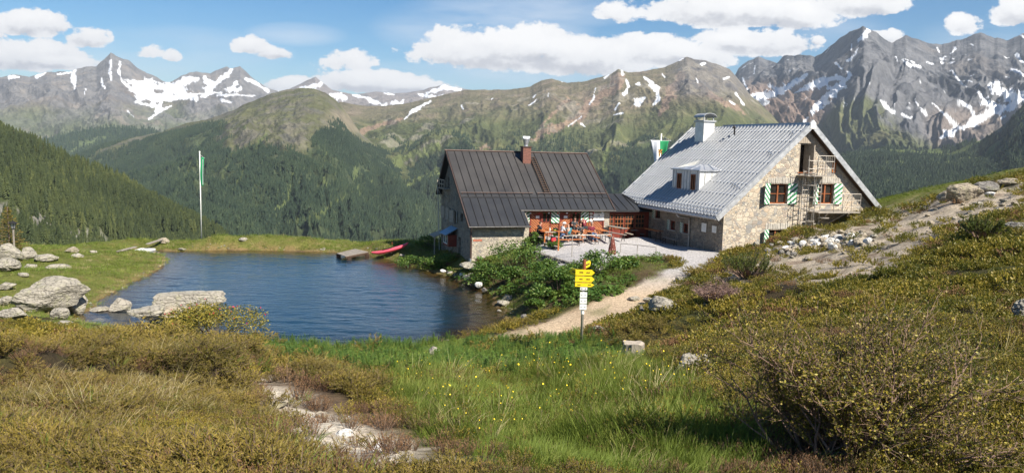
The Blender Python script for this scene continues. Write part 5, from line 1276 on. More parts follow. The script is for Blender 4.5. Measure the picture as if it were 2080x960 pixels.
def stone_mesh(name, seed, mat, sub=2, rough=.25, flat=.7, block=0.):
    bm = bmesh.new(); bmesh.ops.create_icosphere(bm, subdivisions=sub, radius=.5)
    R = np.random.default_rng(seed); o = R.random(3)*50; planes = [(Vector(R.normal(size=3)).normalized(), R.uniform(.24, .42)) for _ in range(9)]
    if block: planes += [(Vector((1, .1, 0)), .36), (Vector((-1, .1, .1)), .36), (Vector((0, 1, .05)), .36), (Vector((.1, -1, .05)), .36), (Vector((.03, .05, 1)), .34)]
    for v in bm.verts:
        p = v.co.copy()
        for n, d in planes:
            k = p.dot(n)-d
            if k > 0: p -= n*k*.92
        q = np.array(p)*2.2+o; nn = float(fbm(q[0], q[1], q[2], 4, seed)); p *= 1+rough*nn
        if sub >= 4: p *= 1+.10*float(ridged(q[0]*2.2, q[1]*2.2, q[2]*4.5, 4, seed+1))
        v.co = Vector((p.x, p.y, p.z*flat))
    me = bpy.data.meshes.new(name); bm.to_mesh(me); bm.free(); me.materials.append(mat); return me
def rock_mat(name, a, b_, lichen=(.30, .30, .14), lam=.35):
    m, t, b = material(name, rough=.93, spec=.2); P = t.coord('Object'); n = t.noise(P, 3, 8, .65); n2 = t.noise(P, 11, 6, .65); n3 = t.noise(t.scale(P, (1, 1, 4)), 5, 5)
    c = t.mix(n3, a, b_); c = t.mix(.8, c, t.mix(n2, (.5, .5, .5), (1.45, 1.45, 1.45)), 'MULTIPLY'); c = t.mix(t.math('MULTIPLY', t.rng(n, .52, .62), lam), c, lichen); cr = t.new('ShaderNodeTexVoronoi', feature='DISTANCE_TO_EDGE', i_Vector=t.scale(P, (1, 1, 2.6))); cr.inputs['Scale'].default_value = 2.2
    ck = t.rng(t.math('ADD', cr.outputs[0], t.math('MULTIPLY', t.math('SUBTRACT', n2, .5), .16)), .05, .0)
    c = t.mix(t.rng(n2, .42, .3), c, (.06, .055, .05)); c = t.mix(t.math('MULTIPLY', ck, .22), c, (.07, .06, .05))
    t.set(b, 'Base Color', c); t.set(b, 'Normal', t.bump(t.math('SUBTRACT', t.math('ADD', n2, n3), t.math('MULTIPLY', ck, .35)), 1., .09)); MAT[name] = m
rock_mat('rock', (.27, .245, .20), (.43, .395, .33)); rock_mat('rock_dark', (.14, .13, .12), (.28, .26, .23)); rock_mat('rock_white', (.62, .60, .55), (.80, .78, .74), (.5, .48, .4), .3); rock_mat('rock_warm', (.30, .25, .185), (.45, .39, .30))
pebs = [proto('pebble_kind', stone_mesh('pebble_kind', 200+i, MAT[k], 1, .2, .6)) for i, k in enumerate(['rock', 'rock_warm', 'rock_white', 'rock_dark'])]

# --- where things grow: random places in view, by distance band
def places(n, r0, r1, seed, pw=0.):
    n = int(n*1.2); R = np.random.default_rng(seed); a0, a1 = math.radians(-46), math.radians(50)
    u = R.random(n); e = 2-pw; r = (r0**e+(r1**e-r0**e)*u)**(1/e); a = R.uniform(a0, a1, n)
    x, y = r*np.sin(a), r*np.cos(a); z = bil(x, y); px, py = proj(np.stack([x, y, z], 1))
    return x, y, z, px, py, r, R
HUTS = [[tuple((CR[:2]+u_*UX+v_*VX)) for u_, v_ in ((-.05, -.05), (11.2, -.05), (11.2, 12.2), (-.05, 12.2))], [tuple((AD[:2]+u_*UX+v_*VX)) for u_, v_ in ((-.05, -.05), (3.7, -.05), (3.7, 1), (13.3, 1), (13.3, 8), (-.05, 8))]]
def scatter(name, kinds, n, r0, r1, seed, dens, size, pw=0., tint=(.5, .18), sink=0., label=None, flatz=1., tscale=.6, tilt=.12):
    x, y, z, px, py, r, R = places(n, r0, r1, seed, pw)
    d = dens(x, y, px, py, r)*(g_at(sdl, x, y) > .05)
    for h in HUTS: d = d*(~in_poly(x, y, h))
    k = R.random(len(x)) < d; x, y, z, px, py, r = [q[k] for q in (x, y, z, px, py, r)]; m = len(x)
    s = size(r)*R.uniform(.7, 1.3, m)*(1+.7*fbm(x*.8, y*.8, 0, 3, 777))
    tn = np.clip(tint[0]+tint[1]*(1.5*fbm(x*tscale, y*tscale, 0, 3, seed+50)+1.3*fbm(x*tscale*4, y*tscale*4, 0, 2, seed+60))+R.normal(0, tint[1]*.45, m), 0, 1)
    rot = np.stack([R.normal(0, tilt, m), R.normal(0, tilt, m), R.uniform(0, 6.28, m)], 1)
    return geo_scatter(name, kinds, np.stack([x, y, z-sink*s], 1), rot, np.stack([s, s, s*flatz], 1), R.integers(0, len(kinds), m), tn)
clear = lambda x, y: (1-g_at(path_m, x, y))*(1-.99*np.clip(g_at(ledge_f, x, y)+g_at(tm, x, y)*1.0+g_at(trail_w, x, y)*.97, 0, 1))
grv = lambda x, y: g_at(grav_m, x, y)
lush = lambda x, y: g_at(lush_m, x, y)
patch = lambda x, y, k, s: fbm(x*k, y*k, 0, 3, s)
BANK_PX = [(1000,668),(1100,640),(1180,620),(1290,590),(1372,540),(1330,515),(1240,515),(1190,535),(1100,505),(1075,490),(990,520),(960,540),(930,545),(850,490),(790,515),(830,545),(930,572),(1000,600),(1025,640)]
bank = lambda px, py: in_poly(px, py, BANK_PX)*1.
mead = lambda x, y, px: ((px < 900) & (y > 27))*1.
h_near = [heath(300+i) for i in range(4)]; h_far = [heath(310+i, 26, .22, .34, .055, 10, stick=False) for i in range(3)]
b_near = [heath(320+i, 34, .17, .17, .020, 14, 'heath_brown', .28) for i in range(3)]; b_far = [heath(330+i, 26, .22, .34, .05, 10, 'heath_brown', .35, stick=False) for i in range(3)]
j_near = [juniper(340+i) for i in range(3)]; j_far = [juniper(350+i, 20, .42, .25, 14, .06) for i in range(3)]
g_near = [grass_tuft(360+i) for i in range(4)]; g_far = [grass_tuft(370+i, 22, .42, .016, .22) for i in range(3)]
t_near = [tall_plant(380+i) for i in range(4)]; d_near = [grass_tuft(390+i, 34, .34, .004, .12, 'dry_straw', 1.1) for i in range(3)]; s_far = [grass_tuft(395+i, 26, .13, .012, .26, 'grass_green', .8) for i in range(3)]
q_far = [grass_tuft(398+i, 26, .15, .012, .26, 'dry_straw', .9) for i in range(2)]
bl = [broadleaf(400+i) for i in range(3)]; fl = [flower(410+i) for i in range(3)]
left = lambda px: (px < 1100)*1.
jun = lambda x, y, px, py: sstep(-.12, .12, patch(x, y, .28, 501)+.28*(np.exp(-((px-450)/420)**2-((py-735)/50)**2))*2-.12-.35*(px > 1100))
notl = lambda x, y: 1-lush(x, y)
heathd = lambda x, y, px, py, r: clear(x, y)*(1-.93*grv(x, y))*(1-.93*lush(x, y))*(1-bank(px, py))*(1-mead(x, y, px))
scatter('heath_shrubs', h_near, 30000, 2.6, 13, 1, lambda x, y, px, py, r: heathd(x, y, px, py, r)*sstep(-.35, .1, patch(x, y, .7, 502)+.1)*(1-.8*jun(x, y, px, py)), lambda r: .55+.04*r, .9, (.46, .28), tscale=1.1)
scatter('far_heath_shrubs', h_far, 15000, 12, 52, 2, lambda x, y, px, py, r: heathd(x, y, px, py, r)*sstep(-.4, .1, patch(x, y, .7, 502)+.1)*(1-.6*jun(x, y, px, py)), lambda r: .55+.012*r, .7, (.44, .25))
scatter('brown_heather', b_near, 13000, 2.6, 13, 3, lambda x, y, px, py, r: heathd(x, y, px, py, r)*sstep(-.05, .2, patch(x, y, .8, 503)+.16-.08*(px > 1100))+.10*g_at(trail_w, x, y)*(1-g_at(tm, x, y)), lambda r: .45+.035*r, .9, (.5, .25))
scatter('far_brown_heather', b_far, 7000, 12, 52, 4, lambda x, y, px, py, r: clear(x, y)*(1-bank(px, py))*(1-mead(x, y, px))*(1-lush(x, y))*(sstep(.02, .35, patch(x, y, .6, 503)))*(1-.85*grv(x, y)), lambda r: .5+.01*r, .7, (.5, .25))
scatter('juniper_mat', j_near, 13000, 2.6, 14, 5, lambda x, y, px, py, r: heathd(x, y, px, py, r)*jun(x, y, px, py), lambda r: .52+.04*r, .9, (.5, .25))
scatter('far_juniper_mat', j_far, 6000, 12, 42, 6, lambda x, y, px, py, r: heathd(x, y, px, py, r)*jun(x, y, px, py), lambda r: .6+.012*r, .6, (.5, .25))
scatter('long_grass', g_near, 6500, 2.6, 13, 7, lambda x, y, px, py, r: clear(x, y)*np.clip(lush(x, y)*sstep(-.5, .1, patch(x, y, .6, 504))+.04*(1-grv(x, y))*sstep(.1, .4, patch(x, y, .9, 505)), 0, 1), lambda r: .46+.024*r, .9, (.5, .3), tscale=.9)
s_near = [grass_tuft(376+i, 40, .15, .005, .13) for i in range(3)]
scatter('short_grass', s_near, 16000, 2.4, 13, 27, lambda x, y, px, py, r: clear(x, y)*np.clip(lush(x, y)+.08*(1-grv(x, y)), 0, 1), lambda r: .8+.04*r, .9, (.45, .3), tscale=1.3)
scatter('far_long_grass', g_far, 9000, 12, 46, 8, lambda x, y, px, py, r: clear(x, y)*np.clip(lush(x, y)*.8+.30*bank(px, py)*sstep(-.1, .2, patch(x, y, .5, 506)), 0, 1), lambda r: .75-.006*r, .4, (.5, .25))
scatter('willowherb', t_near, 7000, 3.4, 13, 9, lambda x, y, px, py, r: clear(x, y)*lush(x, y)*sstep(-.1, .25, patch(x, y, .5, 507)+.25), lambda r: .78+.02*r, .6, (.5, .3))
scatter('far_willowherb', t_near, 6500, 12, 30, 10, lambda x, y, px, py, r: clear(x, y)*lush(x, y)*sstep(-.25, .1, patch(x, y, .5, 507)+.2), lambda r: .85-.006*r, .4, (.55, .3))
scatter('dry_grass', d_near, 4200, 2.8, 16, 11, lambda x, y, px, py, r: clear(x, y)*np.clip(notl(x, y)*(1.3*np.exp(-((px-90)/260)**2-((py-815)/50)**2)+.10*sstep(.1, .4, patch(x, y, .5, 508))+.4*np.exp(-((px-60)/120)**2-((py-940)/40)**2))+.12*lush(x, y), 0, 1), lambda r: .55+.035*r, .8, (.5, .3))
scatter('meadow_grass', s_far, 30000, 24, 66, 12, lambda x, y, px, py, r: clear(x, y)*np.clip(mead(x, y, px)+.8*bank(px, py)+.8*(y > 50)+.15, 0, 1)*(1-grv(x, y))*(1-lush(x, y)), lambda r: .7+.008*r, 0, (.45, .32))
scatter('dry_meadow_grass', q_far, 7000, 24, 66, 13, lambda x, y, px, py, r: clear(x, y)*mead(x, y, px)*np.clip(sstep(.0, .3, patch(x, y, .35, 509))*.7+1.*(g_at(sdl, x, y) < .7), 0, 1), lambda r: .6+.008*r, 0, (.45, .32))
scatter('dock_plants', bl, 9000, 26, 50, 14, lambda x, y, px, py, r: clear(x, y)*bank(px, py)*sstep(-.18, .02, patch(x, y, .28, 510)+.25*(px < 1010)*(py < 590)-.30*(py > 600)-.12*(px > 1180)), lambda r: .9+0*r, 0, (.5, .35))
scatter('yellow_flowers', fl, 900, 4.5, 13, 15, lambda x, y, px, py, r: lush(x, y)*clear(x, y)*sstep(.0, .25, patch(x, y, .5, 511)+.28*np.exp(-((px-1010)/170)**2)), lambda r: .8+0*r, .3, (.5, .2))
scatter('path_pebbles', pebs, 14000, 22, 46, 16, lambda x, y, px, py, r: g_at(path_m, x, y)*.6, lambda r: .035+.0*r, 0, (.5, .2))
scatter('trail_stones', pebs, 16000, 3, 16, 17, lambda x, y, px, py, r: g_at(tm, x, y)*.9, lambda r: .05+.09*np.random.default_rng(3).random(len(r))**3, .6, (.5, .2))
scatter('slope_scree', pebs, 20000, 26, 50, 18, lambda x, y, px, py, r: grv(x, y)*.8, lambda r: .09+.13*np.random.default_rng(4).random(len(r))**3, .3, (.5, .2))
scatter('shore_stones', pebs, 26000, 28, 60, 19, lambda x, y, px, py, r: (g_at(sdl, x, y) < .5)*.35*(px < 1000)+(g_at(sdl, x, y) < .7)*.6*(px > 1000)*(px < 1100), lambda r: .10+.1*np.random.default_rng(5).random(len(r))**2, .3, (.5, .2))
# ------------------------------------------------------------------ rocks, each one a thing
def boulder(px, py, wpx, hpx, seed, label, mat='rock', name='boulder', group=None, block=0, depth=.8, rot=None, sub=4, z=None, tilt=(0, 0), rough=.28, sink=.12):
    g = onground(px, py) if z is None else onz(px, py, z)
    s = g[1]/FPX*1.02; w, h = wpx*s, hpx*s
    me = stone_mesh(name, seed, MAT[mat], sub, rough, 1., block)
    co = np.array([v.co for v in me.vertices]); co -= co.min(0); co /= co.max(0); co -= .5; co[:, 2] += .5
    co *= np.array([w, w*depth, h*(1+sink)]); co[:, 2] -= h*sink
    me.vertices.foreach_set('co', co.astype(np.float32).ravel()); me.update()
    o = link(name, me); a = math.atan2(g[0], g[1]); dd = w*depth*.35
    o.location = (g[0]+dd*math.sin(a), g[1]+dd*math.cos(a), g[2] if z is not None else float(bil(g[0]+dd*math.sin(a), g[1]+dd*math.cos(a)))*.5+g[2]*.5)
    o.rotation_euler = (tilt[0], tilt[1], -a+(rot or 0)); tag(o, label, 'rock', group); return o
B = boulder
B(102, 638, 145, 72, 1, 'large pale layered boulder on the left meadow by the pond', rot=.1, sub=5, depth=.7, tilt=(0, .06))
B(152, 640, 50, 44, 2, 'pale boulder leaning on the right side of the large layered boulder', depth=.9)
B(122, 648, 36, 22, 3, 'low split rock at the foot of the large layered boulder', depth=.8)
B(146, 588, 26, 14, 4, 'small lichened rock behind the large layered boulder', 'rock_warm')
B(157, 602, 26, 12, 5, 'flat grey rock tucked behind the large layered boulder')
B(25, 652, 60, 26, 6, 'broad pale rock at the left edge below the layered boulder')
B(8, 622, 34, 20, 7, 'rounded pale rock cut by the left edge of the view')
B(14, 590, 36, 16, 8, 'half buried rock in brown heath at the far left')
B(22, 535, 46, 38, 9, 'tall weathered rock beside the lamp post', depth=.7)
B(62, 528, 28, 26, 10, 'short pale rock right of the lamp post')
B(10, 553, 60, 28, 11, 'sloping pale slab at the left edge under the lamp post', depth=1.1)
B(146, 513, 27, 12, 12, 'small tan rock on the left crest against the forest', 'rock_warm')
B(158, 525, 24, 9, 13, 'low pale rock just below the left crest')
B(95, 533, 44, 14, 14, 'long low rock lying in the heath of the left meadow')
B(62, 545, 24, 9, 15, 'little flat rock left of the long low rock')
B(118, 547, 48, 11, 16, 'narrow pale slab in the middle of the left meadow')
B(190, 515, 14, 6, 17, 'tiny rock on the left crest near the jetty', sub=3)
B(48, 564, 20, 9, 18, 'little rock between two heath patches on the left meadow', sub=3)
B(244, 633, 45, 26, 20, 'rounded boulder standing in the shallow water', z=-.02, depth=.8, sink=.3)
B(202, 632, 40, 7, 21, 'flat rock barely above the water near the left shore', z=.0, sink=.5)
B(382, 640, 148, 46, 22, 'big flat topped block of rock at the near shore', block=1, sub=5, rough=.12, depth=.42, z=.0, rot=.03)
B(300, 652, 76, 28, 23, 'sloping boulder left of the flat topped block', sub=5, z=.05, depth=.7)
B(200, 655, 24, 8, 24, 'small stone at the waterline below the left meadow')
B(299, 679, 31, 15, 25, 'bright white rock lying in the heath above the shore', 'rock_white')
B(345, 645, 60, 20, 26, 'lichened rock under the flat topped block', 'rock_warm', z=.1)
B(130, 662, 40, 10, 27, 'low grey stone in heath below the layered boulder')
B(406, 485, 52, 22, 30, 'tan boulder at the foot of the tall flagpole', 'rock_warm', sub=5, depth=.7, sink=.3)
B(333, 496, 22, 12, 31, 'small tan boulder at the far shore left of the flagpole', 'rock_warm')
B(254, 516, 34, 8, 32, 'low flat rock at the pond inlet', z=.1)
B(495, 492, 20, 7, 33, 'small pale stone on the far grass bank')
B(370, 508, 16, 4, 34, 'flat stone at the far waterline', z=.05)
B(751, 490, 12, 14, 35, 'pointed pale stone on the far bank behind the jetty')
B(818, 523, 14, 6, 36, 'small white stone on the bank beside the kayak')
B(1037, 612, 38, 11, 40, 'flat pale slab at the right shore of the pond', 'rock_warm', z=.12, depth=1.2)
B(1022, 622, 26, 10, 41, 'second flat slab just below the pale shore slab', z=.06, depth=1.2)
B(1014, 634, 10, 6, 42, 'small stone in the water by the shore slabs', z=.0, sub=3)
B(1065, 650, 18, 12, 43, 'dark rock half hidden in weeds beside the path', 'rock_dark')
B(953, 545, 40, 10, 44, 'weathered slab step at the corner of the old hut', depth=1.3, z=.75)
for i, (x, y, w, h) in enumerate([(915,558,16,9),(928,562,18,10),(940,566,16,12),(951,572,20,14),(962,578,18,14),(972,584,16,12),(945,557,15,9),(930,552,13,7),(900,553,12,6),(958,564,15,10),(984,592,12,8)]):
    B(x, y, w, h, 60+i, 'pale stone in the pile at the water below the old hut', ['rock', 'rock_dark', 'rock_white'][i % 3], group='stones piled at the water below the old hut', z=.05+.02*i % 3, sub=3)
B(1345, 640, 60, 34, 80, 'grey boulder in the bank right of the path', 'rock', depth=.7)
B(1302, 645, 15, 24, 81, 'narrow upright stone in the bank by the path', 'rock_dark')
B(1318, 618, 26, 12, 82, 'pale stone on the bank edge above the path')
B(1352, 597, 14, 14, 83, 'little upright pale stone high on the path bank', 'rock_warm')
B(1288, 612, 26, 10, 84, 'flat stone at the edge of the path')
B(1216, 672, 26, 10, 85, 'pale stone at the lower path edge')
B(1236, 660, 22, 12, 86, 'warm stone at the path edge under the bank', 'rock_warm')
B(1262, 648, 16, 7, 87, 'small stone between path and heath')
B(1380, 572, 18, 9, 88, 'small pale stone near the top of the path bank')
B(1412, 772, 78, 54, 90, 'grey and white boulder in the grass beside the big bush', 'rock', sub=5, depth=.8)
B(1700, 800, 44, 16, 91, 'pale rock hidden in the leafy twigs')
B(1988, 766, 40, 16, 92, 'flat tan rock in the heath on the right slope', 'rock_warm')
B(2078, 655, 44, 50, 93, 'layered grey rock cut by the right edge of the view', 'rock', sub=5)
B(1432, 625, 20, 10, 94, 'small stone peeping out of the heath bank', 'rock')
B(1660, 665, 20, 8, 95, 'tiny pale stone in the middle of the right heath', 'rock')
B(882, 722, 22, 18, 96, 'pale stone in the tall grass above the shore', 'rock')
B(1958, 412, 66, 38, 100, 'big pale boulder on the skyline of the right slope', 'rock_warm', sub=5, depth=.7)
B(1925, 410, 44, 26, 101, 'pale boulder left of the big skyline boulder', 'rock_warm', depth=.8)
B(2000, 392, 50, 24, 102, 'brown rock under the turf right of the skyline boulder', 'rock_dark')
B(2050, 378, 44, 14, 103, 'flat rock under the grass cap at the right skyline', 'rock_warm')
B(1985, 418, 22, 8, 104, 'small pale stone right below the skyline boulder')
B(2062, 470, 44, 18, 105, 'blue grey rock outcrop near the right edge', 'rock_dark')
B(2010, 398, 20, 8, 106, 'small white stone on the skyline rocks', 'rock_white')
# trail stones big enough to count
for i, (x, y, w, h, l) in enumerate([(708,852,10,8,'round white stone beside the stony trail'),(700,888,40,10,'white stone slab in the middle of the stony trail'),(770,915,36,12,'white slab in the lower part of the trail'),(560,828,52,12,'pale bedrock slab at the upper trail'),(612,808,22,9,'small pale slab where the trail starts'),(655,850,30,9,'narrow pale slab across the trail'),(830,925,20,10,'pale stone at the right border of the trail'),(618,905,34,16,'rough pale stone at the left border of the trail'),(640,935,28,14,'pale stone low on the left side of the trail'),(885,948,24,12,'last pale stone at the bottom of the trail')]):
    B(x, y, w, h, 120+i, l, 'rock_white' if 'white' in l else 'rock_warm', depth=1.1, sink=.5, rough=.35)
# the stone heap on the gravel slope
R_ = random.Random(5)
for i in range(74):
    f = R_.random(); x = 1592+170*f+R_.gauss(0, 6); y = 512-16*f+R_.uniform(-20, 6)+10*(f-.5)**2; w = R_.uniform(9, 24)*(.8+.3*f)
    B(x, y, w, w*R_.uniform(.45, .75), 200+i % 40, 'pale angular stone of the heap on the gravel slope', R_.choice(['rock_warm', 'rock', 'rock_white', 'rock_warm']), group='stones heaped on the gravel slope', sub=2, sink=.15)
for i, (x, y) in enumerate([(1566,505),(1575,512),(1586,517),(1600,520),(1560,516),(1612,522)]):
    B(x, y, 14, 10, 260+i, 'blue grey stone at the lower end of the heap', 'rock_dark', group='grey stones at the foot of the heap', sub=2)
for i in range(95):
    x = R_.uniform(1500, 2070); y = 560-(x-1440)*.23+R_.gauss(0, 20); w = R_.uniform(6, 15)
    B(x, y, w, w*.6, 270+i % 20, 'loose stone scattered over the gravel slope', R_.choice(['rock_warm', 'rock']), group='loose stones on the gravel slope', sub=2)
# dry stone retaining wall at the terrace edge: one wall, its stones packed in one mesh
def dry_wall():
    bm = bmesh.new(); R = random.Random(9); top = [(1086, 508), (1110, 516), (1140, 526), (1165, 533), (1192, 540)]
    P = [onz(x, y, 2.08) for x, y in top]
    for k in range(len(P)-1):
        a, b_ = Vector(P[k]), Vector(P[k+1]); L = (b_-a).length; n = (b_-a).normalized(); out = Vector((n.y, -n.x, 0))
        for row in range(6):
            s = 0
            while s < L:
                w = R.uniform(.12, .26); h = .15
                me = stone_mesh('s', R.randint(1, 60), MAT['rock_dark'], 1, .2, 1.); 
                M_ = Matrix.Translation(a+n*(s+w/2)+out*(.05*row+R.uniform(-.03, .03))+Vector((0, 0, -.08-.14*row)))@Matrix.Rotation(R.random()*6, 4, 'Z')@Matrix.Diagonal((w*1.2, .24, h*1.3, 1))
                me.transform(M_); bm.from_mesh(me); bpy.data.meshes.remove(me); s += w*.9
    me = bpy.data.meshes.new('dry_stone_wall'); bm.to_mesh(me); bm.free(); me.materials.append(MAT['rock_dark'])
    tag(link('dry_stone_wall', me), 'dark dry stone wall holding the front edge of the gravel terrace', 'wall')
dry_wall()

# ------------------------------------------------------------------ single shrubs and trees
def shrub(px, py, wpx, hpx, seed, label, cat='shrub', mat='broad_green', n=1500, leaf=.10, name='shrub', tint=0, group=None, flowers=None, depth=.8, asp=.55, stems=14):
    g = onground(px, py); d = math.hypot(g[0], g[1]); s = g[1]/FPX; w, h = wpx*s, hpx*s
    root = empty(name, tuple(g+np.array([g[0], g[1], 0])/d*w*depth*.3), -math.atan2(g[0], g[1]), label, cat, group)
    l = LM(seed); st = LM(seed+1); tips = []
    for i in range(stems):
        a = l.R.random()*6.283; r = l.R.random()**.5; t_ = Vector((math.cos(a)*r*w*.42, math.sin(a)*r*w*.42*depth, h*(1-.5*r*r)*l.R.uniform(.6, .95)))
        st.stick(Vector((t_.x*.2, t_.y*.2, -.1)), t_, .018, 0); tips.append(t_)
    lobes = [(t_, l.R.uniform(.26, .42)) for t_ in tips]
    for i in range(n):
        c, rr = l.R.choice(lobes); v = l.rv(-.5, 1); rad = w*rr*.62*l.R.uniform(.55, 1)**.5
        p = c+Vector((v.x*rad, v.y*rad*depth, v.z*min(h*.5, rad*.8)))
        if p.z < -.05 or p.z > h*1.12: continue
        nd = (v+l.rv()*.7).normalized(); l.leaf(p, l.rv(-.3, .8), nd, leaf*l.R.uniform(.6, 1.3), leaf*asp*l.R.uniform(.8, 1.2))
    l.L = [min(1, max(0, x)) for x in l.L]
    fm = l.mesh('foliage', [MAT[mat+'_solo']]); link('foliage', fm, root)
    sm = st.mesh('stems', [MAT['twig']]); link('stems', sm, root)
    if flowers:
        f = LM(seed+2)
        for i in range(flowers[0]):
            c, rr = f.R.choice(lobes); v = f.rv(.1, 1); rad = w*rr*.62; p = c+Vector((v.x*rad, v.y*rad*depth, v.z*min(h*.5, rad*.8)))*1.02
            for k in range(5): f.leaf(p, f.rv(), f.rv(), flowers[1], flowers[1]*.7)
        link('flowers', f.mesh('flowers', [MAT['flower_red']]), root)
    return root
def solo(base):   # same tones, driven by the leaf value alone
    m = MAT[base].copy(); m.name = base+'_solo'
    for nd in m.node_tree.nodes:
        if nd.type == 'ATTRIBUTE' and nd.attribute_type == 'INSTANCER': nd.attribute_type = 'GEOMETRY'; nd.attribute_name = 'leaf'
    MAT[base+'_solo'] = m
for k in ('broad_green', 'heath_leaf', 'heath_brown', 'juniper_leaf', 'pine_needles', 'tall_green'): solo(k)
SH = [(1045,556,118,66,'rounded leafy green shrub below the terrace corner'),(1000,575,80,40,'low leafy shrub at the foot of the stone wing'),(1085,590,70,60,'deep green leafy shrub beneath the dry stone wall'),(1135,600,90,54,'broad green shrub left of the signpost'),(1098,622,60,44,'dark leafy shrub at the lower edge of the bank'),
      (1225,560,100,44,'leafy shrub in front of the rusty carving'),(1270,548,60,22,'low shrub under the short bike rail'),(1175,570,70,34,'leafy shrub directly behind the yellow signs'),(1086,632,34,30,'small dark shrub above the shore slab'),(1040,580,60,34,'mid green shrub between hut wing and shore'),
      (1150,578,60,30,'bright shrub just under the terrace edge'),(1110,560,50,30,'bright leafy shrub hanging over the dry stone wall')]
for i, (x, y, w, h, l) in enumerate(SH): shrub(x, y, w, h, 700+i, l, n=1700, leaf=.13)
for i, (x, y, w, h, l) in enumerate([(835,548,60,26,'leafy clump on the bank right of the kayak'),(880,548,60,26,'leafy clump on the bank left of the stone pile'),(915,540,50,22,'leafy clump near the corner of the old hut'),(1085,500,34,26,'dark leafed plant against the wing of the old hut'),(1125,506,34,14,'low dark plant at the foot of the wooden posts'),(970,590,60,26,'leafy clump above the waterside stones'),(905,500,40,18,'shaded grass clump behind the old hut'),(870,505,50,24,'dark green clump on the slope behind the pond')]): shrub(x, y, w, h, 730+i, l, n=900, leaf=.13)
shrub(435, 690, 190, 58, 760, 'alpine rose bush with small red flowers beside the block of rock', 'shrub', 'heath_leaf', 8000, .075, flowers=(34, .045), stems=22)
shrub(350, 690, 90, 34, 762, 'green alpine rose in front of the flat topped block', 'shrub', 'heath_leaf', 2600, .07, flowers=(8, .05))
shrub(500, 690, 90, 40, 761, 'brown green bush at the right end of the alpine rose', 'shrub', 'heath_leaf', 2600, .07)
def pine(px, py, wpx, hpx, seed, label, n=46, name='dwarf_pine'):
    g = onground(px, py); d = math.hypot(g[0], g[1]); s = d/FPX; w, h = wpx*s, hpx*s
    root = empty(name, tuple(g), 0, label, 'dwarf pine'); l = LM(seed); st = LM(seed+1)
    for i in range(n):
        a = l.R.random()*6.283; r = l.R.random()**.6; b = Vector((math.cos(a)*r*w*.15, math.sin(a)*r*w*.15, 0)); m_ = Vector((math.cos(a)*r*w*.36, math.sin(a)*r*w*.36, h*.3)); t_ = m_+Vector((math.cos(a)*w*.09, math.sin(a)*w*.09, h*l.R.uniform(.25, .7)*(1.15-.5*r)))
        st.stick(b, m_, .03, 0); st.stick(m_, t_, .016, 0)
        for k in range(46):
            f = l.R.random(); p = m_.lerp(t_, .1+.9*f); l.blade(p, (t_-m_).normalized()*1.1+l.rv(), l.rv(), .13*h**.5*l.R.uniform(.7, 1.2), .02, .1, 1)
    link('foliage', l.mesh('foliage', [MAT['pine_needles_solo']]), root); link('stems', st.mesh('stems', [MAT['twig_grey']]), root); return root
pine(1518, 562, 120, 52, 800, 'dwarf pine spreading beside the top of the path', 60); pine(1490, 548, 50, 34, 801, 'small dwarf pine at the left of the spreading pine', 26)
pine(1995, 486, 90, 44, 802, 'dark green dwarf pine on the right gravel slope', 60)
def conifer_tree(x, y, z, h, seed, label, mats, tiers=16, width=.24, group=None, rot=0):
    root = empty('conifer_tree', (x, y, z), rot, label, 'tree', group); l = LM(seed); t = LM(seed+1); t.stick((0, 0, -.1), (0, 0, h*.96), h*.022, 0)
    for i in range(tiers):
        f = i/tiers; zz = h*(.06+.9*f); r = h*width*(1-f)**.8
        for k in range(int(9+8*(1-f))):
            a = l.R.random()*6.283; rr = r*l.R.uniform(.6, 1.15); e = Vector((math.cos(a)*rr, math.sin(a)*rr, zz+h*.03)); b = Vector((0, 0, zz)); t.stick(b, e, h*.004, 0)
            for q in range(16):
                u = .2+.8*l.R.random(); l.blade(b.lerp(e, u), (e-b).normalized()+l.rv()*.9, l.rv(), h*.045*l.R.uniform(.7, 1.3), h*.010, .2, 1)
    link('crown', l.mesh('crown', [mats]), root); link('trunk', t.mesh('trunk', [MAT['bark']]), root); return root
MAT['gold_needles'] = MAT['juniper_leaf_solo']
g = onground(2, 512); conifer_tree(g[0], g[1]+.8, g[2]-.1, 3.0, 900, 'golden green conifer cut by the left edge behind the lamp post', MAT['juniper_leaf_solo'], 16, .34)

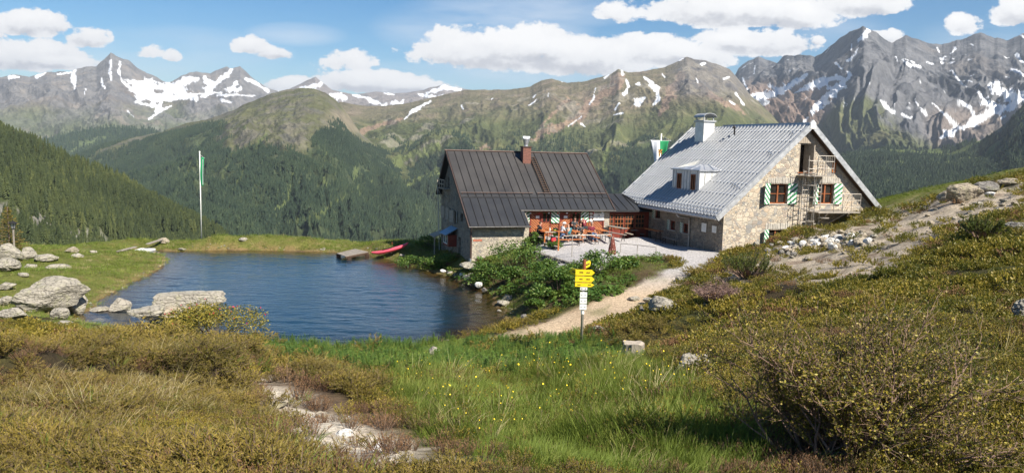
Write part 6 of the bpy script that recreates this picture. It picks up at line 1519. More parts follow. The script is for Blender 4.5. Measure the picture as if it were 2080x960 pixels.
# the leafless looking willow bush in the right foreground
def big_bush():
    g = onground(1750, 955); root = empty('bush', (g[0], g[1]+.15, g[2]-.05), 0, 'large twiggy willow bush with tiny leaves in the right foreground', 'bush')
    R = random.Random(77); st = MB(); lf = LM(78)
    def grow(p, d, ln, r, lev):
        n = 4; pts = [p.copy()]; q = p.copy(); dd = d.copy()
        for i in range(n):
            dd = (dd+Vector((R.gauss(0, .2), R.gauss(0, .2), R.gauss(.05, .15)))).normalized(); q = q+dd*ln/n; pts.append(q.copy())
        st.tube(pts, [r*(1-.55*i/n) for i in range(n+1)], 5 if lev < 2 else 3, False)
        if lev < 3:
            for k in range([5, 6, 5][lev]):
                i = R.randint(1, n); nd = (dd+Vector((R.gauss(0, .5), R.gauss(0, .5), R.gauss(.12, .3)))).normalized(); grow(pts[i], nd, ln*R.uniform(.45, .72), r*.55, lev+1)
        if lev >= 2:
            for k in range(6 if lev == 3 else 5):
                i = R.randint(0, n-1); p_ = pts[i].lerp(pts[i+1], R.random()); lf.leaf(p_, lf.rv(-.2, 1), lf.rv(), .020*R.uniform(.6, 1.3), .011)
    for k in range(30):
        a = R.uniform(-.35, math.pi+.35) if k < 13 else R.uniform(0, 6.28); tilt = R.uniform(.45, 1.5)
        d = Vector((math.cos(a)*tilt*1.15, math.sin(a)*tilt*.8+.1, 1)).normalized(); grow(Vector((R.gauss(0, .10), R.gauss(0, .07), 0)), d, R.uniform(.28, .46)*(1.0+.65*abs(d.x)), .009, 0)
    st.build('branches', MAT['twig_grey'], root, fix=False); link('leaves', lf.mesh('leaves', [MAT['heath_leaf_solo']]), root)
big_bush()
def twig_bush(px, py, wpx, hpx, seed, label, n=160):
    g = onground(px, py); s = math.hypot(g[0], g[1])/FPX; w, h = wpx*s, hpx*s; root = empty('bush', tuple(g), 0, label, 'bush'); t = LM(seed); l = LM(seed+1)
    for i in range(n):
        a = t.R.random()*6.283; r = t.R.random()**.5; m_ = Vector((math.cos(a)*r*w*.3, math.sin(a)*r*w*.3, h*.5*t.R.uniform(.5, 1))); e = Vector((math.cos(a)*r*w*.5, math.sin(a)*r*w*.5, h*(1-.4*r*r)*t.R.uniform(.7, 1.1)))
        t.stick((m_.x*.2, m_.y*.2, -.05), m_, .010, 0); t.stick(m_, e, .007, 0)
        for k in range(3): q = m_.lerp(e, t.R.random()); t.stick(q, q+t.rv(0, 1)*h*.25, .005, 0)
        for k in range(3): l.leaf(m_.lerp(e, l.R.random()), l.rv(), l.rv(), .05, .025)
    link('branches', t.mesh('branches', [MAT['twig_pink']]), root); link('leaves', l.mesh('leaves', [MAT['heath_brown_solo']]), root)
MAT['twig_pink'] = worn('twig_pink', (.26, .17, .14), .9, sc=12, bump=0)
twig_bush(1455, 618, 100, 46, 950, 'bare pinkish brown bush on the bank above the path', 260)
twig_bush(1560, 470, 60, 22, 951, 'low bare brown bush against the gable wall', 120)
def stump():
    g = onground(1285, 738); s = math.hypot(g[0], g[1])/FPX; w, h = 42*s, 44*s; R = random.Random(3); n = 20; rows = 7; V = []; F = []
    for r in range(rows):
        f = r/(rows-1)
        for k in range(n):
            a = 6.283*k/n; fl_ = 1+.55*(1-f)**3*(1+.5*math.sin(a*5)); rr = w/2*fl_*(1+.07*math.sin(a*7+r*.3)+R.uniform(-.03, .03)); V.append((rr*math.cos(a), rr*math.sin(a), -.08+(h+.08)*f+(.02*math.sin(a*3) if r == rows-1 else 0)))
    for r in range(rows-1):
        for k in range(n): F.append((r*n+k, r*n+(k+1) % n, (r+1)*n+(k+1) % n, (r+1)*n+k))
    mb = MB(); mb.add(V, F); mb.mi = 1; mb.add([V[(rows-1)*n+k] for k in range(n)], [tuple(range(n))])
    o = mb.build('tree_stump', [MAT['weathered_wood'], MAT['grey_wood']]); o.location = tuple(g); tag(o, 'weathered grey tree stump in the tall grass near the path', 'stump')
stump()
# individually visible conifers standing out on the near hillside's skyline
def hillside_trees():
    r = MTN['left_hillside']; R = random.Random(31); protos_ = []
    for i in range(4): protos_.append(conifer_tree(0, 0, -999, 1., 1000+i, '', MAT['pine_needles_solo'], 13, .2, 'conifers along the skyline of the left hillside'))
    first = [True]*4; nu, nv = r['X'].shape; row = int(np.argmin(np.abs(r['t'][0]-.012)))
    for i in range(110):
        iu = R.randint(0, nu-1); jv = row+R.randint(0, 16)
        if r['px'][iu, jv] < -40 or r['px'][iu, jv] > 405: continue
        k = i % 4; o = protos_[k] if first[k] else copy_tree(protos_[k]); first[k] = False
        h = R.uniform(7, 13); o.location = (r['X'][iu, jv], r['Y'][iu, jv], r['Z'][iu, jv]-.4); o.scale = (h*R.uniform(.9, 1.2), h, h); o.rotation_euler = (0, 0, R.random()*6.28)
        o['label'] = 'dark conifer on the skyline of the left forested hillside'
hillside_trees()
# ------------------------------------------------------------------ small things
# trail signpost
def signpost():
    g = onground(1181, 694); top = ony(1181, 528, g[1]); Hh = top[2]-g[2]; s = g[1]/FPX
    r = empty('signpost', tuple(g), 0, 'trail signpost with yellow arrow boards and white plates on a grey pole', 'signpost')
    def Z(py): return ony(1181, py, g[1])[2]-g[2]
    p = MB(); p.tube([(0, 0, -.3), (0, 0, Hh)], .042, 12); po = p.build('pole', MAT['galv'], r, smooth=True)
    q = MB(); q.tube([(0, 0, Hh-.34), (0, 0, Hh+.02)], .052, 10); q.build('wooden_top', MAT['brown_wood'], po)
    yb, bk = MAT['yellow'], MAT['black_metal']
    for i, (y0, y1, txt) in enumerate(((546.5, 558, 1), (560, 571.5, 1), (573.5, 581, 0))):
        z1, z0 = Z(y0), Z(y1); x0, x1 = -18*s, 15.5*s; xt = 21.5*s; zm = (z0+z1)/2
        b = MB(); b.prism([(x0, -.075, z0), (x1, -.075, z0), (xt, -.075, zm), (x1, -.075, z1), (x0, -.075, z1)], (0, .022, 0)); bo = b.build('arrow_board', yb, r)
        w = MB(); R = random.Random(i)
        if txt:
            for (xa, xb) in ((x0+.12, -.04), (.06, x1-.04)):
                x = xa
                while x < xb-.02: ww = R.uniform(.012, .03); w.box(x, x+ww, -.0785, -.0755, zm-.018, zm+R.choice([.012, .02, .03])); x += ww+.008
        else:
            for xa in (-.2, .12): w.box(xa, xa+.10, -.0785, -.0755, zm-.012, zm+.01)
        w.build('lettering', bk, bo)
    for (rz, z, flip) in ((math.radians(68), Hh-.17, 1), (math.radians(-62), Hh-.42, -1)):
        b = MB(); h = .19; b.prism([(.05, -.012, -h/2), (.55, -.012, -h/2), (.66, -.012, 0), (.55, -.012, h/2), (.05, -.012, h/2)], (0, .024, 0)); bo = b.build('arrow_board', yb, r)
        bo.location = (0, 0, z); bo.rotation_euler = (0, 0, rz if flip > 0 else math.pi+rz+math.radians(10))
        w = MB(); x = .12
        while x < .5: w.box(x, x+.025, -.016, -.0125, -.02, .02); w.box(x, x+.025, .0125, .016, -.02, .02); x += .034
        w.build('lettering', bk, bo)
    for i, (y0, y1) in enumerate(((582, 588), (592, 603), (604.5, 615), (616.5, 627.5))):
        b = MB(); b.box(-7*s, 7.5*s, -.07, -.05, Z(y1), Z(y0)); bo = b.build('white_plate', MAT['white_paint'], r)
        w = MB(); zc = (Z(y0)+Z(y1))/2
        for sx in (-1, 1): w.box(sx*.055-.02, sx*.055+.02, -.0735, -.0705, zc-.012, zc+.012)
        w.build('marking', bk if i == 0 else MAT['zinc_dull'], bo)
    c = MB(); c.tube([(0, 0, Z(637)), (0, 0, Z(630))], .052, 10); c.tube([(0, -.0, Z(617)), (0, 0, Z(613))], .055, 10); c.build('clamp', MAT['white_paint'], po)
signpost()
def banner(name, par, x, y, z0, z1, w, cols, seed, emblem=False, twist=.25, taper=0):
    """a hanging cloth banner, folded in soft vertical waves"""
    n, m = 16, 26; V = []; F = []; MI = []; R = random.Random(seed)
    for j in range(m+1):
        f = j/m
        for i in range(n+1):
            u = i/n-.5; ww = w*(1-taper*f**.8); V.append((x+u*ww+.05*math.sin(f*4+seed)-taper*f*w*.10, y+twist*w*math.sin(u*9+f*3+seed)*.35*(.3+f), z1+(z0-z1)*f))
    for j in range(m):
        for i in range(n):
            F.append((j*(n+1)+i, j*(n+1)+i+1, (j+1)*(n+1)+i+1, (j+1)*(n+1)+i)); MI.append(0 if i < n/2 else 1)
            if emblem and 8 <= j < 15 and 6 <= i < 11: MI[-1] = 2 if (i+j) % 3 else 3
    me = bpy.data.meshes.new(name); me.from_pydata(V, [], F)
    for k in cols: me.materials.append(k)
    me.polygons.foreach_set('material_index', MI); me.polygons.foreach_set('use_smooth', [True]*len(F))
    o = link(name, me, par); sd = o.modifiers.new('s', 'SOLIDIFY'); sd.thickness = .008; return o
MAT['cloth_white'] = worn('cloth_white', (.72, .73, .76), .8, sc=3, amt=.08, bump=0); MAT['cloth_green'] = worn('cloth_green', (.02, .26, .10), .8, sc=3, amt=.15, bump=0)
MAT['emblem_dark'] = worn('emblem_dark', (.08, .03, .03), .8, sc=9, bump=0); MAT['emblem_gold'] = worn('emblem_gold', (.6, .33, .05), .8, sc=9, bump=0)
def flagpole_far():
    g = onz(409, 476, .55); top = ony(408, 310, g[1]); h = top[2]-g[2]; r = empty('flagpole', tuple(g), 0, 'tall white flagpole rising from a boulder behind the pond', 'flagpole')
    p = MB(); p.tube([(0, 0, -.3), (0, 0, h)], [.048, .036], 10); p.build('pole', MAT['white_paint'], r, smooth=True)
    k = MB(); k.tube([(0, 0, h), (0, 0, h+.05), (0, 0, h+.12)], [.04, .07, .02], 10); k.build('finial', MAT['white_paint'], r)
    a = MB(); a.tube([(0, 0, h-.15), (.38, 0, h-.42)], .012, 6); a.build('bracket', MAT['zinc_dull'], r)
    f = empty('banner', (g[0], g[1], g[2]), 0, 'narrow green and white banner hanging from the tall flagpole', 'flag')
    banner('cloth', f, .20, -.06, h-2.55, h-.35, .20, [MAT['cloth_green'], MAT['cloth_green'], MAT['cloth_white'], MAT['cloth_white']], 2, twist=.5)
    c = MB(); c.beam((.24, -.10, h-2.45), (.27, -.10, h-.5), .05, .008); c.build('white_stripe', MAT['cloth_white'], f)
flagpole_far()
def flagpole_near():
    Y = 57.5; b = ony(1333, 420, Y); top = ony(1338, 271, Y); z0 = float(bil(b[0], b[1])); r = empty('flagpole', (b[0], b[1], z0), 0, 'flagpole rising behind the silver roof', 'flagpole'); h = top[2]-z0
    s = Y/FPX; p = MB(); p.tube([(0, 0, 0), (.12, 0, h)], [.06, .05], 10); p.build('pole', MAT['pale_metal'], r, smooth=True)
    c = MB(); c.tube([(-.68, 0, h-.52), (.86, 0, h-.52)], .02, 6); c.tube([(-.68, 0, h-.5), (.12, 0, h-.15)], .008, 4); c.tube([(.86, 0, h-.5), (.12, 0, h-.15)], .008, 4); c.build('crossbar', MAT['zinc_dull'], r)
    f = empty('banner', (b[0], b[1], z0), 0, 'white and green banner with an emblem hanging behind the silver roof', 'flag')
    banner('cloth', f, .06, -.10, h-2.6, h-.54, 1.35, [MAT['cloth_white'], MAT['cloth_green'], MAT['emblem_dark'], MAT['emblem_gold']], 5, True, .3, .55)
flagpole_near()
def lamp_post():
    g = onz(29, 508, .8); g[2] = float(bil(g[0], g[1])); h = ony(29, 447, g[1])[2]-g[2]; r = empty('lamp_post', tuple(g), 0, 'old lantern on a grey wooden post at the left edge', 'lamp post')
    p = MB(); p.tube([(0, 0, -.2), (0, 0, h-.5)], .055, 8); p.build('post', MAT['weathered_wood'], r)
    l = MB(); z = h-.5
    for a in range(4):
        an = a*math.pi/2+.78; l.beam((.09*math.cos(an), .09*math.sin(an), z), (.16*math.cos(an), .16*math.sin(an), z+.3), .022, .022)
    l.box(-.09, .09, -.09, .09, z-.03, z); l.add([(-.2, -.2, z+.30), (.2, -.2, z+.30), (.2, .2, z+.30), (-.2, .2, z+.30), (0, 0, z+.46)], [(0, 3, 2, 1), (0, 1, 4), (1, 2, 4), (2, 3, 4), (3, 0, 4)]); l.tube([(0, 0, z+.44), (0, 0, z+.54)], .015, 6)
    o = l.build('lantern', MAT['black_metal'], r); gq = MB(); gq.add([(-.06, -.06, z), (.06, -.06, z), (.06, .06, z), (-.06, .06, z), (-.105, -.105, z+.29), (.105, -.105, z+.29), (.105, .105, z+.29), (-.105, .105, z+.29)], [(0, 1, 5, 4), (1, 2, 6, 5), (2, 3, 7, 6), (3, 0, 4, 7)]); gq.build('glass', MAT['zinc_dull'], o)
lamp_post()
# jetty, kayak, mooring post, raft and boards
def jetty():
    a, b, c, d = [onz(x, y, .30) for x, y in ((684, 514), (702, 520), (748, 511), (722, 505))]
    r = empty('jetty', tuple((a+b+c+d)/4*np.array([1, 1, 0])), 0, 'small weathered wooden jetty on the far side of the pond', 'jetty'); o = np.array(r.location)
    P = [Vector(p-o) for p in (a, b, c, d)]; m = MB(); n = 13
    for i in range(n):
        f0, f1 = i/n, (i+.9)/n; q = [P[0].lerp(P[3], f0), P[1].lerp(P[2], f0), P[1].lerp(P[2], f1), P[0].lerp(P[3], f1)]; m.prism([(v.x, v.y, .26+random.uniform(-.005, .005)) for v in q], (0, 0, .045))
    m.build('deck', MAT['weathered_wood'], r)
    k = MB()
    for i, (p, q) in enumerate(((P[0], P[3]), (P[1], P[2]))): k.beam((p.x, p.y, .20), (q.x, q.y, .20), .08, .12)
    k.build('bearer', MAT['dark_wood'], r); t = MB()
    for p in (P[1].lerp(P[2], .15), P[1].lerp(P[2], .95), P[0].lerp(P[3], .1)): t.box(p.x-.14, p.x+.14, p.y-.10, p.y+.10, -.5, .15)
    t.build('footing', MAT['dark_wood'], r)
jetty()
def kayak():
    a, b = onz(756, 521, .12), onground(832, 509); b = b+np.array([0, 0, .30]); c = (a+b)/2; L = np.linalg.norm(b-a); r = empty('kayak', tuple(c), math.atan2(b[1]-a[1], b[0]-a[0]), 'pinkish red kayak drawn half onto the grassy bank', 'kayak')
    n, m = 26, 14; V = []; F = []
    for i in range(n+1):
        f = i/n*2-1; w = .30*(1-abs(f)**2.4)**.8+.004; hgt = .17*(1-abs(f)**3)**.5+.01; zc = .17*abs(f)**3+.14
        for k in range(m):
            t_ = 2*math.pi*k/m; y = w*math.cos(t_); z = zc+(hgt*.55 if math.sin(t_) > 0 else hgt)*math.sin(t_); V.append((f*L/2, y, z))
    for i in range(n):
        for k in range(m): F.append((i*m+k, i*m+(k+1) % m, (i+1)*m+(k+1) % m, (i+1)*m+k))
    mb = MB(); mb.add(V, F); r.rotation_euler = (0, -math.atan2(b[2]-a[2], L)*1.0, r.rotation_euler.z); mb.build('hull', MAT['kayak_red'], r, smooth=True)
    ck = MB(); k = 20; xs = [(-.15+.42*math.cos(6.283*i/k), .17*math.sin(6.283*i/k)) for i in range(k)]
    ck.add([(x, y, .235) for x, y in xs]+[(x*1.06, y*1.15, .225) for x, y in xs]+[(x*1.06, y*1.15, .275) for x, y in xs]+[(x, y, .275) for x, y in xs], [tuple(range(k))]+[(k+i, k+(i+1) % k, 2*k+(i+1) % k, 2*k+i) for i in range(k)]+[(2*k+i, 2*k+(i+1) % k, 3*k+(i+1) % k, 3*k+i) for i in range(k)])
    ck.build('cockpit', MAT['black_metal'], r); bn = MB(); bn.tube([(-L*.36, 0, .25), (-L*.30, 0, .28), (-L*.24, 0, .27)], .02, 6); bn.build('grab_loop', MAT['black_metal'], r)
MAT['kayak_red'] = worn('kayak_red', (.78, .10, .14), .35, sc=2, amt=.12, bump=0, spec=.5); kayak()
g = onz(797, 514, .2); m = MB(); m.beam((0, 0, -.4), (0, 0, .78), .09, .09); o = m.build('mooring_post', MAT['orange_wood'], bevel=.01); o.location = tuple(g); tag(o, 'short wooden mooring post behind the red kayak', 'post')
g = onz(289, 510, .02); m = MB(); m.box(-.55, .55, -.9, .9, -.02, .10); o = m.build('raft', MAT['white_paint'], bevel=.04); o.location = tuple(g); tag(o, 'low white raft floating at the pond inlet', 'raft')
for (x0, y0, x1, y1, z, lab) in ((243, 510, 272, 505, .35, 'dark weathered boards propped on the inlet rock'), (303, 495, 325, 490, .45, 'dark plank laid over the far bank stones')):
    a, b = onz(x0, y0, z), onz(x1, y1, z); m = MB(); 
    for k in (-1, 0, 1): m.beam((a[0], a[1]+k*.26, a[2]+.02), (b[0], b[1]+k*.26, b[2]+.10), .24, .06)
    tag(m.build('boards', MAT['weathered_wood']), lab, 'boards')

# terrace furniture ---------------------------------------------------------
TZ = 2.40
def TP(px, py, z=0.): q = onz(px, py, TZ+z); return q
def beer_table(px, py, rz, label, tilt=0., L=1.8, W_=.46, hh=.68, group='beer tables on the terrace', mat='orange_wood'):
    g = TP(px, py, hh); z = float(bil(g[0], g[1])); r = empty('beer_table', (g[0], g[1], z), rz, label, 'table', group)
    t = MB()
    for k in (-1, 0, 1): t.box(-L/2, L/2, k*W_/3-W_/6+.004, k*W_/3+W_/6-.004, hh-.03, hh)
    t.build('tabletop', MAT[mat], r, bevel=.004)
    for sx in (-1, 1):
        l = MB(); x = sx*L*.36
        l.beam((x, -W_*.4, 0), (x, -W_*.28, hh-.035), .028, .028); l.beam((x, W_*.4, 0), (x, W_*.28, hh-.035), .028, .028); l.beam((x, -W_*.38, .12), (x, W_*.38, .12), .022, .022); l.beam((x, -W_*.3, .45), (x, W_*.3, .45), .022, .022); l.beam((x, 0, .45), (x-sx*.35, 0, hh-.035), .02, .02)
        l.build('leg', MAT['black_metal'], r)
    return r
def beer_bench(px, py, rz, label, L=1.8, hh=.42, group='beer benches on the terrace', mat='orange_wood', W_=.22):
    g = TP(px, py, hh); z = float(bil(g[0], g[1])); r = empty('beer_bench', (g[0], g[1], z), rz, label, 'bench', group)
    t = MB(); t.box(-L/2, L/2, -W_/2, W_/2, hh-.03, hh); t.build('seat', MAT[mat], r, bevel=.004)
    for sx in (-1, 1):
        l = MB(); x = sx*L*.38; l.beam((x, -.11, 0), (x, -.08, hh-.035), .026, .026); l.beam((x, .11, 0), (x, .08, hh-.035), .026, .026); l.beam((x, -.1, .12), (x, .1, .12), .02, .02); l.beam((x, 0, .12), (x-sx*.2, 0, hh-.035), .018, .018); l.build('leg', MAT['black_metal'], r)
    return r
VA_ = RZ+math.pi/2
beer_table(1100, 461, VA_, 'orange table nearest the stone wing of the old hut')
beer_table(1126, 464, VA_+.1, 'orange table behind the man in the white shirt')
beer_table(1160, 464, VA_, 'orange table in front of the bald man in teal')
beer_table(1188, 464, VA_, 'orange table between the dark shirted guests')
beer_table(1218, 464, VA_-.1, 'orange table under the large white hut sign')
beer_table(1252, 459, VA_+.2, 'dark table beside the red veranda', mat='weathered_wood')
beer_bench(1090, 470, VA_, 'bench at the corner of the stone wing', mat='weathered_wood')
beer_bench(1112, 472, VA_+.1, 'bench between the first two orange tables')
beer_bench(1140, 474, VA_, 'bench under the man in the white shirt')
beer_bench(1158, 479, RZ, 'orange bench at the front of the terrace', L=1.5)
beer_bench(1175, 474, VA_, 'bench under the guest in the grey shirt')
beer_bench(1203, 475, VA_, 'bench under the guest in the dark red top')
beer_bench(1231, 474, VA_, 'bench right of the table under the hut sign')
beer_bench(1252, 472, VA_+.2, 'grey bench in front of the red veranda', mat='weathered_wood')
# along the shaded wall of the silver hut (its own axes: u, v)
def RT(u, v): return RP(u, v, 0)
def place(r, u, v, rz=VA_): p = RT(u, v); r.location = (p[0], p[1], float(bil(p[0], p[1]))); r.rotation_euler = (0, 0, rz)
place(beer_table(1300, 480, 0, 'dark table standing in the shade by the far wall window', mat='weathered_wood', group='tables along the shaded wall'), -1.2, 9.2)
place(beer_table(1300, 480, 0, 'orange table standing in the shade by the silver hut wall', group='tables along the shaded wall'), -.85, 6.5)
place(beer_bench(1300, 480, 0, 'pale bench in the shade left of the orange table', group='benches along the shaded wall', mat='grey_wood'), -1.75, 8.6)
place(beer_bench(1300, 480, 0, 'bench close to the wall under the far window', group='benches along the shaded wall', mat='weathered_wood'), -.55, 9.3)
place(beer_bench(1300, 480, 0, 'bench close to the wall near the downpipe', group='benches along the shaded wall', mat='weathered_wood'), -.55, 4.9)
place(beer_bench(1300, 480, 0, 'dark bench beyond the far window', group='benches along the shaded wall', mat='weathered_wood'), -1.9, 10.7)

def rail(pts, posts, label, name='railing', r=.022, mat='galv'):
    top = [onz(x, y, z) for x, y, z in pts]; ob = empty(name, (top[0][0], top[0][1], float(bil(top[0][0], top[0][1]))), 0, label, 'railing'); o = np.array(ob.location)
    m = MB(); m.tube([tuple(p-o) for p in top], r, 8); m.build('top_rail', MAT[mat], ob, smooth=False)
    for i in posts:
        p = top[i]-o; z = float(bil(top[i][0], top[i][1]))-o[2]; q = MB(); q.tube([(p[0], p[1], z-.1), (p[0], p[1], p[2]-.02)], r, 8); q.build('post', MAT[mat], ob)
def pole_top(xb, yb, yt):
    g = onground(xb, yb); return ony(xb, yt, g[1])[2]
z1 = pole_top(1163, 521, 478); z2 = pole_top(1295, 519, 498)
rail([(1145, 479, z1), (1163, 478, z1), (1242, 476, z1)], [1, 2], 'grey pipe railing along the front of the terrace')
rail([(1261, 494, z2-.05), (1295, 497.5, z2-.05), (1333, 502, z2-.05)], [0, 1, 2], 'low galvanised pipe rail beside the gravel yard')
# wooden frame with a bar, and the bags
def frame():
    a, b = onground(1106, 500), onground(1134, 509); o = (a+b)/2; r = empty('wooden_stand', (o[0], o[1], a[2]), 0, 'stand of two orange posts with a pale crossbar at the terrace edge', 'stand')
    for p, t_ in ((a, 470), (b, 473)):
        z = ony(1106 if p is a else 1134, t_, p[1])[2]; m = MB(); m.beam((p[0]-o[0], p[1]-o[1], -.1), (p[0]-o[0], p[1]-o[1], z-a[2]), .08, .08); m.build('post', MAT['orange_wood'], r)
    z = ony(1106, 471, a[1])[2]-a[2]; m = MB(); m.beam((a[0]-o[0], a[1]-o[1], z), (a[0]-o[0]+.75, a[1]-o[1]+.1, z), .22, .04); m.build('crossbar', MAT['grey_wood'], r)
    m = MB(); m.beam((a[0]-o[0], a[1]-o[1], .22), (b[0]-o[0], b[1]-o[1], .22+(b[2]-a[2])), .2, .04); m.build('shelf', MAT['grey_wood'], r); return r, o, a
fr_, fo, fa = frame()
def backpack(loc, rz, mat, label, s=1.):
    r = empty('backpack', tuple(loc), rz, label, 'backpack')
    def blob(name, c, d, mt, seed):
        bm = bmesh.new(); bmesh.ops.create_uvsphere(bm, u_segments=16, v_segments=12, radius=1)
        for v in bm.verts:
            p = v.co; q = Vector([math.copysign(abs(k)**.55, k) for k in p]); v.co = Vector((c[0]+q.x*d[0]*(1-.15*max(0, q.z)), c[1]+q.y*d[1], c[2]+q.z*d[2]))*s
        me = bpy.data.meshes.new(name); bm.to_mesh(me); bm.free(); me.polygons.foreach_set('use_smooth', [True]*len(me.polygons)); return link(name, me, r, mt)
    blob('bag', (0, 0, .24), (.16, .11, .24), MAT[mat], 1); blob('pocket', (0, -.12, .17), (.12, .05, .12), MAT[mat], 2); blob('lid', (0, -.01, .46), (.14, .11, .05), MAT['black_metal'], 3)
    m = MB()
    for sx in (-1, 1): m.tube([(sx*.09*s, .11*s, .42*s), (sx*.11*s, .20*s, .30*s), (sx*.10*s, .12*s, .08*s)], .018*s, 6)
    m.build('strap', MAT['black_metal'], r)
MAT['red_fabric'] = worn('red_fabric', (.55, .03, .04), .7, sc=9, bump=.1); MAT['lime_fabric'] = worn('lime_fabric', (.22, .36, .04), .7, sc=9, bump=.1)
g = onz(1124, 496, 2.42); g[2] = fa[2]+.26; backpack((fo[0]+.10, fo[1]+.02, fa[2]+.24), .3, 'red_fabric', 'red backpack standing on the shelf of the wooden stand', 1.0)
g = TP(1128, 473, .42); backpack((g[0], g[1], float(bil(g[0], g[1]))+.30), .5, 'lime_fabric', 'lime green backpack beside the man in the white shirt', 1.0)
# rusty carved figure
def carving():
    g = onground(1243, 516); h = 40*g[1]/FPX; n = 12; V = []; F = []; R = random.Random(2)
    prof = [(0, .21), (.2, .20), (.45, .17), (.7, .12), (.88, .07), (1., .012)]
    for z, r in prof:
        for k in range(n): a = 6.283*k/n; q = r*(1+.12*math.sin(a*4+z*5)+R.uniform(-.05, .05)); V.append((q*math.cos(a), q*math.sin(a)*.7, z*h))
    for i in range(len(prof)-1):
        for k in range(n): F.append((i*n+k, i*n+(k+1) % n, (i+1)*n+(k+1) % n, (i+1)*n+k))
    F.append(tuple((len(prof)-1)*n+k for k in range(n)))
    m, t, b = material('rust', rough=.85); P_ = t.coord('Object'); nn = t.noise(t.scale(P_, (1, 1, .4)), 14, 5, .7); t.set(b, 'Base Color', t.ramp(nn, [(.4, (.10, .022, .015)), (.56, (.17, .045, .03)), (.64, (.45, .33, .27))])); MAT['rust'] = m
    mb = MB(); mb.add(V, F); o = mb.build('wooden_carving', m); o.location = tuple(g); tag(o, 'rust red pointed carving standing at the edge of the terrace', 'sculpture')
carving()

# ------------------------------------------------------------------ people on the benches
SK = worn('skin', (.46, .25, .17), .6, sc=8, amt=.08, bump=0); MAT['skin'] = SK
def cloth(name, c): MAT[name] = worn(name, c, .85, sc=12, amt=.15, bump=.05); return name
for nm, c in (('shirt_white', (.62, .64, .66)), ('shirt_teal', (.03, .15, .18)), ('shirt_grey', (.05, .06, .065)), ('shirt_red', (.16, .02, .035)), ('jeans', (.05, .10, .20)), ('trousers_dark', (.022, .025, .03)), ('hair_brown', (.06, .035, .02)), ('hair_grey', (.42, .40, .37)), ('hat_white', (.7, .69, .66)), ('shorts', (.20, .17, .13)), ('shirt_orange', (.42, .14, .03)), ('shoe', (.05, .04, .035))): cloth(nm, c)
def skinned(name, verts, edges, radii, mat, parent, sub=1):
    me = bpy.data.meshes.new(name); me.from_pydata([tuple(v) for v in verts], edges, []); o = link(name, me, parent, mat)
    md = o.modifiers.new('skin', 'SKIN'); md.use_smooth_shade = True; md.branch_smoothing = .4
    for i, sv in enumerate(me.skin_vertices[0].data):
        rr = radii[i]; sv.radius = rr if isinstance(rr, tuple) else (rr, rr); sv.use_root = (i == 0)
    s = o.modifiers.new('sub', 'SUBSURF'); s.levels = sub; s.render_levels = sub; return o
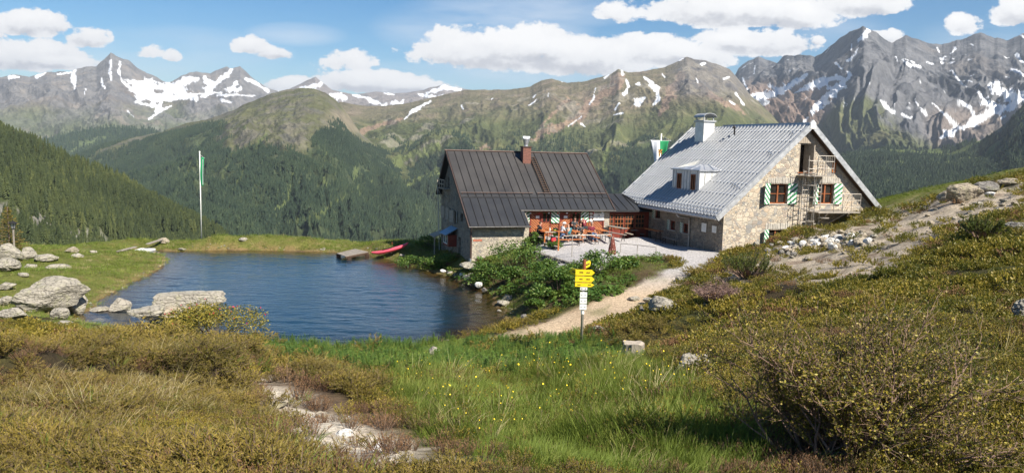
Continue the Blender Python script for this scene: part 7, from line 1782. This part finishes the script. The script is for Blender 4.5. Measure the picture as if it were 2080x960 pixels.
def person(px, py, face, label, shirt='shirt_teal', legs='jeans', hair='hair_brown', hat=None, lean=.12, arms='table', seat=.44, short=False, sc=.9, loc=None):
    g = TP(px, py, seat*sc) if loc is None else np.array(loc); z = float(bil(g[0], g[1])); r = empty('person', (g[0], g[1], z), face-math.pi/2, label, 'person', None); r.scale = (sc, sc, sc)
    # local: +y is forward
    hip = Vector((0, 0, seat+.09)); chest = hip+Vector((0, lean*.6, .34)); neck = hip+Vector((0, lean, .52)); head = neck+Vector((0, .03, .125))
    V = [hip, hip+Vector((0, lean*.3, .17)), chest, neck, neck+Vector((0, .01, .05)), head, head+Vector((0, 0, .08))]; E = [(0, 1), (1, 2), (2, 3), (3, 4), (4, 5), (5, 6)]
    Rr = [(.15, .11), (.14, .10), (.165, .11), (.085, .07), .058, (.088, .10), (.074, .082)]
    sh = {}; LG = {}
    for s in (-1, 1):
        shd = chest+Vector((s*.18, 0, .10)); elb = shd+(Vector((s*.06, .13, -.25)) if arms == 'table' else Vector((s*.05, .02, -.28))); wr = elb+(Vector((-s*.08, .22, .04)) if arms == 'table' else Vector((-s*.02, .20, -.08)))
        i = len(V); V += [shd, elb, wr, wr+Vector((-s*.02, .07, 0))]; E += [(2, i), (i, i+1), (i+1, i+2), (i+2, i+3)]; Rr += [.058, .042, .030, (.036, .018)]; sh[s] = (shd, elb, wr)
        pb = i+3
        for k in range(4):
            j = len(V); b0 = V[pb]+Vector((s*(.024-.016*k), .03, 0)); ln = (.036, .04, .038, .03)[k]; V += [b0, b0+Vector((0, ln, -.008)), b0+Vector((0, ln*1.6, -.03))]; E += [(pb, j), (j, j+1), (j+1, j+2)]; Rr += [.009, .008, .007]
        j = len(V); V += [V[i+2]+Vector((-s*.045, .04, .0)), V[i+2]+Vector((-s*.06, .075, -.01))]; E += [(i+2, j), (j, j+1)]; Rr += [.011, .009]
        hp = hip+Vector((s*.09, .03, -.03)); kn = hip+Vector((s*.13, .44, .0)); an = Vector((s*.13, .46, .09)); toe = Vector((s*.15, .62, .035))
        i = len(V); V += [hp, kn, an, toe]; E += [(0, i), (i, i+1), (i+1, i+2), (i+2, i+3)]; Rr += [.088, .062, .042, (.04, .03)]; LG[s] = (hp, kn, an, toe)
    body = skinned('body', V, E, Rr, MAT['skin'], r)
    # face
    f = MB()
    hc = head+Vector((0, 0, .02))
    f.add([hc+Vector((-.012, .085, -.01)), hc+Vector((.012, .085, -.01)), hc+Vector((0, .115, -.015)), hc+Vector((0, .088, .03))], [(0, 1, 2), (0, 2, 3), (1, 3, 2)]); f.build('nose', MAT['skin'], r)
    ey = MB()
    for s in (-1, 1): ey.box(hc.x+s*.032-.012, hc.x+s*.032+.012, hc.y+.090, hc.y+.098, hc.z+.018, hc.z+.026)
    ey.box(-.022, .022, hc.y+.083, hc.y+.090, hc.z-.045, hc.z-.038); ey.build('eyes_and_mouth', MAT['hair_brown'], r)
    # shirt
    V2 = [hip+Vector((0, 0, .02)), hip+Vector((0, lean*.3, .17)), chest, neck-Vector((0, 0, .03))]; E2 = [(0, 1), (1, 2), (2, 3)]; R2 = [(.17, .13), (.16, .12), (.195, .13), (.085, .07)]
    for s in (-1, 1):
        i = len(V2); V2 += [sh[s][0], sh[s][0].lerp(sh[s][1], .75)]; E2 += [(2, i), (i, i+1)]; R2 += [.085, .064]
    skinned('shirt', V2, E2, R2, MAT[shirt], r)
    V3 = [hip]; E3 = []; R3 = [(.165, .13)]
    for s in (-1, 1):
        i = len(V3); V3 += [LG[s][0], LG[s][1]]; E3 += [(0, i), (i, i+1)]; R3 += [.10, .074]
        if not short: V3.append(LG[s][2]+Vector((0, 0, .02))); E3.append((i+1, i+2)); R3.append(.056)
    skinned('trousers', V3, E3, R3, MAT[legs], r)
    for s in (-1, 1): skinned('shoe', [LG[s][2]-Vector((0, .03, .04)), LG[s][3]], [(0, 1)], [(.048, .045), (.045, .035)], MAT['shoe'], r)
    if hair:
        bm = bmesh.new(); bmesh.ops.create_icosphere(bm, subdivisions=3, radius=1)
        for v in bm.verts: q = v.co; v.co = Vector((q.x*.098, q.y*.112-.014, q.z*.10+.062)); 
        bmesh.ops.delete(bm, geom=[v for v in bm.verts if v.co.z < .075+max(0, v.co.y)*.5 and v.co.y > -.05 or v.co.z < -.02], context='VERTS')
        me = bpy.data.meshes.new('hair'); bm.to_mesh(me); bm.free(); me.transform(Matrix.Translation(head)); o = link('hair', me, r, MAT[hair]); so = o.modifiers.new('s', 'SOLIDIFY'); so.thickness = .012
    if hat:
        m = MB(); c = head+Vector((0, -.005, .09)); m.tube([c, c+Vector((0, 0, .015))], [.17, .165], 18); m.tube([c+Vector((0, 0, .012)), c+Vector((0, 0, .08)), c+Vector((0, 0, .10))], [.105, .095, .06], 18); m.build('hat', MAT[hat], r)
    return r
E_ = 0.; Nn = math.pi/2; Sd = -math.pi/2
person(1139, 476, RZ+.15, 'man in a white shirt and sun hat sitting sideways on the bench', 'shirt_white', 'jeans', None, 'hat_white', .22)
person(1156, 477, RZ+Nn, 'bald man in a teal shirt seen from behind on the front bench', 'shirt_teal', 'trousers_dark', None, lean=.16)
person(1177, 474, RZ+Sd-.2, 'guest in a dark grey shirt and shorts facing the pond', 'shirt_grey', 'shorts', 'hair_brown', lean=.2, short=True)
person(1201, 474, RZ+Sd+.1, 'guest in a dark red top and blue jeans with raised face', 'shirt_red', 'jeans', 'hair_grey', lean=.05, arms='lap')
person(1165, 466, RZ+Sd, 'guest in dark clothes behind the bald man', 'shirt_grey', 'trousers_dark', 'hair_brown', lean=.18)
person(1188, 466, RZ+Nn+.3, 'guest in brown red clothes leaning over the middle table', 'shirt_red', 'trousers_dark', 'hair_brown', lean=.25)
person(1092, 470, RZ+.1, 'guest in dark clothes at the table beside the stone wing', 'trousers_dark', 'trousers_dark', 'hair_brown', lean=.2)
def tabletop_items():
    for i, (px, py, nm, lab, mt) in enumerate(((1117, 464, 'bottle', 'white bottle on the second orange table', 'white_paint'), (1143, 461, 'jug', 'pale jug on the table behind the white shirt', 'white_paint'), (1192, 460, 'glass_mug', 'amber drink on the table between the guests', 'orange_wood'))):
        g = onz(px, py, TZ+.68); m = MB(); m.tube([(0, 0, 0), (0, 0, .12), (0, 0, .16), (0, 0, .22)], [.04, .04, .02, .02] if i == 0 else [.045, .05, .045, .05], 12); o = m.build(nm, MAT[mt]); o.location = (g[0], g[1], float(bil(g[0], g[1]))+.681); tag(o, lab, nm.replace('glass_', ''))
tabletop_items()
